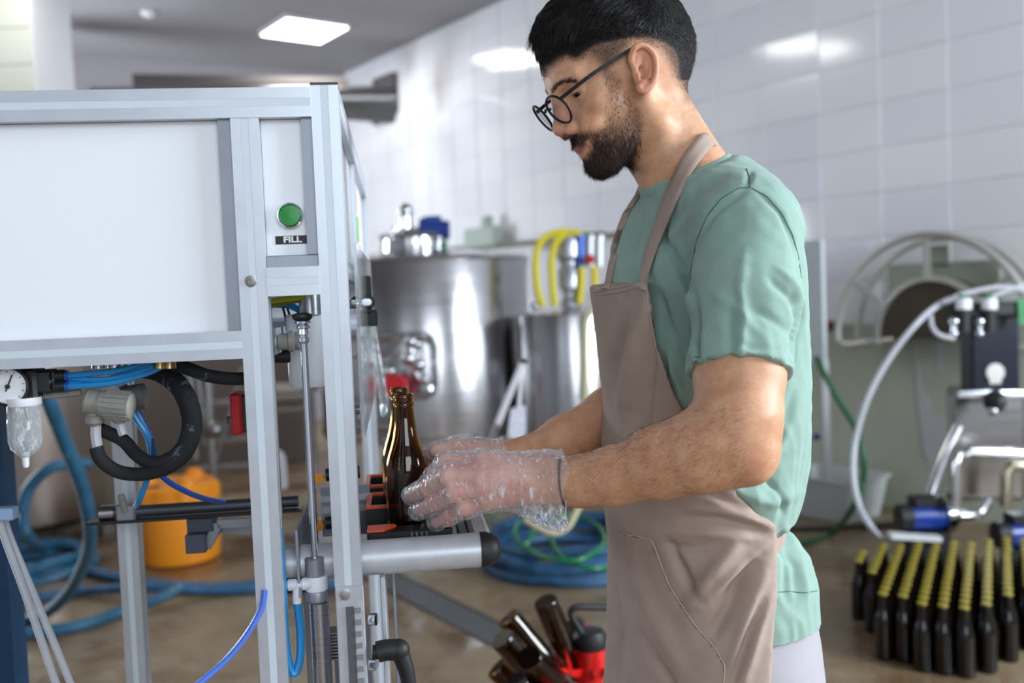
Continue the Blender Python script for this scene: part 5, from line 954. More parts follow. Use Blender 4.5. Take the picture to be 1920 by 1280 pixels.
# ---- head, in its own frame: f = where the face points, t = top of the head, l = the man's left (towards the camera)
HC = P(1166, 147, 1.365); HY = math.radians(17); HP = math.radians(24)
Fh0 = Vector((-math.cos(HY), -math.sin(HY), 0)); Lh = Vector((math.sin(HY), -math.cos(HY), 0))
Fh = Fh0 * math.cos(HP) - UP * math.sin(HP); Th = UP * math.cos(HP) + Fh0 * math.sin(HP)
HM = np.array([list(Fh), list(Th), list(Lh)])
def h2w(v): return np.asarray(v, float) @ HM + npv(HC)
def w2h(p): return HM @ (npv(p) - npv(HC))
def hpt(px, py, l=0.0):
    """pixel -> (f, t, l) on the plane l metres left of the mid plane"""
    p = npv(on_plane(px, py, HC + Lh * l, Lh) - HC); return HM @ p
outline = [(1000, 108), (1001, 125), (1006, 141), (1013, 163), (1019, 183), (1026, 199), (1029, 211), (1031, 222), (1033, 236), (1032, 248), (1035, 257), (1043, 263), (1057, 264), (1061, 271), (1066, 279), (1071, 285), (1079, 288), (1082, 293), (1087, 297), (1090, 303), (1094, 314), (1103, 326), (1120, 332), (1142, 330), (1168, 325), (1190, 322), (1200, 350), (1310, 350), (1318, 250), (1301, 205), (1289, 171), (1285, 131), (1291, 100), (1291, 70), (1282, 35), (1258, 2), (1218, -16), (1165, -22), (1108, -16), (1058, 8), (1022, 45), (1004, 82)]
OUT = np.array([hpt(x, y)[:2] for x, y in outline])
H = Field((-0.125, -0.135, -0.098), (0.15, 0.14, 0.098), 0.00155)
H.f[:] = 0.05
H.ell((-0.013, 0.040, 0), (0.105, 0.084, 0.0745)); H.ell((-0.055, 0.008, 0), (0.060, 0.050, 0.052), k=0.03)
H.ell((0.043, 0.046, 0), (0.062, 0.050, 0.056), k=0.02)
H.ell((0.046, -0.015, 0), (0.056, 0.075, 0.055), k=0.02)
H.ell((0.046, -0.070, 0), (0.050, 0.036, 0.040), k=0.02)
H.ell((0.083, -0.094, 0), (0.0205, 0.019, 0.021), k=0.014)
for s_ in (1, -1):
    H.cone((0.012, -0.066, s_ * 0.044), (0.076, -0.096, s_ * 0.014), 0.017, 0.015, k=0.015)
    H.cone((0.004, 0.0, s_ * 0.056), (0.010, -0.062, s_ * 0.047), 0.016, 0.015, k=0.015)
    H.ell((0.066, -0.014, s_ * 0.040), (0.022, 0.016, 0.018), k=0.016)
    H.cone((0.094, 0.026, s_ * 0.010), (0.082, 0.031, s_ * 0.042), 0.0125, 0.0105, k=0.012)
    H.ell((0.083, -0.040, s_ * 0.026), (0.016, 0.020, 0.016), k=0.014)
for s_ in (1, -1):
    H.ell((0.101, 0.006, s_ * 0.034), (0.013, 0.0115, 0.0175), k=0.014, mode='sub')
H.cone((0.101, 0.016, 0), (0.1135, -0.022, 0), 0.0085, 0.0095, k=0.012)
H.ell((0.1165, -0.027, 0), (0.0115, 0.0105, 0.0115), k=0.008)
for s_ in (1, -1):
    H.ell((0.1070, -0.0330, s_ * 0.0135), (0.0110, 0.0100, 0.0080), k=0.004)
    H.ell((0.1125, -0.0435, s_ * 0.0075), (0.0060, 0.0050, 0.0030), k=0.002, mode='sub')
for s_ in (1, -1):
    nc_ = hpt(1055, 254.5, 0.0185) * (1, 1, s_); H.ell(nc_, (0.0075, 0.0030, 0.0060), np.array([[0.9, 0.42, 0], [-0.42, 0.9, 0], [0, 0, 1]]), k=0.0012, mode='sub')
    H.cone(hpt(1070, 232, 0.024) * (1, 1, s_), hpt(1077, 252, 0.024) * (1, 1, s_), 0.0030, 0.0026, k=0.005, mode='sub')
H.ell((0.084, -0.060, 0), (0.021, 0.022, 0.028), k=0.012)
mc = hpt(1101, 269, 0.025)
for s_ in (1, -1):
    H.cone((0.1030, -0.0625, 0.0), (mc[0] - 0.001, mc[1] + 0.001, s_ * 0.024), 0.0062, 0.0030, k=0.004)
    H.cone((0.0985, -0.0750, 0.0), (mc[0] - 0.001, mc[1] - 0.002, s_ * 0.022), 0.0068, 0.0030, k=0.004)
    H.cone((0.1090, -0.0690, 0.0), (mc[0] + 0.004, mc[1] - 0.0005, s_ * 0.024), 0.0024, 0.0014, k=0.003, mode='sub')
EYE = np.array([0.0800, 0.0078, 0.0315])
for s_ in (1, -1):
    c = EYE * (1, 1, s_)
    H.ell(c, (0.0138, 0.0132, 0.0145), k=0.004)
    H.ell(c + (0.0105, -0.0032, s_ * 0.0026), (0.0078, 0.0030, 0.0122), k=0.0015, mode='sub')
    H.cone(c + (0.0105, 0.0065, -s_ * 0.008), c + (0.0080, 0.0055, s_ * 0.010), 0.0012, 0.0012, k=0.003, mode='sub')
H.cone(w2h(P(1214, 168, 1.375)), w2h(P(1245, 262, 1.39)), 0.050, 0.0505, k=0.03)
H.cone(w2h(P(1245, 262, 1.39)), w2h(P(1296, 352, 1.40)), 0.052, 0.066, k=0.03); H.cone(w2h(P(1236, 235, 1.33)), w2h(P(1226, 335, 1.375)), 0.011, 0.009, k=0.03)
H.cone(w2h(P(1262, 300, 1.40)), w2h(P(1362, 385, 1.30)), 0.036, 0.030, k=0.05)
# exact mid profile
X, Y, Z = H.axes(); dd = poly_sd(np.broadcast_to(X, H.n[[0, 1, 0]][:2].tolist() + [1]).copy(), np.broadcast_to(Y, H.n[:2].tolist() + [1]).copy(), OUT)
H.f = -smin(-H.f, -dd.astype(np.float32), 0.006)
# ear
LE = 0.079
earpx = [(1193, 133), (1186, 121), (1183, 108), (1189, 91), (1200, 85), (1214, 89), (1226, 103), (1230, 122), (1228, 143), (1221, 159), (1211, 169), (1203, 171), (1198, 163)]
E3 = [hpt(x, y, LE + (0.000 if i < 3 else 0.004 + 0.006 * math.sin(PI * min(1, (i - 2) / 9)))) for i, (x, y) in enumerate(earpx)]
ec = np.mean(E3, 0); er = hpt(1207, 126, LE)
for s_ in (1, -1):
    S3 = np.array([1, 1, s_])
    ea = E3[5] - E3[11]; ea = ea / np.linalg.norm(ea); ax2 = np.cross(ea, (0, 0, 1)); ax2 /= np.linalg.norm(ax2)
    R_ = np.array([ax2, ea, np.cross(ax2, ea)]) * S3[None]
    H.ell((er + (0, 0.001, 0.001)) * S3, (0.0165, 0.029, 0.0052), R_, k=0.004)
    H.cone((er + (0.004, 0, -0.016)) * S3, (er + (0.003, -0.002, -0.004)) * S3, 0.014, 0.010, k=0.006)
    H.ell((er + (0.0015, -0.002, 0.0085)) * S3, (0.0105, 0.0185, 0.0062), R_, k=0.004, mode='sub')
    H.ell((hpt(1201, 136, LE) + (0, 0, 0.004)) * S3, (0.0065, 0.0085, 0.0080), R_, k=0.003, mode='sub')
    EC = [npv(x) for x in catmull([Vector(x) for x in E3], 4)]
    for i in range(len(EC) - 1):
        H.cone(EC[i] * S3, EC[i + 1] * S3, 0.0037 if i > 6 else 0.0027, 0.0037 if i < 36 else 0.0044, k=0.0025)
    an = [(1219, 106), (1221, 124), (1217, 142), (1209, 153), (1202, 155)]; A3 = [hpt(x, y, LE + 0.0035) for x, y in an]
    for p_, n_ in zip(A3, A3[1:]): H.cone(p_ * S3, n_ * S3, 0.0026, 0.0026, k=0.003)
    H.ell((hpt(1195, 143, LE) + (0, 0, 0.002)) * S3, (0.0035, 0.0055, 0.004), R_, k=0.003)
    H.ell((hpt(1206, 163, LE) + (0, 0, 0.004)) * S3, (0.0065, 0.0085, 0.0042), R_, k=0.004)
# neck stub (the rest of the neck is blended in world space below)
N0, N1, N2 = P(1226, 205, 1.385), P(1262, 290, 1.395), P(1290, 360, 1.40)
hv, hf = H.mesh()
hv = relax(hv, hf, 1, 0.3)
def mirror_head(V):
    M_ = V.copy(); M_[:, 2] = np.abs(M_[:, 2]); return project(h2w(M_))
mx, my, _ = mirror_head(hv)
# hair, beard and lip masks are drawn where the hair grows
hair_poly = [(960, 200), (1003, 135), (1012, 116), (1035, 98), (1060, 86), (1078, 92), (1090, 82), (1112, 70), (1150, 62), (1185, 54), (1222, 55), (1255, 66), (1277, 84), (1287, 108), (1289, 140), (1340, 160), (1340, -60), (900, -60)]
fade = poly_sd(mx, my, hair_poly)
fade2 = poly_sd(mx, my, [(1075, 88), (1090, 98), (1120, 118), (1135, 140), (1150, 118), (1180, 92), (1190, 78), (1236, 92), (1250, 118), (1268, 150), (1284, 190), (1340, 200), (1340, -60), (1075, -60)])
hairm = np.clip(np.maximum(sstep(34, 4, fade) * (my < 150), 0.62 * sstep(14, -18, fade2)), 0, 1)
isear = (np.abs(hv[:, 2]) > 0.0755) & (poly_sd(mx, my, [(1178, 80), (1200, 78), (1232, 90), (1236, 130), (1228, 168), (1204, 178), (1190, 160), (1182, 125)]) < 0)
hairm[isear] = 0; hairm[(hv[:, 0] > 0.105)] = 0
beard_poly = [(1133, 128), (1152, 132), (1168, 160), (1182, 190), (1200, 205), (1207, 232), (1200, 268), (1188, 300), (1178, 332), (1120, 345), (1085, 330), (1086, 305), (1095, 300), (1104, 290), (1112, 276), (1104, 262), (1085, 268), (1066, 283), (1056, 275), (1058, 262), (1080, 250), (1098, 248), (1118, 246), (1136, 232), (1138, 200), (1140, 170), (1134, 150)]
bsd = poly_sd(mx, my, beard_poly); beardm = sstep(10, -10, bsd) * (1 - isear)
beardm *= 0.45 + 0.55 * sstep(205, 275, my)
lip_poly = [(1060, 274), (1080, 272), (1101, 268), (1096, 282), (1088, 296), (1081, 296), (1070, 288)]
lipm = sstep(2, -2, poly_sd(mx, my, lip_poly)) * (np.abs(hv[:, 2]) < 0.026); beardm *= 1 - lipm
redm = 0.34 * sstep(0.074, 0.080, np.abs(hv[:, 2])) * (poly_sd(mx, my, [(1178, 80), (1200, 78), (1232, 90), (1236, 130), (1228, 168), (1204, 178), (1190, 160), (1182, 125)]) < 0) + 0.35 * sstep(22, 4, np.hypot(mx - 1058, my - 248)) + 0.18 * sstep(30, 8, np.hypot(mx - 1100, my - 222))

# ---- neck, arms and hands in world space
def chain(F_, pts, radii, k):
    for a, c, r1, r2 in zip(pts, pts[1:], radii, radii[1:]): F_.cone(npv(a), npv(c), r1, r2, k)
lo = np.minimum.reduce([npv(N0), npv(N2)]) - 0.14; hi = np.maximum.reduce([npv(N0), npv(N2)]) + 0.14
NK = Field(lo, hi, 0.0025); NK.f[:] = 0.05
NK.cone(npv(P(1212, 165, 1.375)), npv(P(1245, 262, 1.39)), 0.050, 0.051, 0.01); NK.cone(npv(P(1245, 262, 1.39)), npv(P(1296, 352, 1.40)), 0.052, 0.066, 0.03)
NK.cone(npv(P(1236, 235, 1.33)), npv(P(1226, 335, 1.375)), 0.011, 0.009, 0.03)
NK.cone(npv(P(1262, 300, 1.40)), npv(P(1362, 385, 1.30)), 0.036, 0.030, 0.05)
nv, nf = NK.mesh()
SH = P(1400, 437, 1.205); EL = P(1398, 842, 1.115); WR = P(1052, 903, 1.215)
ARM_LO = np.array([-0.20, 1.0, 0.95]); ARM_HI = np.array([0.42, 1.36, 1.46])
def hand_left(F_, g=0.0):
    k = 0.008
    fing = {'index': [(905, 866, 1.215), (838, 869, 1.228), (814, 892, 1.262), (797, 908, 1.300)],
            'middle': [(903, 889, 1.200), (843, 891, 1.205), (803, 913, 1.240), (770, 929, 1.279)],
            'ring': [(906, 913, 1.200), (853, 922, 1.202), (817, 941, 1.238), (785, 957, 1.272)],
            'pinky': [(912, 936, 1.208), (872, 950, 1.212), (845, 964, 1.240), (818, 978, 1.268)]}
    rad = {'index': (0.0115, 0.0112, 0.0092, 0.0075), 'middle': (0.0124, 0.0126, 0.0108, 0.0088), 'ring': (0.0118, 0.0114, 0.0100, 0.0085), 'pinky': (0.0108, 0.0100, 0.0090, 0.0078)}
    W0 = P(1046, 902, 1.218)
    for n_, (dy, dz) in {'index': (-9, 0.0), 'middle': (-2, -0.006), 'ring': (6, -0.004), 'pinky': (13, 0.004)}.items():
        p = [P(*x) for x in fing[n_]]; w_ = P(1030, 900 + dy, 1.216 + dz)
        F_.cone(npv(w_), npv(p[0]), 0.0175 + g, rad[n_][0] + 0.0025 + g, 0.014)
    F_.cone(npv(P(985, 905, 1.222)), npv(P(925, 900, 1.222)), 0.020 + g, 0.018 + g, 0.014)
    for n_ in fing:
        p = [P(*x) for x in fing[n_]]; r = [x + g for x in rad[n_]]
        sub = Field.__new__(Field); a = np.min([npv(x) for x in p], 0) - 0.03; c = np.max([npv(x) for x in p], 0) + 0.03
        sl = F_.region(a, c); sub.lo = F_.lo + np.array([q_.start for q_ in sl]) * F_.h; sub.h = F_.h; sub.n = np.array([q_.stop - q_.start for q_ in sl]); sub.f = np.full(sub.n, 0.05, np.float32)
        chain(sub, p, r, 0.004); sub.ell(npv(p[1]), (r[1] + 0.0014,) * 3, k=0.004); sub.ell(npv(p[2]), (r[2] + 0.0006,) * 3, k=0.003)
        F_.f[sl] = smin(F_.f[sl], sub.f, 0.0035)
    t_ = [P(1000, 880, 1.236), P(938, 872, 1.268), P(885, 868, 1.302), P(838, 874, 1.328)]
    chain(F_, t_, [0.017 + g, 0.0135 + g, 0.0112 + g, 0.009 + g], 0.008)
AL = Field(ARM_LO, ARM_HI, 0.0019); AL.f[:] = 0.05
chain(AL, [P(1398, 560, 1.175), P(1386, 700, 1.140), P(1384, 790, 1.118), EL], [0.054, 0.0500, 0.0478, 0.036], 0.02)
AL.cone(npv(P(1412, 868, 1.115)), npv(P(1380, 872, 1.13)), 0.017, 0.019, 0.02)
chain(AL, [P(1388, 846, 1.115), P(1318, 850, 1.128), P(1240, 868, 1.155), P(1150, 891, 1.182), P(1085, 902, 1.205), WR], [0.036, 0.0425, 0.0385, 0.0325, 0.0285, 0.0268], 0.02)
AL.cone(npv(P(1345, 812, 1.105)), npv(P(1215, 848, 1.150)), 0.030, 0.018, 0.03)
AL.cone(npv(P(1240, 896, 1.150)), npv(P(1120, 915, 1.190)), 0.014, 0.010, 0.02)
hand_left(AL)
av, af = AL.mesh()
RSH = P(1232, 448, 1.575); REL = P(1236, 728, 1.555); RWR = P(985, 853, 1.455)
def hand_right(F_, g=0.0):
    k = 0.008
    T_ = [((952, 850, 1.44), (903, 843, 1.415), (856, 838, 1.392), (815, 845, 1.376)), ((905, 858, 1.45), (850, 848, 1.447), (812, 852, 1.43), (780, 862, 1.43)),
          ((905, 874, 1.452), (850, 868, 1.452), (812, 872, 1.44), (775, 878, 1.43)), ((908, 890, 1.448), (855, 888, 1.45), (818, 890, 1.44), (782, 894, 1.43)), ((912, 906, 1.44), (862, 908, 1.444), (828, 908, 1.437), (795, 910, 1.43))]
    R_ = [(0.0170, 0.0135, 0.0125, 0.0100), (0.012, 0.0108, 0.0095, 0.008), (0.012, 0.0112, 0.0098, 0.0083), (0.0115, 0.0105, 0.0092, 0.008), (0.010, 0.0092, 0.008, 0.007)]
    for i, (t_, r_) in enumerate(zip(T_, R_)):
        p = [P(*x) for x in t_]
        if i: F_.cone(npv(P(985, 848 + 6 * i, 1.452)), npv(p[0]), 0.018 + g, r_[0] + 0.002 + g, 0.012)
        chain(F_, p, [x + g for x in r_], 0.004)
AR = Field((-0.20, 1.30, 0.98), (0.36, 1.66, 1.44), 0.0028); AR.f[:] = 0.05
chain(AR, [P(1228, 560, 1.57), REL], [0.052, 0.040], 0.03)
chain(AR, [REL, P(1150, 778, 1.525), P(1060, 822, 1.49), RWR], [0.040, 0.044, 0.0335, 0.026], 0.02)
AR.cone(npv(RWR), npv(P(940, 852, 1.445)), 0.025, 0.020, 0.015)
hand_right(AR)
rv, rf = AR.mesh()
# one body mesh
hw = h2w(hv); Vs = [hw, nv, av, rv]; Fs = [hf, nf, af, rf]; off = np.cumsum([0] + [len(v) for v in Vs])[:-1]
if HM[0] @ np.cross(HM[1], HM[2]) < 0: Fs[0] = hf[:, ::-1]
nm = lambda v: np.zeros(len(v))
nx_, ny_, _ = project(nv); neckfade = 0.5 * sstep(16, -16, poly_sd(nx_, ny_, [(1250, 60), (1238, 92), (1252, 130), (1268, 160), (1286, 200), (1330, 200), (1330, 60)]))
nbeard = 0.75 * sstep(10, -12, poly_sd(nx_, ny_, [(1100, 250), (1205, 200), (1205, 240), (1190, 300), (1176, 336), (1100, 360)]))
ax_, ay_, _ = project(av); armred = 0.3 * sstep(34, 8, np.hypot(ax_ - 1418, ay_ - 868)) 
rx_, ry_, _ = project(rv)
body = np_mesh('body', np.concatenate(Vs), np.concatenate([f + o for f, o in zip(Fs, off)]), SKIN, man,
               {'hairm': np.concatenate([hairm, neckfade, nm(av), nm(rv)]), 'beardm': np.concatenate([beardm, nbeard, nm(av), nm(rv)]),
                'lipm': np.concatenate([lipm, nm(nv), nm(av), nm(rv)]), 'redm': np.concatenate([redm, nm(nv), armred, 0 * rx_]), 'handm': np.concatenate([nm(hv), nm(nv), 0.85 * sstep(1040, 960, ax_), 0.7 * sstep(960, 900, rx_)])})
# fine hair on the near forearm
ia = rng0 = np.random.default_rng(11); fc = av[af].mean(1); fx_, fy_, _ = project(fc); pr0 = ((fx_ > 1072) & (fx_ < 1400) & (fy_ > 760)).astype(float) * (0.3 + sstep(930, 840, fy_)); pr0 /= pr0.sum()
ii = ia.choice(len(af), 2600, p=pr0); nn_ = normals(av, af)[af[ii, 0]]; dd_a = np.array(list(P(1040, 930, 1.2) - P(1400, 850, 1.12))); dd_a = dd_a / np.linalg.norm(dd_a) + np.array([0, 0, -0.5]); dd_a = dd_a[None] - nn_ * (nn_ @ dd_a)[:, None] + nn_ * 0.15
strands('arm_hair', fc[ii], dd_a, nn_, 0.008 * ia.uniform(0.6, 1.3, 2600), 0.00009, BEARD, man, 0.25, 3, 7)['kind'] = 'stuff'
# eyes
EM = NT('eyeball'); tc = EM.n('TexCoord'); sp = EM.n('SeparateXYZ'); EM.l(tc.outputs['Object'], sp.inputs[0])
for s_, nm_ in ((1, 'left'), (-1, 'right')):
    c = EYE * (1, 1, s_); g = np.array([0.84, -0.42, 0.34]); g /= np.linalg.norm(g)
    for (r, cut, m_, n_) in ((0.0119, None, mat('eye white', srgb(165, 150, 146), 0.12), 'eye'), (0.0121, 0.84, mat('iris', srgb(52, 34, 24), 0.1), 'iris'), (0.0122, 0.975, mat('pupil', srgb(6, 5, 5), 0.05), 'pupil')):
        mb = MB(); x, y, d = frame_of(Vector(g)); 
        mb.ball((0, 0, 0), r, 24, 24, Matrix((x, y, d)).transposed())
        vs = np.array([list(v) for v in mb.v]); keep = None
        if cut: mb.f = [f for f in mb.f if all(vs[i] @ g / r > cut - 0.03 for i in f)]
        mb.v = [Vector(h2w(v + c)) for v in vs]
        if n_ == 'eye': eye_o = mb.build(n_, m_, man, world=True)
        else: mb.build(n_, m_, eye_o, world=True)
# ---- hair: cap with thickness, then strands over it
cap = Field((-0.135, -0.02, -0.1), (0.15, 0.165, 0.1), 0.002)
Xc, Yc, Zc = cap.axes()
def head_at(V):
    q_ = (V - H.lo) / H.h; i = np.clip(np.floor(q_).astype(int), 0, H.n - 2); f_ = np.clip(q_ - i, 0, 1); o_ = 0
    for a in (0, 1):
        for b_ in (0, 1):
            for c_ in (0, 1):
                o_ = o_ + H.f[i[:, 0] + a, i[:, 1] + b_, i[:, 2] + c_] * (f_[:, 0] if a else 1 - f_[:, 0]) * (f_[:, 1] if b_ else 1 - f_[:, 1]) * (f_[:, 2] if c_ else 1 - f_[:, 2])
    return o_
G = np.stack(np.broadcast_arrays(Xc, Yc, Zc), -1).reshape(-1, 3).astype(float)
e1 = np.sqrt(((G[:, 0] + 0.011) / 0.107) ** 2 + ((G[:, 1] - 0.040) / 0.086) ** 2 + (G[:, 2] / 0.0765) ** 2)
base_d = np.minimum((e1 - 1) * 0.085, np.where((np.abs(G) < 0.2).all(1), head_at(G) + np.where((G < H.lo) | (G > H.lo + H.h * (H.n - 1)), 0.02, 0).max(1), 1))
gx, gy, _ = mirror_head(G)
sd = poly_sd(gx, gy, [(935, 160), (986, 134), (1003, 131), (1012, 112), (1036, 95), (1060, 84), (1078, 90), (1092, 80), (1112, 68), (1150, 60), (1185, 52), (1222, 53), (1255, 64), (1275, 80), (1285, 105), (1287, 138), (1345, 150), (1345, -70), (900, -70)])
thick = 0.0150 * sstep(6, -78, sd) * (1 + 0.3 * sstep(1120, 1000, gx)) * (1 - 0.55 * sstep(0.03, 0.09, -G[:, 0])) + 0.005 * sstep(1090, 1010, gx) * sstep(6, -12, sd)
thick = thick + 0.0022 * vnoise(G * (0.35, 1, 1), 110, 3) * sstep(0, -30, sd)
sd = sd + 5 * vnoise(G, 160, 44) + 4 * vnoise(G, 330, 45)
cap.f = np.where(sd < 6, base_d - thick, 0.05).reshape(cap.n).astype(np.float32)
cap.f = np.maximum(cap.f, (-(base_d + 0.006)).reshape(cap.n).astype(np.float32))
ear_clear = (poly_sd(gx, gy, [(1176, 78), (1200, 74), (1234, 88), (1238, 130), (1210, 178), (1180, 150)]) < 0) & (np.abs(G[:, 2]) > 0.070)
cap.f[ear_clear.reshape(cap.n)] = 0.05
cv, cf = cap.mesh(); cv = relax(cv, cf, 1, 0.4)
hcf = cf if HM[0] @ np.cross(HM[1], HM[2]) > 0 else cf[:, ::-1]
hair = np_mesh('hair', h2w(cv), hcf, mat('dark hair base', srgb(17, 13, 12), 0.8, spec=0.15), man)
rng = np.random.default_rng(5)
def sample(V, F, n, wgt):
    N_ = normals(V, F); c = V[F].mean(1); w_ = wgt(c); a = np.linalg.norm(np.cross(V[F[:, 1]] - V[F[:, 0]], V[F[:, 2]] - V[F[:, 0]]), axis=1)
    p = a * w_; p /= p.sum(); i = rng.choice(len(F), n, p=p); u_, v_ = rng.random((2, n, 1)); q_ = V[F[i]]
    return q_[:, 0] + (q_[:, 1] - q_[:, 0]) * u_ + (q_[:, 3 % F.shape[1]] - q_[:, 0]) * v_, N_[F[i, 0]]
sgn = 1 if HM[0] @ np.cross(HM[1], HM[2]) > 0 else -1
r_, n_ = sample(cv, cf, 20000, lambda c: 1.0 + 0 * c[:, 0]); e_ = (r_ - (-0.011, 0.04, 0)); out = e_ / np.linalg.norm(e_, axis=1)[:, None]
xx, yy, _ = mirror_head(r_); s2 = poly_sd(xx, yy, hair_poly)
flow = np.array([1.0, -0.25, 0.0]) + out * (0.20, 0.15, 0.5) + np.where(r_[:, :1] > 0.06, 1, 0) * np.array([0.3, -1.1, 0]) + sstep(-0.02, -0.07, r_[:, :1]) * np.array([-1.0, -1.9, 0])
flow = flow / np.linalg.norm(flow, axis=1)[:, None]; flow = flow - out * (flow * out).sum(1)[:, None] + out * (0.09 - 0.07 * sstep(-0.01, -0.06, r_[:, :1]))
ln = (0.010 + 0.024 * sstep(-5, -60, s2)) * rng.uniform(0.6, 1.2, len(r_)); ln = np.minimum(ln, np.where(r_[:, 0] > 0.085, 0.020, 1)); ln *= 1 - 0.6 * sstep(-0.02, -0.08, r_[:, 0])
ok = ~((xx < 1020) & (yy > 128))
strands('hair_strand', h2w(r_ - out * 0.001)[ok], (flow @ HM)[ok], (out @ HM)[ok], ln[ok], 0.00038, HAIR, hair, 0.08, 4, 3)['kind'] = 'stuff'
# short hairs of the fade and the beard grow from the skin itself
def grow(n, mask, L, r, m_, direc, par, nm2, curl=0.25, seed=2, lift=0.35, seg=2):
    msk = mask
    pts, nr = sample(hv, hf, n, lambda c: np.clip(msk[hf].mean(1), 0, 1) ** 1.3); e = pts - (0.02, 0.0, 0); nn = e / np.linalg.norm(e, axis=1)[:, None]; nn = np.where((nr * nn).sum(1)[:, None] < 0, -nr, nr)
    fx, fy, _ = mirror_head(pts); d = direc(pts, fx, fy); d = d - nn * (d * nn).sum(1)[:, None]; d /= np.linalg.norm(d, axis=1)[:, None] + 1e-9; d = d + nn * lift
    ll = (L(pts, fx, fy) if callable(L) else L) * rng.uniform(0.6, 1.25, n)
    o_ = strands(nm2, h2w(pts), d @ HM, nn @ HM, ll, r, m_, par, curl, seg, seed); o_['kind'] = 'stuff'; return o_
bm = beardm * (1 - lipm)
blen = lambda p, x, y: 0.0055 + 0.0065 * sstep(240, 300, y) + 0.002 * sstep(25, 5, np.hypot(x - 1072, y - 268))
bdir = lambda p, x, y: np.stack([0.35 + 0 * x, -1 + 0 * x, np.sign(p[:, 2]) * 0.05], 1) + np.where((y < 282) & (x < 1112), 1, 0)[:, None] * np.array([0.2, -0.3, 0]) + np.where((x > 1130) & (y < 240), 1, 0)[:, None] * np.array([0.0, -0.3, 0])
grow(9500, bm * (0.42 + 0.58 * sstep(225, 285, my) + 2.2 * sstep(26, 8, np.hypot(mx - 1078, my - 268)) * (my < 282)), blen, 0.00021, BEARD, bdir, man, 'beard', 0.45, 4, 0.28, 3)
grow(17000, np.clip(hairm, 0, 1) * (fade > -26) * (fade < 30) * (1 - isear), lambda p, x, y: 0.0026 + 0.0075 * sstep(12, -16, poly_sd(x, y, hair_poly)), 0.00016, HAIR, lambda p, x, y: np.stack([0 * x - 0.2, 0 * x - 1, 0 * x], 1), hair, 'short_hair', 0.3, 6, 0.3)
brow = sstep(3.5, -1.5, line_sd(mx, my, [(1035, 172), (1043, 161), (1056, 154), (1070, 152), (1078, 154)]) - 1.6) * (my < 182) * (hv[:, 0] > 0.05)
grow(850, brow, 0.0062, 0.00021, HAIR, lambda p, x, y: np.stack([-0.6 + 0 * x, 0.55 + 0 * x, np.sign(p[:, 2]) * 0.8], 1), man, 'eyebrow', 0.2, 8, 0.12)

# ---- torso lofts fitted so that their outline meets the outline of the clothes
def fit_rings(tab, yaw_o=BO):
    out_ = []
    for py, xf, xb, hb in tab:
        c, a = 0.0, 0.13; z = P((xf + xb) / 2, py, 1.385).z
        t = np.linspace(0, 2 * PI, 60, endpoint=False); ct, st = np.cos(t), np.sin(t); se = lambda v: np.sign(v) * np.abs(v) ** (2 / 2.35)
        for _ in range(14):
            u_, w_ = c + a * se(ct), hb * se(st)
            Pw = np.stack([yaw_o.x + FWD.x * u_ + LEFT.x * w_, yaw_o.y + FWD.y * u_ + LEFT.y * w_, np.full_like(u_, z)], 1); px_, _, _ = project(Pw)
            ef, eb = px_.min() - xf, px_.max() - xb; c += (ef + eb) / 2 / 1300; a += (ef - eb) / 2 / 1300; a = max(a, 0.02)
        out_.append((z, c, a, hb))
    return np.array(sorted(out_))
def loft_field(R, n=2.35, grow_=0.0):
    def fn(X, Y, Z):
        c = np.interp(Z, R[:, 0], R[:, 1]); a = np.interp(Z, R[:, 0], R[:, 2]) + grow_; hb = np.interp(Z, R[:, 0], R[:, 3]) + grow_
        u_ = (X - BO.x) * FWD.x + (Y - BO.y) * FWD.y - c; w_ = (X - BO.x) * LEFT.x + (Y - BO.y) * LEFT.y
        k = (np.abs(u_ / a) ** n + np.abs(w_ / hb) ** n + 1e-9) ** (1 / n); return (k - 1) * np.minimum(a, hb) * 0.9
    return fn
shirt_tab = [(296, 1300, 1376, .05), (320, 1240, 1412, .085), (350, 1212, 1446, .13), (400, 1180, 1478, .165), (450, 1162, 1500, .185), (500, 1148, 1509, .19), (550, 1136, 1515, .19), (620, 1133, 1518, .185), (700, 1136, 1521, .175),
             (800, 1142, 1524, .17), (850, 1143, 1522, .168), (900, 1144, 1512, .166), (940, 1146, 1500, .163), (965, 1146, 1490, .160), (982, 1147, 1468, .156), (1000, 1148, 1490, .158), (1040, 1148, 1521, .162), (1080, 1148, 1534, .165), (1132, 1148, 1538, .168)]
RS = fit_rings(shirt_tab)
zt = RS[-1, 0]; zb = RS[0, 0]
S = Field((-0.02, 1.02, zb - 0.02), (0.52, 1.74, zt + 0.06), 0.0034); S.f[:] = 0.05
big = (S.lo - 1, S.lo + S.n * S.h + 1)
S.op(*big, loft_field(RS)); 
S.op(S.lo - 1, npv((9, 9, 9)), lambda X, Y, Z: (Z - zt) + 0 * X + 0 * Y, 0.02, 'int')
S.cone(npv(P(1318, 366, 1.385)), npv(P(1398, 418, 1.225)), 0.052, 0.058, 0.05)
S.cone(npv(P(1290, 366, 1.42)), npv(P(1238, 425, 1.56)), 0.050, 0.052, 0.05)
sub_ = Field(S.lo, S.lo + S.h * (S.n - 1), S.h); sub_.n = S.n; sub_.f = np.full(S.n, 0.05, np.float32)
chain(sub_, [SH, P(1398, 560, 1.172), P(1386, 702, 1.138), P(1384, 740, 1.13)], [0.063, 0.0635, 0.0585, 0.0585], 0.02)
chain(sub_, [RSH, P(1226, 560, 1.565), P(1232, 690, 1.56)], [0.056, 0.056, 0.054], 0.02)
hemz = P(1386, 702, 1.138)
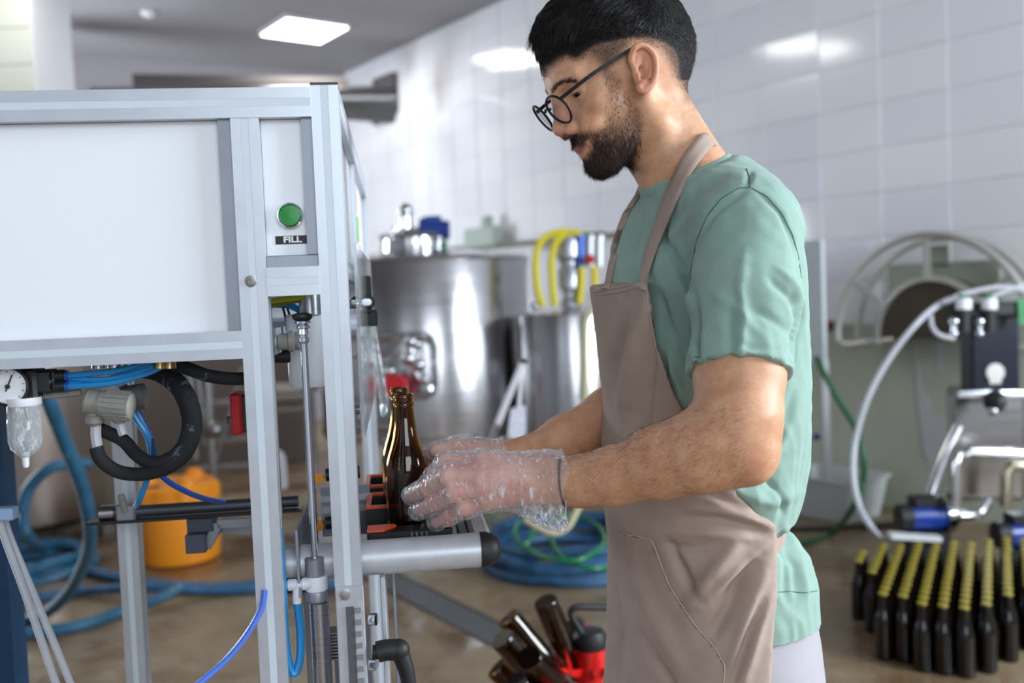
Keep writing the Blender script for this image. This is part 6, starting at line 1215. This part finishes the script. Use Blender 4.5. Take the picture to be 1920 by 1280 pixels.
def hem_clip(X, Y, Z):
    # sleeve ends: planes square to the arms (near sleeve hem rises a little towards the front)
    n_ = npv((P(1398, 760, 1.12) - P(1400, 560, 1.175)).normalized()); n_ = n_ + npv(FWD) * -0.02; d1 = (X - hemz.x) * n_[0] + (Y - hemz.y) * n_[1] + (Z - hemz.z) * n_[2]
    return d1
subn = sub_.f; Xs, Ys, Zs = S.axes(); subn = np.maximum(subn, hem_clip(Xs, Ys, Zs)); S.f = smin(S.f, subn.astype(np.float32), 0.022)
# neck opening
S.cone(npv(P(1245, 262, 1.39)), npv(P(1300, 362, 1.40)), 0.0575, 0.0735, 0.012); S.cone(npv(P(1262, 300, 1.40)), npv(P(1362, 385, 1.30)), 0.041, 0.036, 0.04)
c1, c2 = on_plane(1200, 362, BO, LEFT), on_plane(1352, 296, BO, LEFT); dcl = (c1 - c2).normalized(); ncl = dcl.cross(LEFT); ncl = ncl if ncl.z > 0 else -ncl
S.op(*big, lambda X, Y, Z: (X - c1.x) * ncl.x + (Y - c1.y) * ncl.y + (Z - c1.z) * ncl.z, 0.004, 'int')
sv, sf = S.mesh(); sv = relax(sv, sf, 2, 0.5)
# folds: (polyline in the picture plane, half width px, height mm); pushed along the cloth's own normal on the side they lie on
def folds(V, F, lines, side=True):
    N_ = normals(V, F); px_, py_, _ = project(V); view = ((npv(CAM) - V) * N_).sum(1); d = np.zeros(len(V))
    for pts, wd, mm in lines: q_, t_ = line_sdt(px_, py_, pts); d += mm * 0.0017 * np.exp(-(q_ / wd) ** 2) * np.clip(np.sin(PI * np.clip(t_, 0.02, 0.98)), 0, 1) ** 0.6
    return V + N_ * (d * (view > 0) if side else d)[:, None]
shirt_folds = [([(1236, 425), (1262, 480), (1300, 556)], 8, -7), ([(1304, 560), (1306, 620), (1304, 700)], 6, -7), ([(1250, 470), (1285, 540), (1300, 590)], 9, 3.5), ([(1385, 350), (1320, 385), (1262, 440), (1235, 500)], 10, 3.0), ([(1360, 335), (1310, 365), (1262, 410), (1240, 450)], 7, -2.5),
               ([(1345, 318), (1300, 345), (1262, 380)], 8, 2.5), ([(1392, 365), (1335, 400), (1296, 470), (1276, 530)], 6, -2.5), ([(1408, 318), (1402, 345)], 5, -3), ([(1418, 356), (1464, 400), (1490, 460), (1499, 530)], 5, -2.5), ([(1400, 356), (1350, 386), (1318, 430)], 4, -1.8),
               ([(1396, 470), (1388, 540), (1396, 590), (1386, 690)], 9, 3.2), ([(1372, 560), (1366, 620), (1370, 690)], 9, -2.4), ([(1440, 520), (1485, 560), (1506, 604)], 7, -4), ([(1455, 500), (1492, 535), (1508, 575)], 6, 3), ([(1400, 575), (1450, 600), (1500, 640)], 8, -2.5), ([(1330, 540), (1380, 580), (1440, 640)], 10, 2),
               ([(1330, 620), (1400, 650), (1470, 660)], 8, -1.6), ([(1505, 560), (1500, 610), (1480, 690)], 6, -5), ([(1220, 560), (1240, 640), (1290, 760)], 9, 3), ([(1232, 540), (1262, 620), (1300, 700)], 7, -3.5), ([(1180, 400), (1165, 470), (1160, 530)], 8, 2.5), ([(1205, 400), (1190, 460), (1178, 530)], 7, -2.5),
               ([(1350, 900), (1390, 925), (1440, 940), (1490, 925)], 13, 7), ([(1345, 890), (1390, 950), (1440, 975)], 7, -4), ([(1420, 880), (1455, 920), (1470, 965)], 6, -4), ([(1490, 780), (1450, 860), (1420, 900)], 8, 2), ([(1500, 700), (1470, 800), (1440, 850)], 9, -2.5), ([(1452, 1000), (1475, 1050), (1472, 1125)], 8, -4), ([(1470, 985), (1500, 1040), (1515, 1120)], 7, 3.5), ([(1462, 990), (1490, 1060), (1495, 1125)], 6, -3)]
sv = folds(sv, sf, shirt_folds); N_ = normals(sv, sf)
px_, py_, _ = project(sv); rg_ = (1 - 2 * np.abs(vnoise(sv * (1.0, 1.0, 0.30) + 0.02 * vnoise(sv, 12, 77)[:, None], 42, 61))); sv = sv + N_ * (0.0015 * (rg_ - 0.5) * (0.25 + sstep(1330, 1240, px_) + 0.8 * sstep(560, 640, py_)))[:, None]
sv = sv + N_ * (0.0016 * vnoise(sv * (1, 1, 0.7), 26, 5) + 0.0008 * vnoise(sv, 70, 9) + 0.0007 * np.abs(vnoise(sv * (1, 1, 0.5), 48, 12)))[:, None]
px_, py_, _ = project(sv); ed_ = np.interp(py_, [527, 650, 735, 790, 860, 925, 968, 985, 1140], [1214, 1233, 1263, 1292, 1336, 1384, 1424, 1451, 1452]); sv = sv - N_ * (0.009 * sstep(-4, -18, px_ - ed_) * sstep(548, 575, py_))[:, None]
sv = relax(sv, sf, 1, 0.4)
SHIRT = mat('green jersey', srgb(141, 168, 156), 0.85, var=0.05, vscale=60, bump=0.35, bscale=1400, bdist=0.0004, spec=0.2, Sheen_Weight=0.15)
shirt = np_mesh('shirt', sv, sf, SHIRT, man); shirt['label'] = 'sage green short sleeved t-shirt tied in at the waist'
BV = lambda V, F: BVHTree.FromPolygons([tuple(v) for v in V], [tuple(int(i) for i in f) for f in F])
sbvh = BV(sv, sf)
def drape(pts, bvh, off=0.001, n=6):
    out_ = []
    for i in range(len(pts) - 1):
        for k in range(n):
            t = k / n; out_.append((pts[i][0] * (1 - t) + pts[i + 1][0] * t, pts[i][1] * (1 - t) + pts[i + 1][1] * t))
    out_.append(pts[-1]); W_ = []
    for x, y in out_:
        d = ray(x, y).normalized(); h = bvh.ray_cast(CAM, d)
        if h[0] is not None: W_.append(h[0] - d * off)
    return W_
THREAD = mat('seam thread', srgb(72, 108, 100), 0.9); TAN_TH = mat('tan thread', srgb(150, 124, 106), 0.9)
def seam(pts, bvh, r, m_, par, nm2='seam', off=0.0003):
    W_ = drape(pts, bvh, off)
    W_ = [W_[0]] + [(a + b * 2 + c) / 4 for a, b, c in zip(W_, W_[1:], W_[2:])] + [W_[-1]] if len(W_) > 2 else W_
    if len(W_) > 2: MB().tube(W_, r, 5, 2).build(nm2, m_, par, world=True)
seam([(1404, 352), (1386, 352), (1352, 372), (1326, 404), (1306, 450), (1296, 500), (1292, 540)], sbvh, 0.0007, THREAD, shirt)
seam([(1410, 353), (1438, 368), (1466, 400), (1486, 440), (1497, 480), (1502, 520)], sbvh, 0.0007, THREAD, shirt)
seam([(1400, 316), (1405, 335), (1407, 352)], sbvh, 0.0009, THREAD, shirt)
seam([(1302, 668), (1350, 675), (1400, 680), (1440, 684), (1476, 684)], sbvh, 0.0005, THREAD, shirt)
seam([(1456, 1110), (1480, 1108), (1510, 1111), (1532, 1107)], sbvh, 0.0006, THREAD, shirt)
# collar band: hugs the neck just above the edge of the shirt
CO = Field(npv(P(1270, 330, 1.395)) - 0.12, npv(P(1270, 330, 1.395)) + 0.12, 0.0026); CO.f[:] = 0.05
CO.cone(npv(P(1245, 262, 1.39)), npv(P(1296, 352, 1.40)), 0.0585, 0.0725, 0.0); CO.cone(npv(P(1262, 300, 1.40)), npv(P(1362, 385, 1.30)), 0.043, 0.038, 0.04)
CO.op(CO.lo - 1, CO.lo + 9, lambda X, Y, Z: np.abs((X - c1.x) * ncl.x + (Y - c1.y) * ncl.y + (Z - c1.z) * ncl.z + 0.004) - 0.009, 0.004, 'int')
qv, qf = CO.mesh(); np_mesh('collar', relax(qv, qf, 1, 0.4), qf, SHIRT, shirt)

# ---- apron
ap_tab = [(515, 1104, 1506, .195), (547, 1107, 1512, .195), (610, 1115, 1516, .19), (700, 1126, 1520, .182), (760, 1134, 1524, .178), (830, 1131, 1524, .174), (900, 1134, 1514, .172), (940, 1135, 1504, .170), (975, 1137, 1495, .168), (1050, 1141, 1508, .172), (1150, 1139, 1535, .182), (1280, 1137, 1542, .192), (1450, 1130, 1552, .20), (1700, 1120, 1570, .21)]
RA = fit_rings(ap_tab); za = P(1200, 1700, 1.38).z
A = Field((-0.03, 1.02, za), (0.52, 1.74, 1.38), 0.0036); A.f[:] = 0.05
A.op(A.lo - 1, A.lo + 9, loft_field(RA, grow_=0.0025))
Xa, Ya, Za = A.axes(); U_ = (Xa - BO.x) * FWD.x + (Ya - BO.y) * FWD.y + 0 * Za; W_ = (Xa - BO.x) * LEFT.x + (Ya - BO.y) * LEFT.y + 0 * Za; Wm = np.abs(W_)
GP = np.stack([(BO.x + FWD.x * U_ + LEFT.x * Wm).ravel(), (BO.y + FWD.y * U_ + LEFT.y * Wm).ravel(), (Za + 0 * U_).ravel()], 1)
gx, gy, _ = project(GP)
edge = np.array([(500, 1216), (527, 1214), (570, 1217), (650, 1233), (735, 1263), (790, 1292), (860, 1336), (925, 1384), (968, 1424), (985, 1451), (1050, 1455), (1100, 1454), (1300, 1444), (1800, 1440)])
clipx = (gx - np.interp(gy, edge[:, 0], edge[:, 1])) / 1450
topl = (np.interp(gx, [1100, 1210], [547, 527]) - gy) / 1350
botz = (za + 0.03) - GP[:, 2]
A.f = np.maximum(np.maximum(A.f, clipx.reshape(A.n)), np.maximum(topl, botz).reshape(A.n)).astype(np.float32)
va, fa = A.mesh(); va = relax(va, fa, 2, 0.5)
ap_folds = [([(1215, 560), (1195, 640), (1175, 720), (1165, 800)], 12, 4), ([(1175, 600), (1150, 680), (1145, 760)], 12, -4), ([(1225, 640), (1215, 760), (1220, 840)], 9, -2.5), ([(1390, 1010), (1330, 1080), (1290, 1150)], 16, 5), ([(1420, 1040), (1370, 1130), (1330, 1200)], 14, -5), ([(1440, 1060), (1400, 1160), (1370, 1260)], 12, 4),
            ([(1280, 950), (1350, 955), (1440, 985)], 7, 2.5), ([(1270, 970), (1350, 975), (1440, 1000)], 7, -2.5), ([(1250, 1000), (1320, 1000), (1420, 1010)], 8, 2), ([(1230, 1020), (1300, 1030), (1360, 1020)], 7, -2), ([(1250, 1010), (1285, 1085), (1320, 1130)], 9, -3), ([(1180, 1060), (1230, 1160), (1290, 1270)], 16, 3), ([(1200, 1180), (1260, 1280), (1280, 1320)], 9, -3),
            ([(1150, 1080), (1165, 1180), (1160, 1290)], 10, -2.5), ([(1448, 1010), (1400, 1060), (1340, 1110), (1300, 1140)], 12, 4), ([(1440, 1030), (1385, 1090), (1330, 1140)], 10, -4), ([(1450, 1100), (1420, 1180), (1390, 1290)], 11, 4), ([(1430, 1110), (1400, 1190), (1370, 1290)], 9, -3.5), ([(1300, 930), (1360, 945), (1450, 990)], 6, 3), ([(1210, 800), (1200, 860), (1190, 900)], 12, -3), ([(1300, 910), (1340, 925), (1400, 965)], 8, -2.5)]
va = folds(va, fa, [(a, b, c * 1.7) for a, b, c in ap_folds]); N_ = normals(va, fa)
va = va + N_ * (0.0022 * vnoise(va * (1, 1, 0.45), 17, 21) + 0.0008 * vnoise(va, 55, 22))[:, None]; va = relax(va, fa, 1, 0.4)
APRON = mat('beige canvas', srgb(170, 149, 137), 0.8, var=0.05, vscale=25, bump=0.3, bscale=1500, bdist=0.0004, spec=0.25)
apron = np_mesh('apron', va, fa, APRON, man); apron['label'] = 'beige bib apron with a front pocket'
abvh = BV(va, fa)
ax2_, ay2_, _ = project(va); pk = [(1162, 1000), (1222, 1010), (1240, 1060), (1256, 1100), (1300, 1168), (1340, 1214), (1359, 1246), (1356, 1300), (1352, 1420), (1165, 1420), (1163, 1100)]
Na = normals(va, fa); vis = ((npv(CAM) - va) * Na).sum(1) > 0; inp = (poly_sd(ax2_, ay2_, pk) < 2) & vis
pv, pf, _ = keep_faces(va + Na * 0.0016, fa, inp[fa].all(1)); np_mesh('pocket', pv, pf, APRON, apron)
for ln_ in ([(1163, 1150), (1162, 1080), (1161, 1001), (1190, 1004), (1222, 1011), (1240, 1060), (1256, 1100), (1300, 1168), (1340, 1214), (1359, 1246), (1356, 1290)],): seam(ln_, abvh, 0.0010, mat('light hem', srgb(188, 168, 156), 0.8), apron, 'hem', 0.0020)
seam([(1168, 1012), (1216, 1020)], abvh, 0.0005, TAN_TH, apron, off=0.002)
seam([(1216, 540), (1222, 600), (1240, 665), (1268, 738), (1290, 780)][0:5], abvh, 0.0005, TAN_TH, apron)
seam([(1110, 556), (1160, 549), (1206, 537)], abvh, 0.0005, TAN_TH, apron)
# hems of the bib and of the side edge
seam([(1108, 548), (1150, 541), (1211, 529), (1214, 570), (1230, 650)], abvh, 0.0016, APRON, apron, 'hem', 0.0002)
# neck strap: two draped edges joined into a ribbon, mirrored on the far side
allv = np.concatenate([sv, nv, hw, va]); o1, o2, o3 = len(sv), len(sv) + len(nv), len(sv) + len(nv) + len(hw)
cb = BV(allv, np.concatenate([sf, nf + o1, hf + o2, fa + o3]))
Le = [(1198, 540), (1203, 500), (1215, 455), (1232, 405), (1252, 350), (1272, 308), (1293, 274), (1317, 249)]
Re = [(1213, 545), (1217, 505), (1233, 460), (1254, 412), (1277, 356), (1300, 316), (1322, 290), (1339, 272)]
def ribbon(Le, Re, bvh, off):
    rows = []
    for (a, c) in zip(Le, Re):
        row = []
        for t in (0, 0.33, 0.67, 1):
            d = ray(a[0] * (1 - t) + c[0] * t, a[1] * (1 - t) + c[1] * t).normalized(); h = bvh.ray_cast(CAM, d)
            row.append((h[0] - d * off) if h[0] is not None else None)
        rows.append(row)
    for r in rows:
        ok_ = [x for x in r if x is not None]
        for i in range(4):
            if r[i] is None: r[i] = ok_[-1] if ok_ else None
    return [r for r in rows if r[0] is not None]
dense = lambda L_: [(L_[i][0] * (1 - t) + L_[i + 1][0] * t, L_[i][1] * (1 - t) + L_[i + 1][1] * t) for i in range(len(L_) - 1) for t in (0, .25, .5, .75)] + [L_[-1]]
rows = ribbon(dense(Le), dense(Re), cb, 0.007)
# smooth the rows a little so that the strap bridges the folds
for _ in range(6):
    rows = [rows[0]] + [[(rows[i - 1][j] + rows[i][j] * 2 + rows[i + 1][j]) / 4 for j in range(4)] for i in range(1, len(rows) - 1)] + [rows[-1]]
rows = [[p + (CAM - p).normalized() * 0.0035 for p in r] for r in rows]
mir = lambda p: p - LEFT * (2 * (p - BO).dot(LEFT))
last = rows[-1]; mrow = [mir(p) for p in last]; back = []
for k in range(1, 6):
    t = k / 6; r = []
    for j in range(4):
        p = last[j].lerp(mrow[j], t); r.append(p - FWD * (0.034 * math.sin(PI * t)) + UP * 0.004 * math.sin(PI * t))
    back.append(r)
frow = [r for r in ribbon(dense([(1141, 540), (1150, 492), (1164, 440), (1182, 396), (1204, 362)]), dense([(1145, 540), (1154, 492), (1168, 440), (1186, 396), (1208, 362)]), cb, 0.003)]
farr = [[r[0] - LEFT * (0.006 * k) + FWD * 0.001 * k for k in range(4)][::-1] for r in frow][::-1]
full = rows + back + [[mir(p) for p in rows[-2]]] + [[(a * 0.45 + mir(b) * 0.55) for a, b in zip(farr[0], rows[-6])]] + farr
mb = MB(); th = Vector((0, 0, 0)); vs = [p for r in full for p in r]; n4 = 4
mb.add(vs, [(i * n4 + j, i * n4 + j + 1, (i + 1) * n4 + j + 1, (i + 1) * n4 + j) for i in range(len(full) - 1) for j in range(3)])
st = mb.build('neck_strap', APRON, apron, world=True); md = st.modifiers.new('thick', 'SOLIDIFY'); md.thickness = 0.0022; md.offset = 0
# waist tie
ring = []
zz = P(1465, 985, 1.385).z
for k in range(37):
    t = math.radians(20 + 320 * k / 36); c = np.interp(zz, RS[:, 0], RS[:, 1]); ring.append(BO + FWD * (c + (np.interp(zz, RS[:, 0], RS[:, 2]) + 0.002) * math.cos(t)) + LEFT * (0.158 * math.sin(t)) + UP * zz)
tie = MB()
for a, c in zip(ring, ring[1:]): tie.bar(a, c, 0.004, 0.020)
kn = ring[18]; tie.ball(kn, (0.014, 0.012, 0.012)); tie.tube([kn, kn - FWD * 0.03 - UP * 0.03, kn - FWD * 0.035 - UP * 0.12, kn - FWD * 0.03 - UP * 0.2], 0.006, 8, 4)
tie.build('apron_tie', APRON, apron, world=True)
# trousers and shoes
TR = mat('pale grey cotton', srgb(166, 160, 166), 0.8, var=0.03, bump=0.2, bscale=1200, bdist=0.0004)
RT = fit_rings([(1070, 1165, 1518, .150), (1130, 1160, 1528, .158), (1200, 1155, 1540, .165), (1290, 1152, 1549, .170), (1400, 1160, 1545, .172)])
T = Field((-0.05, 0.98, 0.05), (0.56, 1.78, 0.96), 0.0065); T.f[:] = 0.05
T.op(T.lo - 1, T.lo + 9, loft_field(RT)); T.op(T.lo - 1, T.lo + 9, lambda X, Y, Z: np.maximum(Z - RT[-1, 0], RT[0, 0] - Z) + 0 * X + 0 * Y, 0.01, 'int')
for s_ in (1, -1):
    hip = BO + LEFT * (0.092 * s_) + UP * 0.74 - FWD * 0.04; kn_ = BO + LEFT * (0.10 * s_) + FWD * 0.0 + UP * 0.48; an_ = BO + LEFT * (0.11 * s_) - FWD * 0.035 + UP * 0.09
    chain(T, [hip, kn_, an_], [0.092, 0.068, 0.055], 0.03)
tv, tf = T.mesh(); N_ = normals(tv, tf); tv = tv + N_ * (0.003 * vnoise(tv * (1, 1, 0.5), 14, 31))[:, None]
trousers = np_mesh('trousers', tv, tf, TR, man)
for s_ in (1, -1):
    F_ = Field((-0.1, 0.9, 0.0), (0.6, 1.8, 0.14), 0.006); F_.f[:] = 0.05; an_ = BO + LEFT * (0.11 * s_) - FWD * 0.035
    F_.cone(npv(an_ + UP * 0.09), npv(an_ + UP * 0.055), 0.046, 0.046, 0.02); F_.cone(npv(an_ + UP * 0.045 - FWD * 0.03), npv(an_ + FWD * 0.13 + UP * 0.036), 0.042, 0.040, 0.02); F_.cone(npv(an_ + FWD * 0.13 + UP * 0.036), npv(an_ + FWD * 0.2 + UP * 0.03), 0.042, 0.032, 0.02)
    F_.op(F_.lo - 1, F_.lo + 9, lambda X, Y, Z: 0.004 - Z + 0 * X + 0 * Y, 0, 'int'); v_, f_ = F_.mesh(); np_mesh('shoe', v_, f_, mat('white rubber', srgb(225, 225, 222), 0.5), man)

# ---- gloves: thin clear film over the hands, open at the cuff
FILM = film('clear glove film', (0.97, 0.97, 0.98, 1), 0.09, 0.08, haze=(0.9, 0.9, 0.93, 1), crinkle_glints=70)
GL = Field((-0.20, 1.05, 0.99), (0.13, 1.37, 1.16), 0.0019); GL.f[:] = 0.05
hand_left(GL, 0.0028)
chain(GL, [P(975, 905, 1.215), P(1022, 915, 1.215), P(1062, 921, 1.216), P(1100, 924, 1.216)], [0.029, 0.039, 0.0440, 0.043], 0.015)
gv, gf = GL.mesh(); gx, gy, gz = project(gv); N_ = normals(gv, gf)
cuffk = sstep(930, 1010, gx)
rid = lambda V, s_, sd_: 1 - np.abs(vnoise(V, s_, sd_)) * 2
amp = 0.0011 + 0.0022 * cuffk
gv = gv + N_ * (amp * 1.2 * (rid(gv * (1, 1, 0.8), 75, 3) * 0.7 + rid(gv, 150, 8) * 0.45 + rid(gv * (1, 1, 0.6), 230, 9) * 0.3) + 0.0006)[:, None]
tips = sstep(24, 10, np.hypot(gx - 812, gy - 980)) * 0.002 + sstep(22, 8, np.hypot(gx - 778, gy - 962)) * 0.0015; gv = gv + N_ * tips[:, None]
gx, gy, _ = project(gv); cutx = 1063 + 6 * np.sin(gy / 17.0) - 0.00035 * (gy - 930) ** 2
g2, f2, _ = keep_faces(gv, gf, (gx < cutx)[gf].all(1)); glove = np_mesh('glove', g2, f2, FILM, man); glove['label'] = 'clear crinkled plastic glove on the near hand'
hemp = []
for k in range(40):
    t = 2 * PI * k / 40; c = P(1061, 920, 1.216); y_ = ray(1061, 920).normalized(); hemp.append(c + Vector((0, 0, 1)) * (0.0425 * math.sin(t)) + y_ * (0.034 * math.cos(t)) + _r * (0.002 * math.sin(3 * t) - 0.004 * math.sin(t) ** 2 + 0.002))
MB().tube(hemp, 0.0009, 6, closed=True).build('cuff_hem', film('hem film', (0.8, 0.8, 0.85, 1), 0.35, 0.1), glove, world=True)
GR = Field((-0.20, 1.32, 0.99), (0.06, 1.50, 1.14), 0.0024); GR.f[:] = 0.05
hand_right(GR, 0.0028); chain(GR, [P(960, 852, 1.447), P(985, 855, 1.452), P(1010, 862, 1.455)], [0.026, 0.031, 0.032], 0.012)
gv, gf = GR.mesh(); gx, gy, gz = project(gv); N_ = normals(gv, gf); gv = gv + N_ * ((0.0012 + 0.0016 * sstep(880, 940, gx)) * (rid(gv * (1, 1, 0.8), 80, 13) * 0.7 + rid(gv, 160, 18) * 0.4) + 0.0006)[:, None]
gx, gy, _ = project(gv); g2, f2, _ = keep_faces(gv, gf, (gx < 956 + 0.3 * (gy - 860))[gf].all(1)); gr_ = np_mesh('glove', g2, f2, FILM, man); gr_['label'] = 'clear plastic glove on the far hand'
# wristband
wb = MB(); pts = []
axw = (P(1085, 902, 1.205) - P(1030, 905, 1.216)).normalized(); wx, wy, _ = frame_of(axw); wc = P(1060, 903, 1.211)
for k in range(36):
    t = 2 * PI * k / 36; pts.append(wc + wx * (0.0295 * math.cos(t)) + wy * (0.0295 * math.sin(t)) + axw * 0.004 * math.cos(t))
for a, c in zip(pts, pts[1:] + pts[:1]): wb.bar(a, c, 0.0100, 0.0030, up=((a + c) / 2 - wc))
wb.build('wristband', mat('black band', srgb(20, 22, 26), 0.25), man, world=True)
# ---- glasses
GB = mat('black acetate', srgb(9, 10, 14), 0.5, spec=0.3); LENS = film('spectacle lens', (0.86, 0.82, 0.88, 1), 0.0, 0.02, haze=(0.05, 0.03, 0.06, 1))
nl, fl_, bl = hpt(1047, 206, 0.034), None, None
gn = np.array([0.96, -0.26, 0.0]); gn /= np.linalg.norm(gn)          # lens plane normal, in head frame
cl = hpt(1047, 206, 0.031)
glo = None
def lens_ring(s_, grow_=0.0, n=40):
    c = cl * (1, 1, s_); c[2] = s_ * 0.0325; up_ = np.array([gn[1] * -1, gn[0], 0.0]); up_ /= np.linalg.norm(up_); sd_ = np.array([-0.16 * 1, 0, s_ * 1.0]); sd_ /= np.linalg.norm(sd_); o_ = []
    for k in range(n):
        t = 2 * PI * k / n; rx, ry = 0.0228 + grow_, 0.0215 + grow_; yy_ = math.sin(t) * ry; xx_ = math.cos(t) * rx * (1 + 0.05 * math.sin(t)); o_.append(Vector(h2w(c + up_ * yy_ + sd_ * xx_)))
    return o_, c, up_, sd_
gls = None
for s_ in (1, -1):
    rg, c, up_, sd_ = lens_ring(s_)
    mb = MB().tube(rg, 0.0017, 8, closed=True)
    if gls is None: gls = mb.build('glasses', GB, man, world=True, label='round black rimmed glasses')
    else: mb.build('rim', GB, gls, world=True)
    rg2, _, _, _ = lens_ring(s_, -0.001); m2 = MB(); cc = sum(rg2, Vector()) / len(rg2) + Vector(np.array([0.0022, 0, 0]) @ HM); m2.add(rg2 + [cc], [(i, (i + 1) % len(rg2), len(rg2)) for i in range(len(rg2))]); m2.build('lens', LENS, gls, world=True)
    # temple: from the hinge to over the ear
    h0 = c + up_ * 0.012 + sd_ * 0.0215; h1 = hpt(1181, 94, 0.080) if s_ == 1 else hpt(1181, 94, 0.080) * (1, 1, -1); h1 = h1 * 1.0; h1[2] = s_ * 0.0795
    hm = hpt(1110, 139, 0.068); hm[2] = s_ * 0.0745; tail = h1 + (-0.030, -0.012, 0.0)
    tb = MB(); pts_ = catmull([Vector(h2w(x)) for x in (h0, hm, h1, h1 + (-0.012, -0.001, 0), tail)], 5)
    upv = Vector(np.array([0.2, 1, 0]) @ HM)
    for a, b_ in zip(pts_, pts_[1:]): tb.bar(a, b_ + (b_ - a).normalized() * 0.001, 0.0024, 0.0050, up=upv)
    tb.build('temple', GB, gls, world=True)
bp = [cl * (1, 1, 0) + (0.0015, 0.006, s_ * 0.0105) for s_ in (1, 0, -1)]; bp[1] = bp[1] + (0.003, 0.002, 0)
MB().tube([Vector(h2w(x)) for x in bp], 0.0019, 8, 4).build('bridge', GB, gls, world=True)
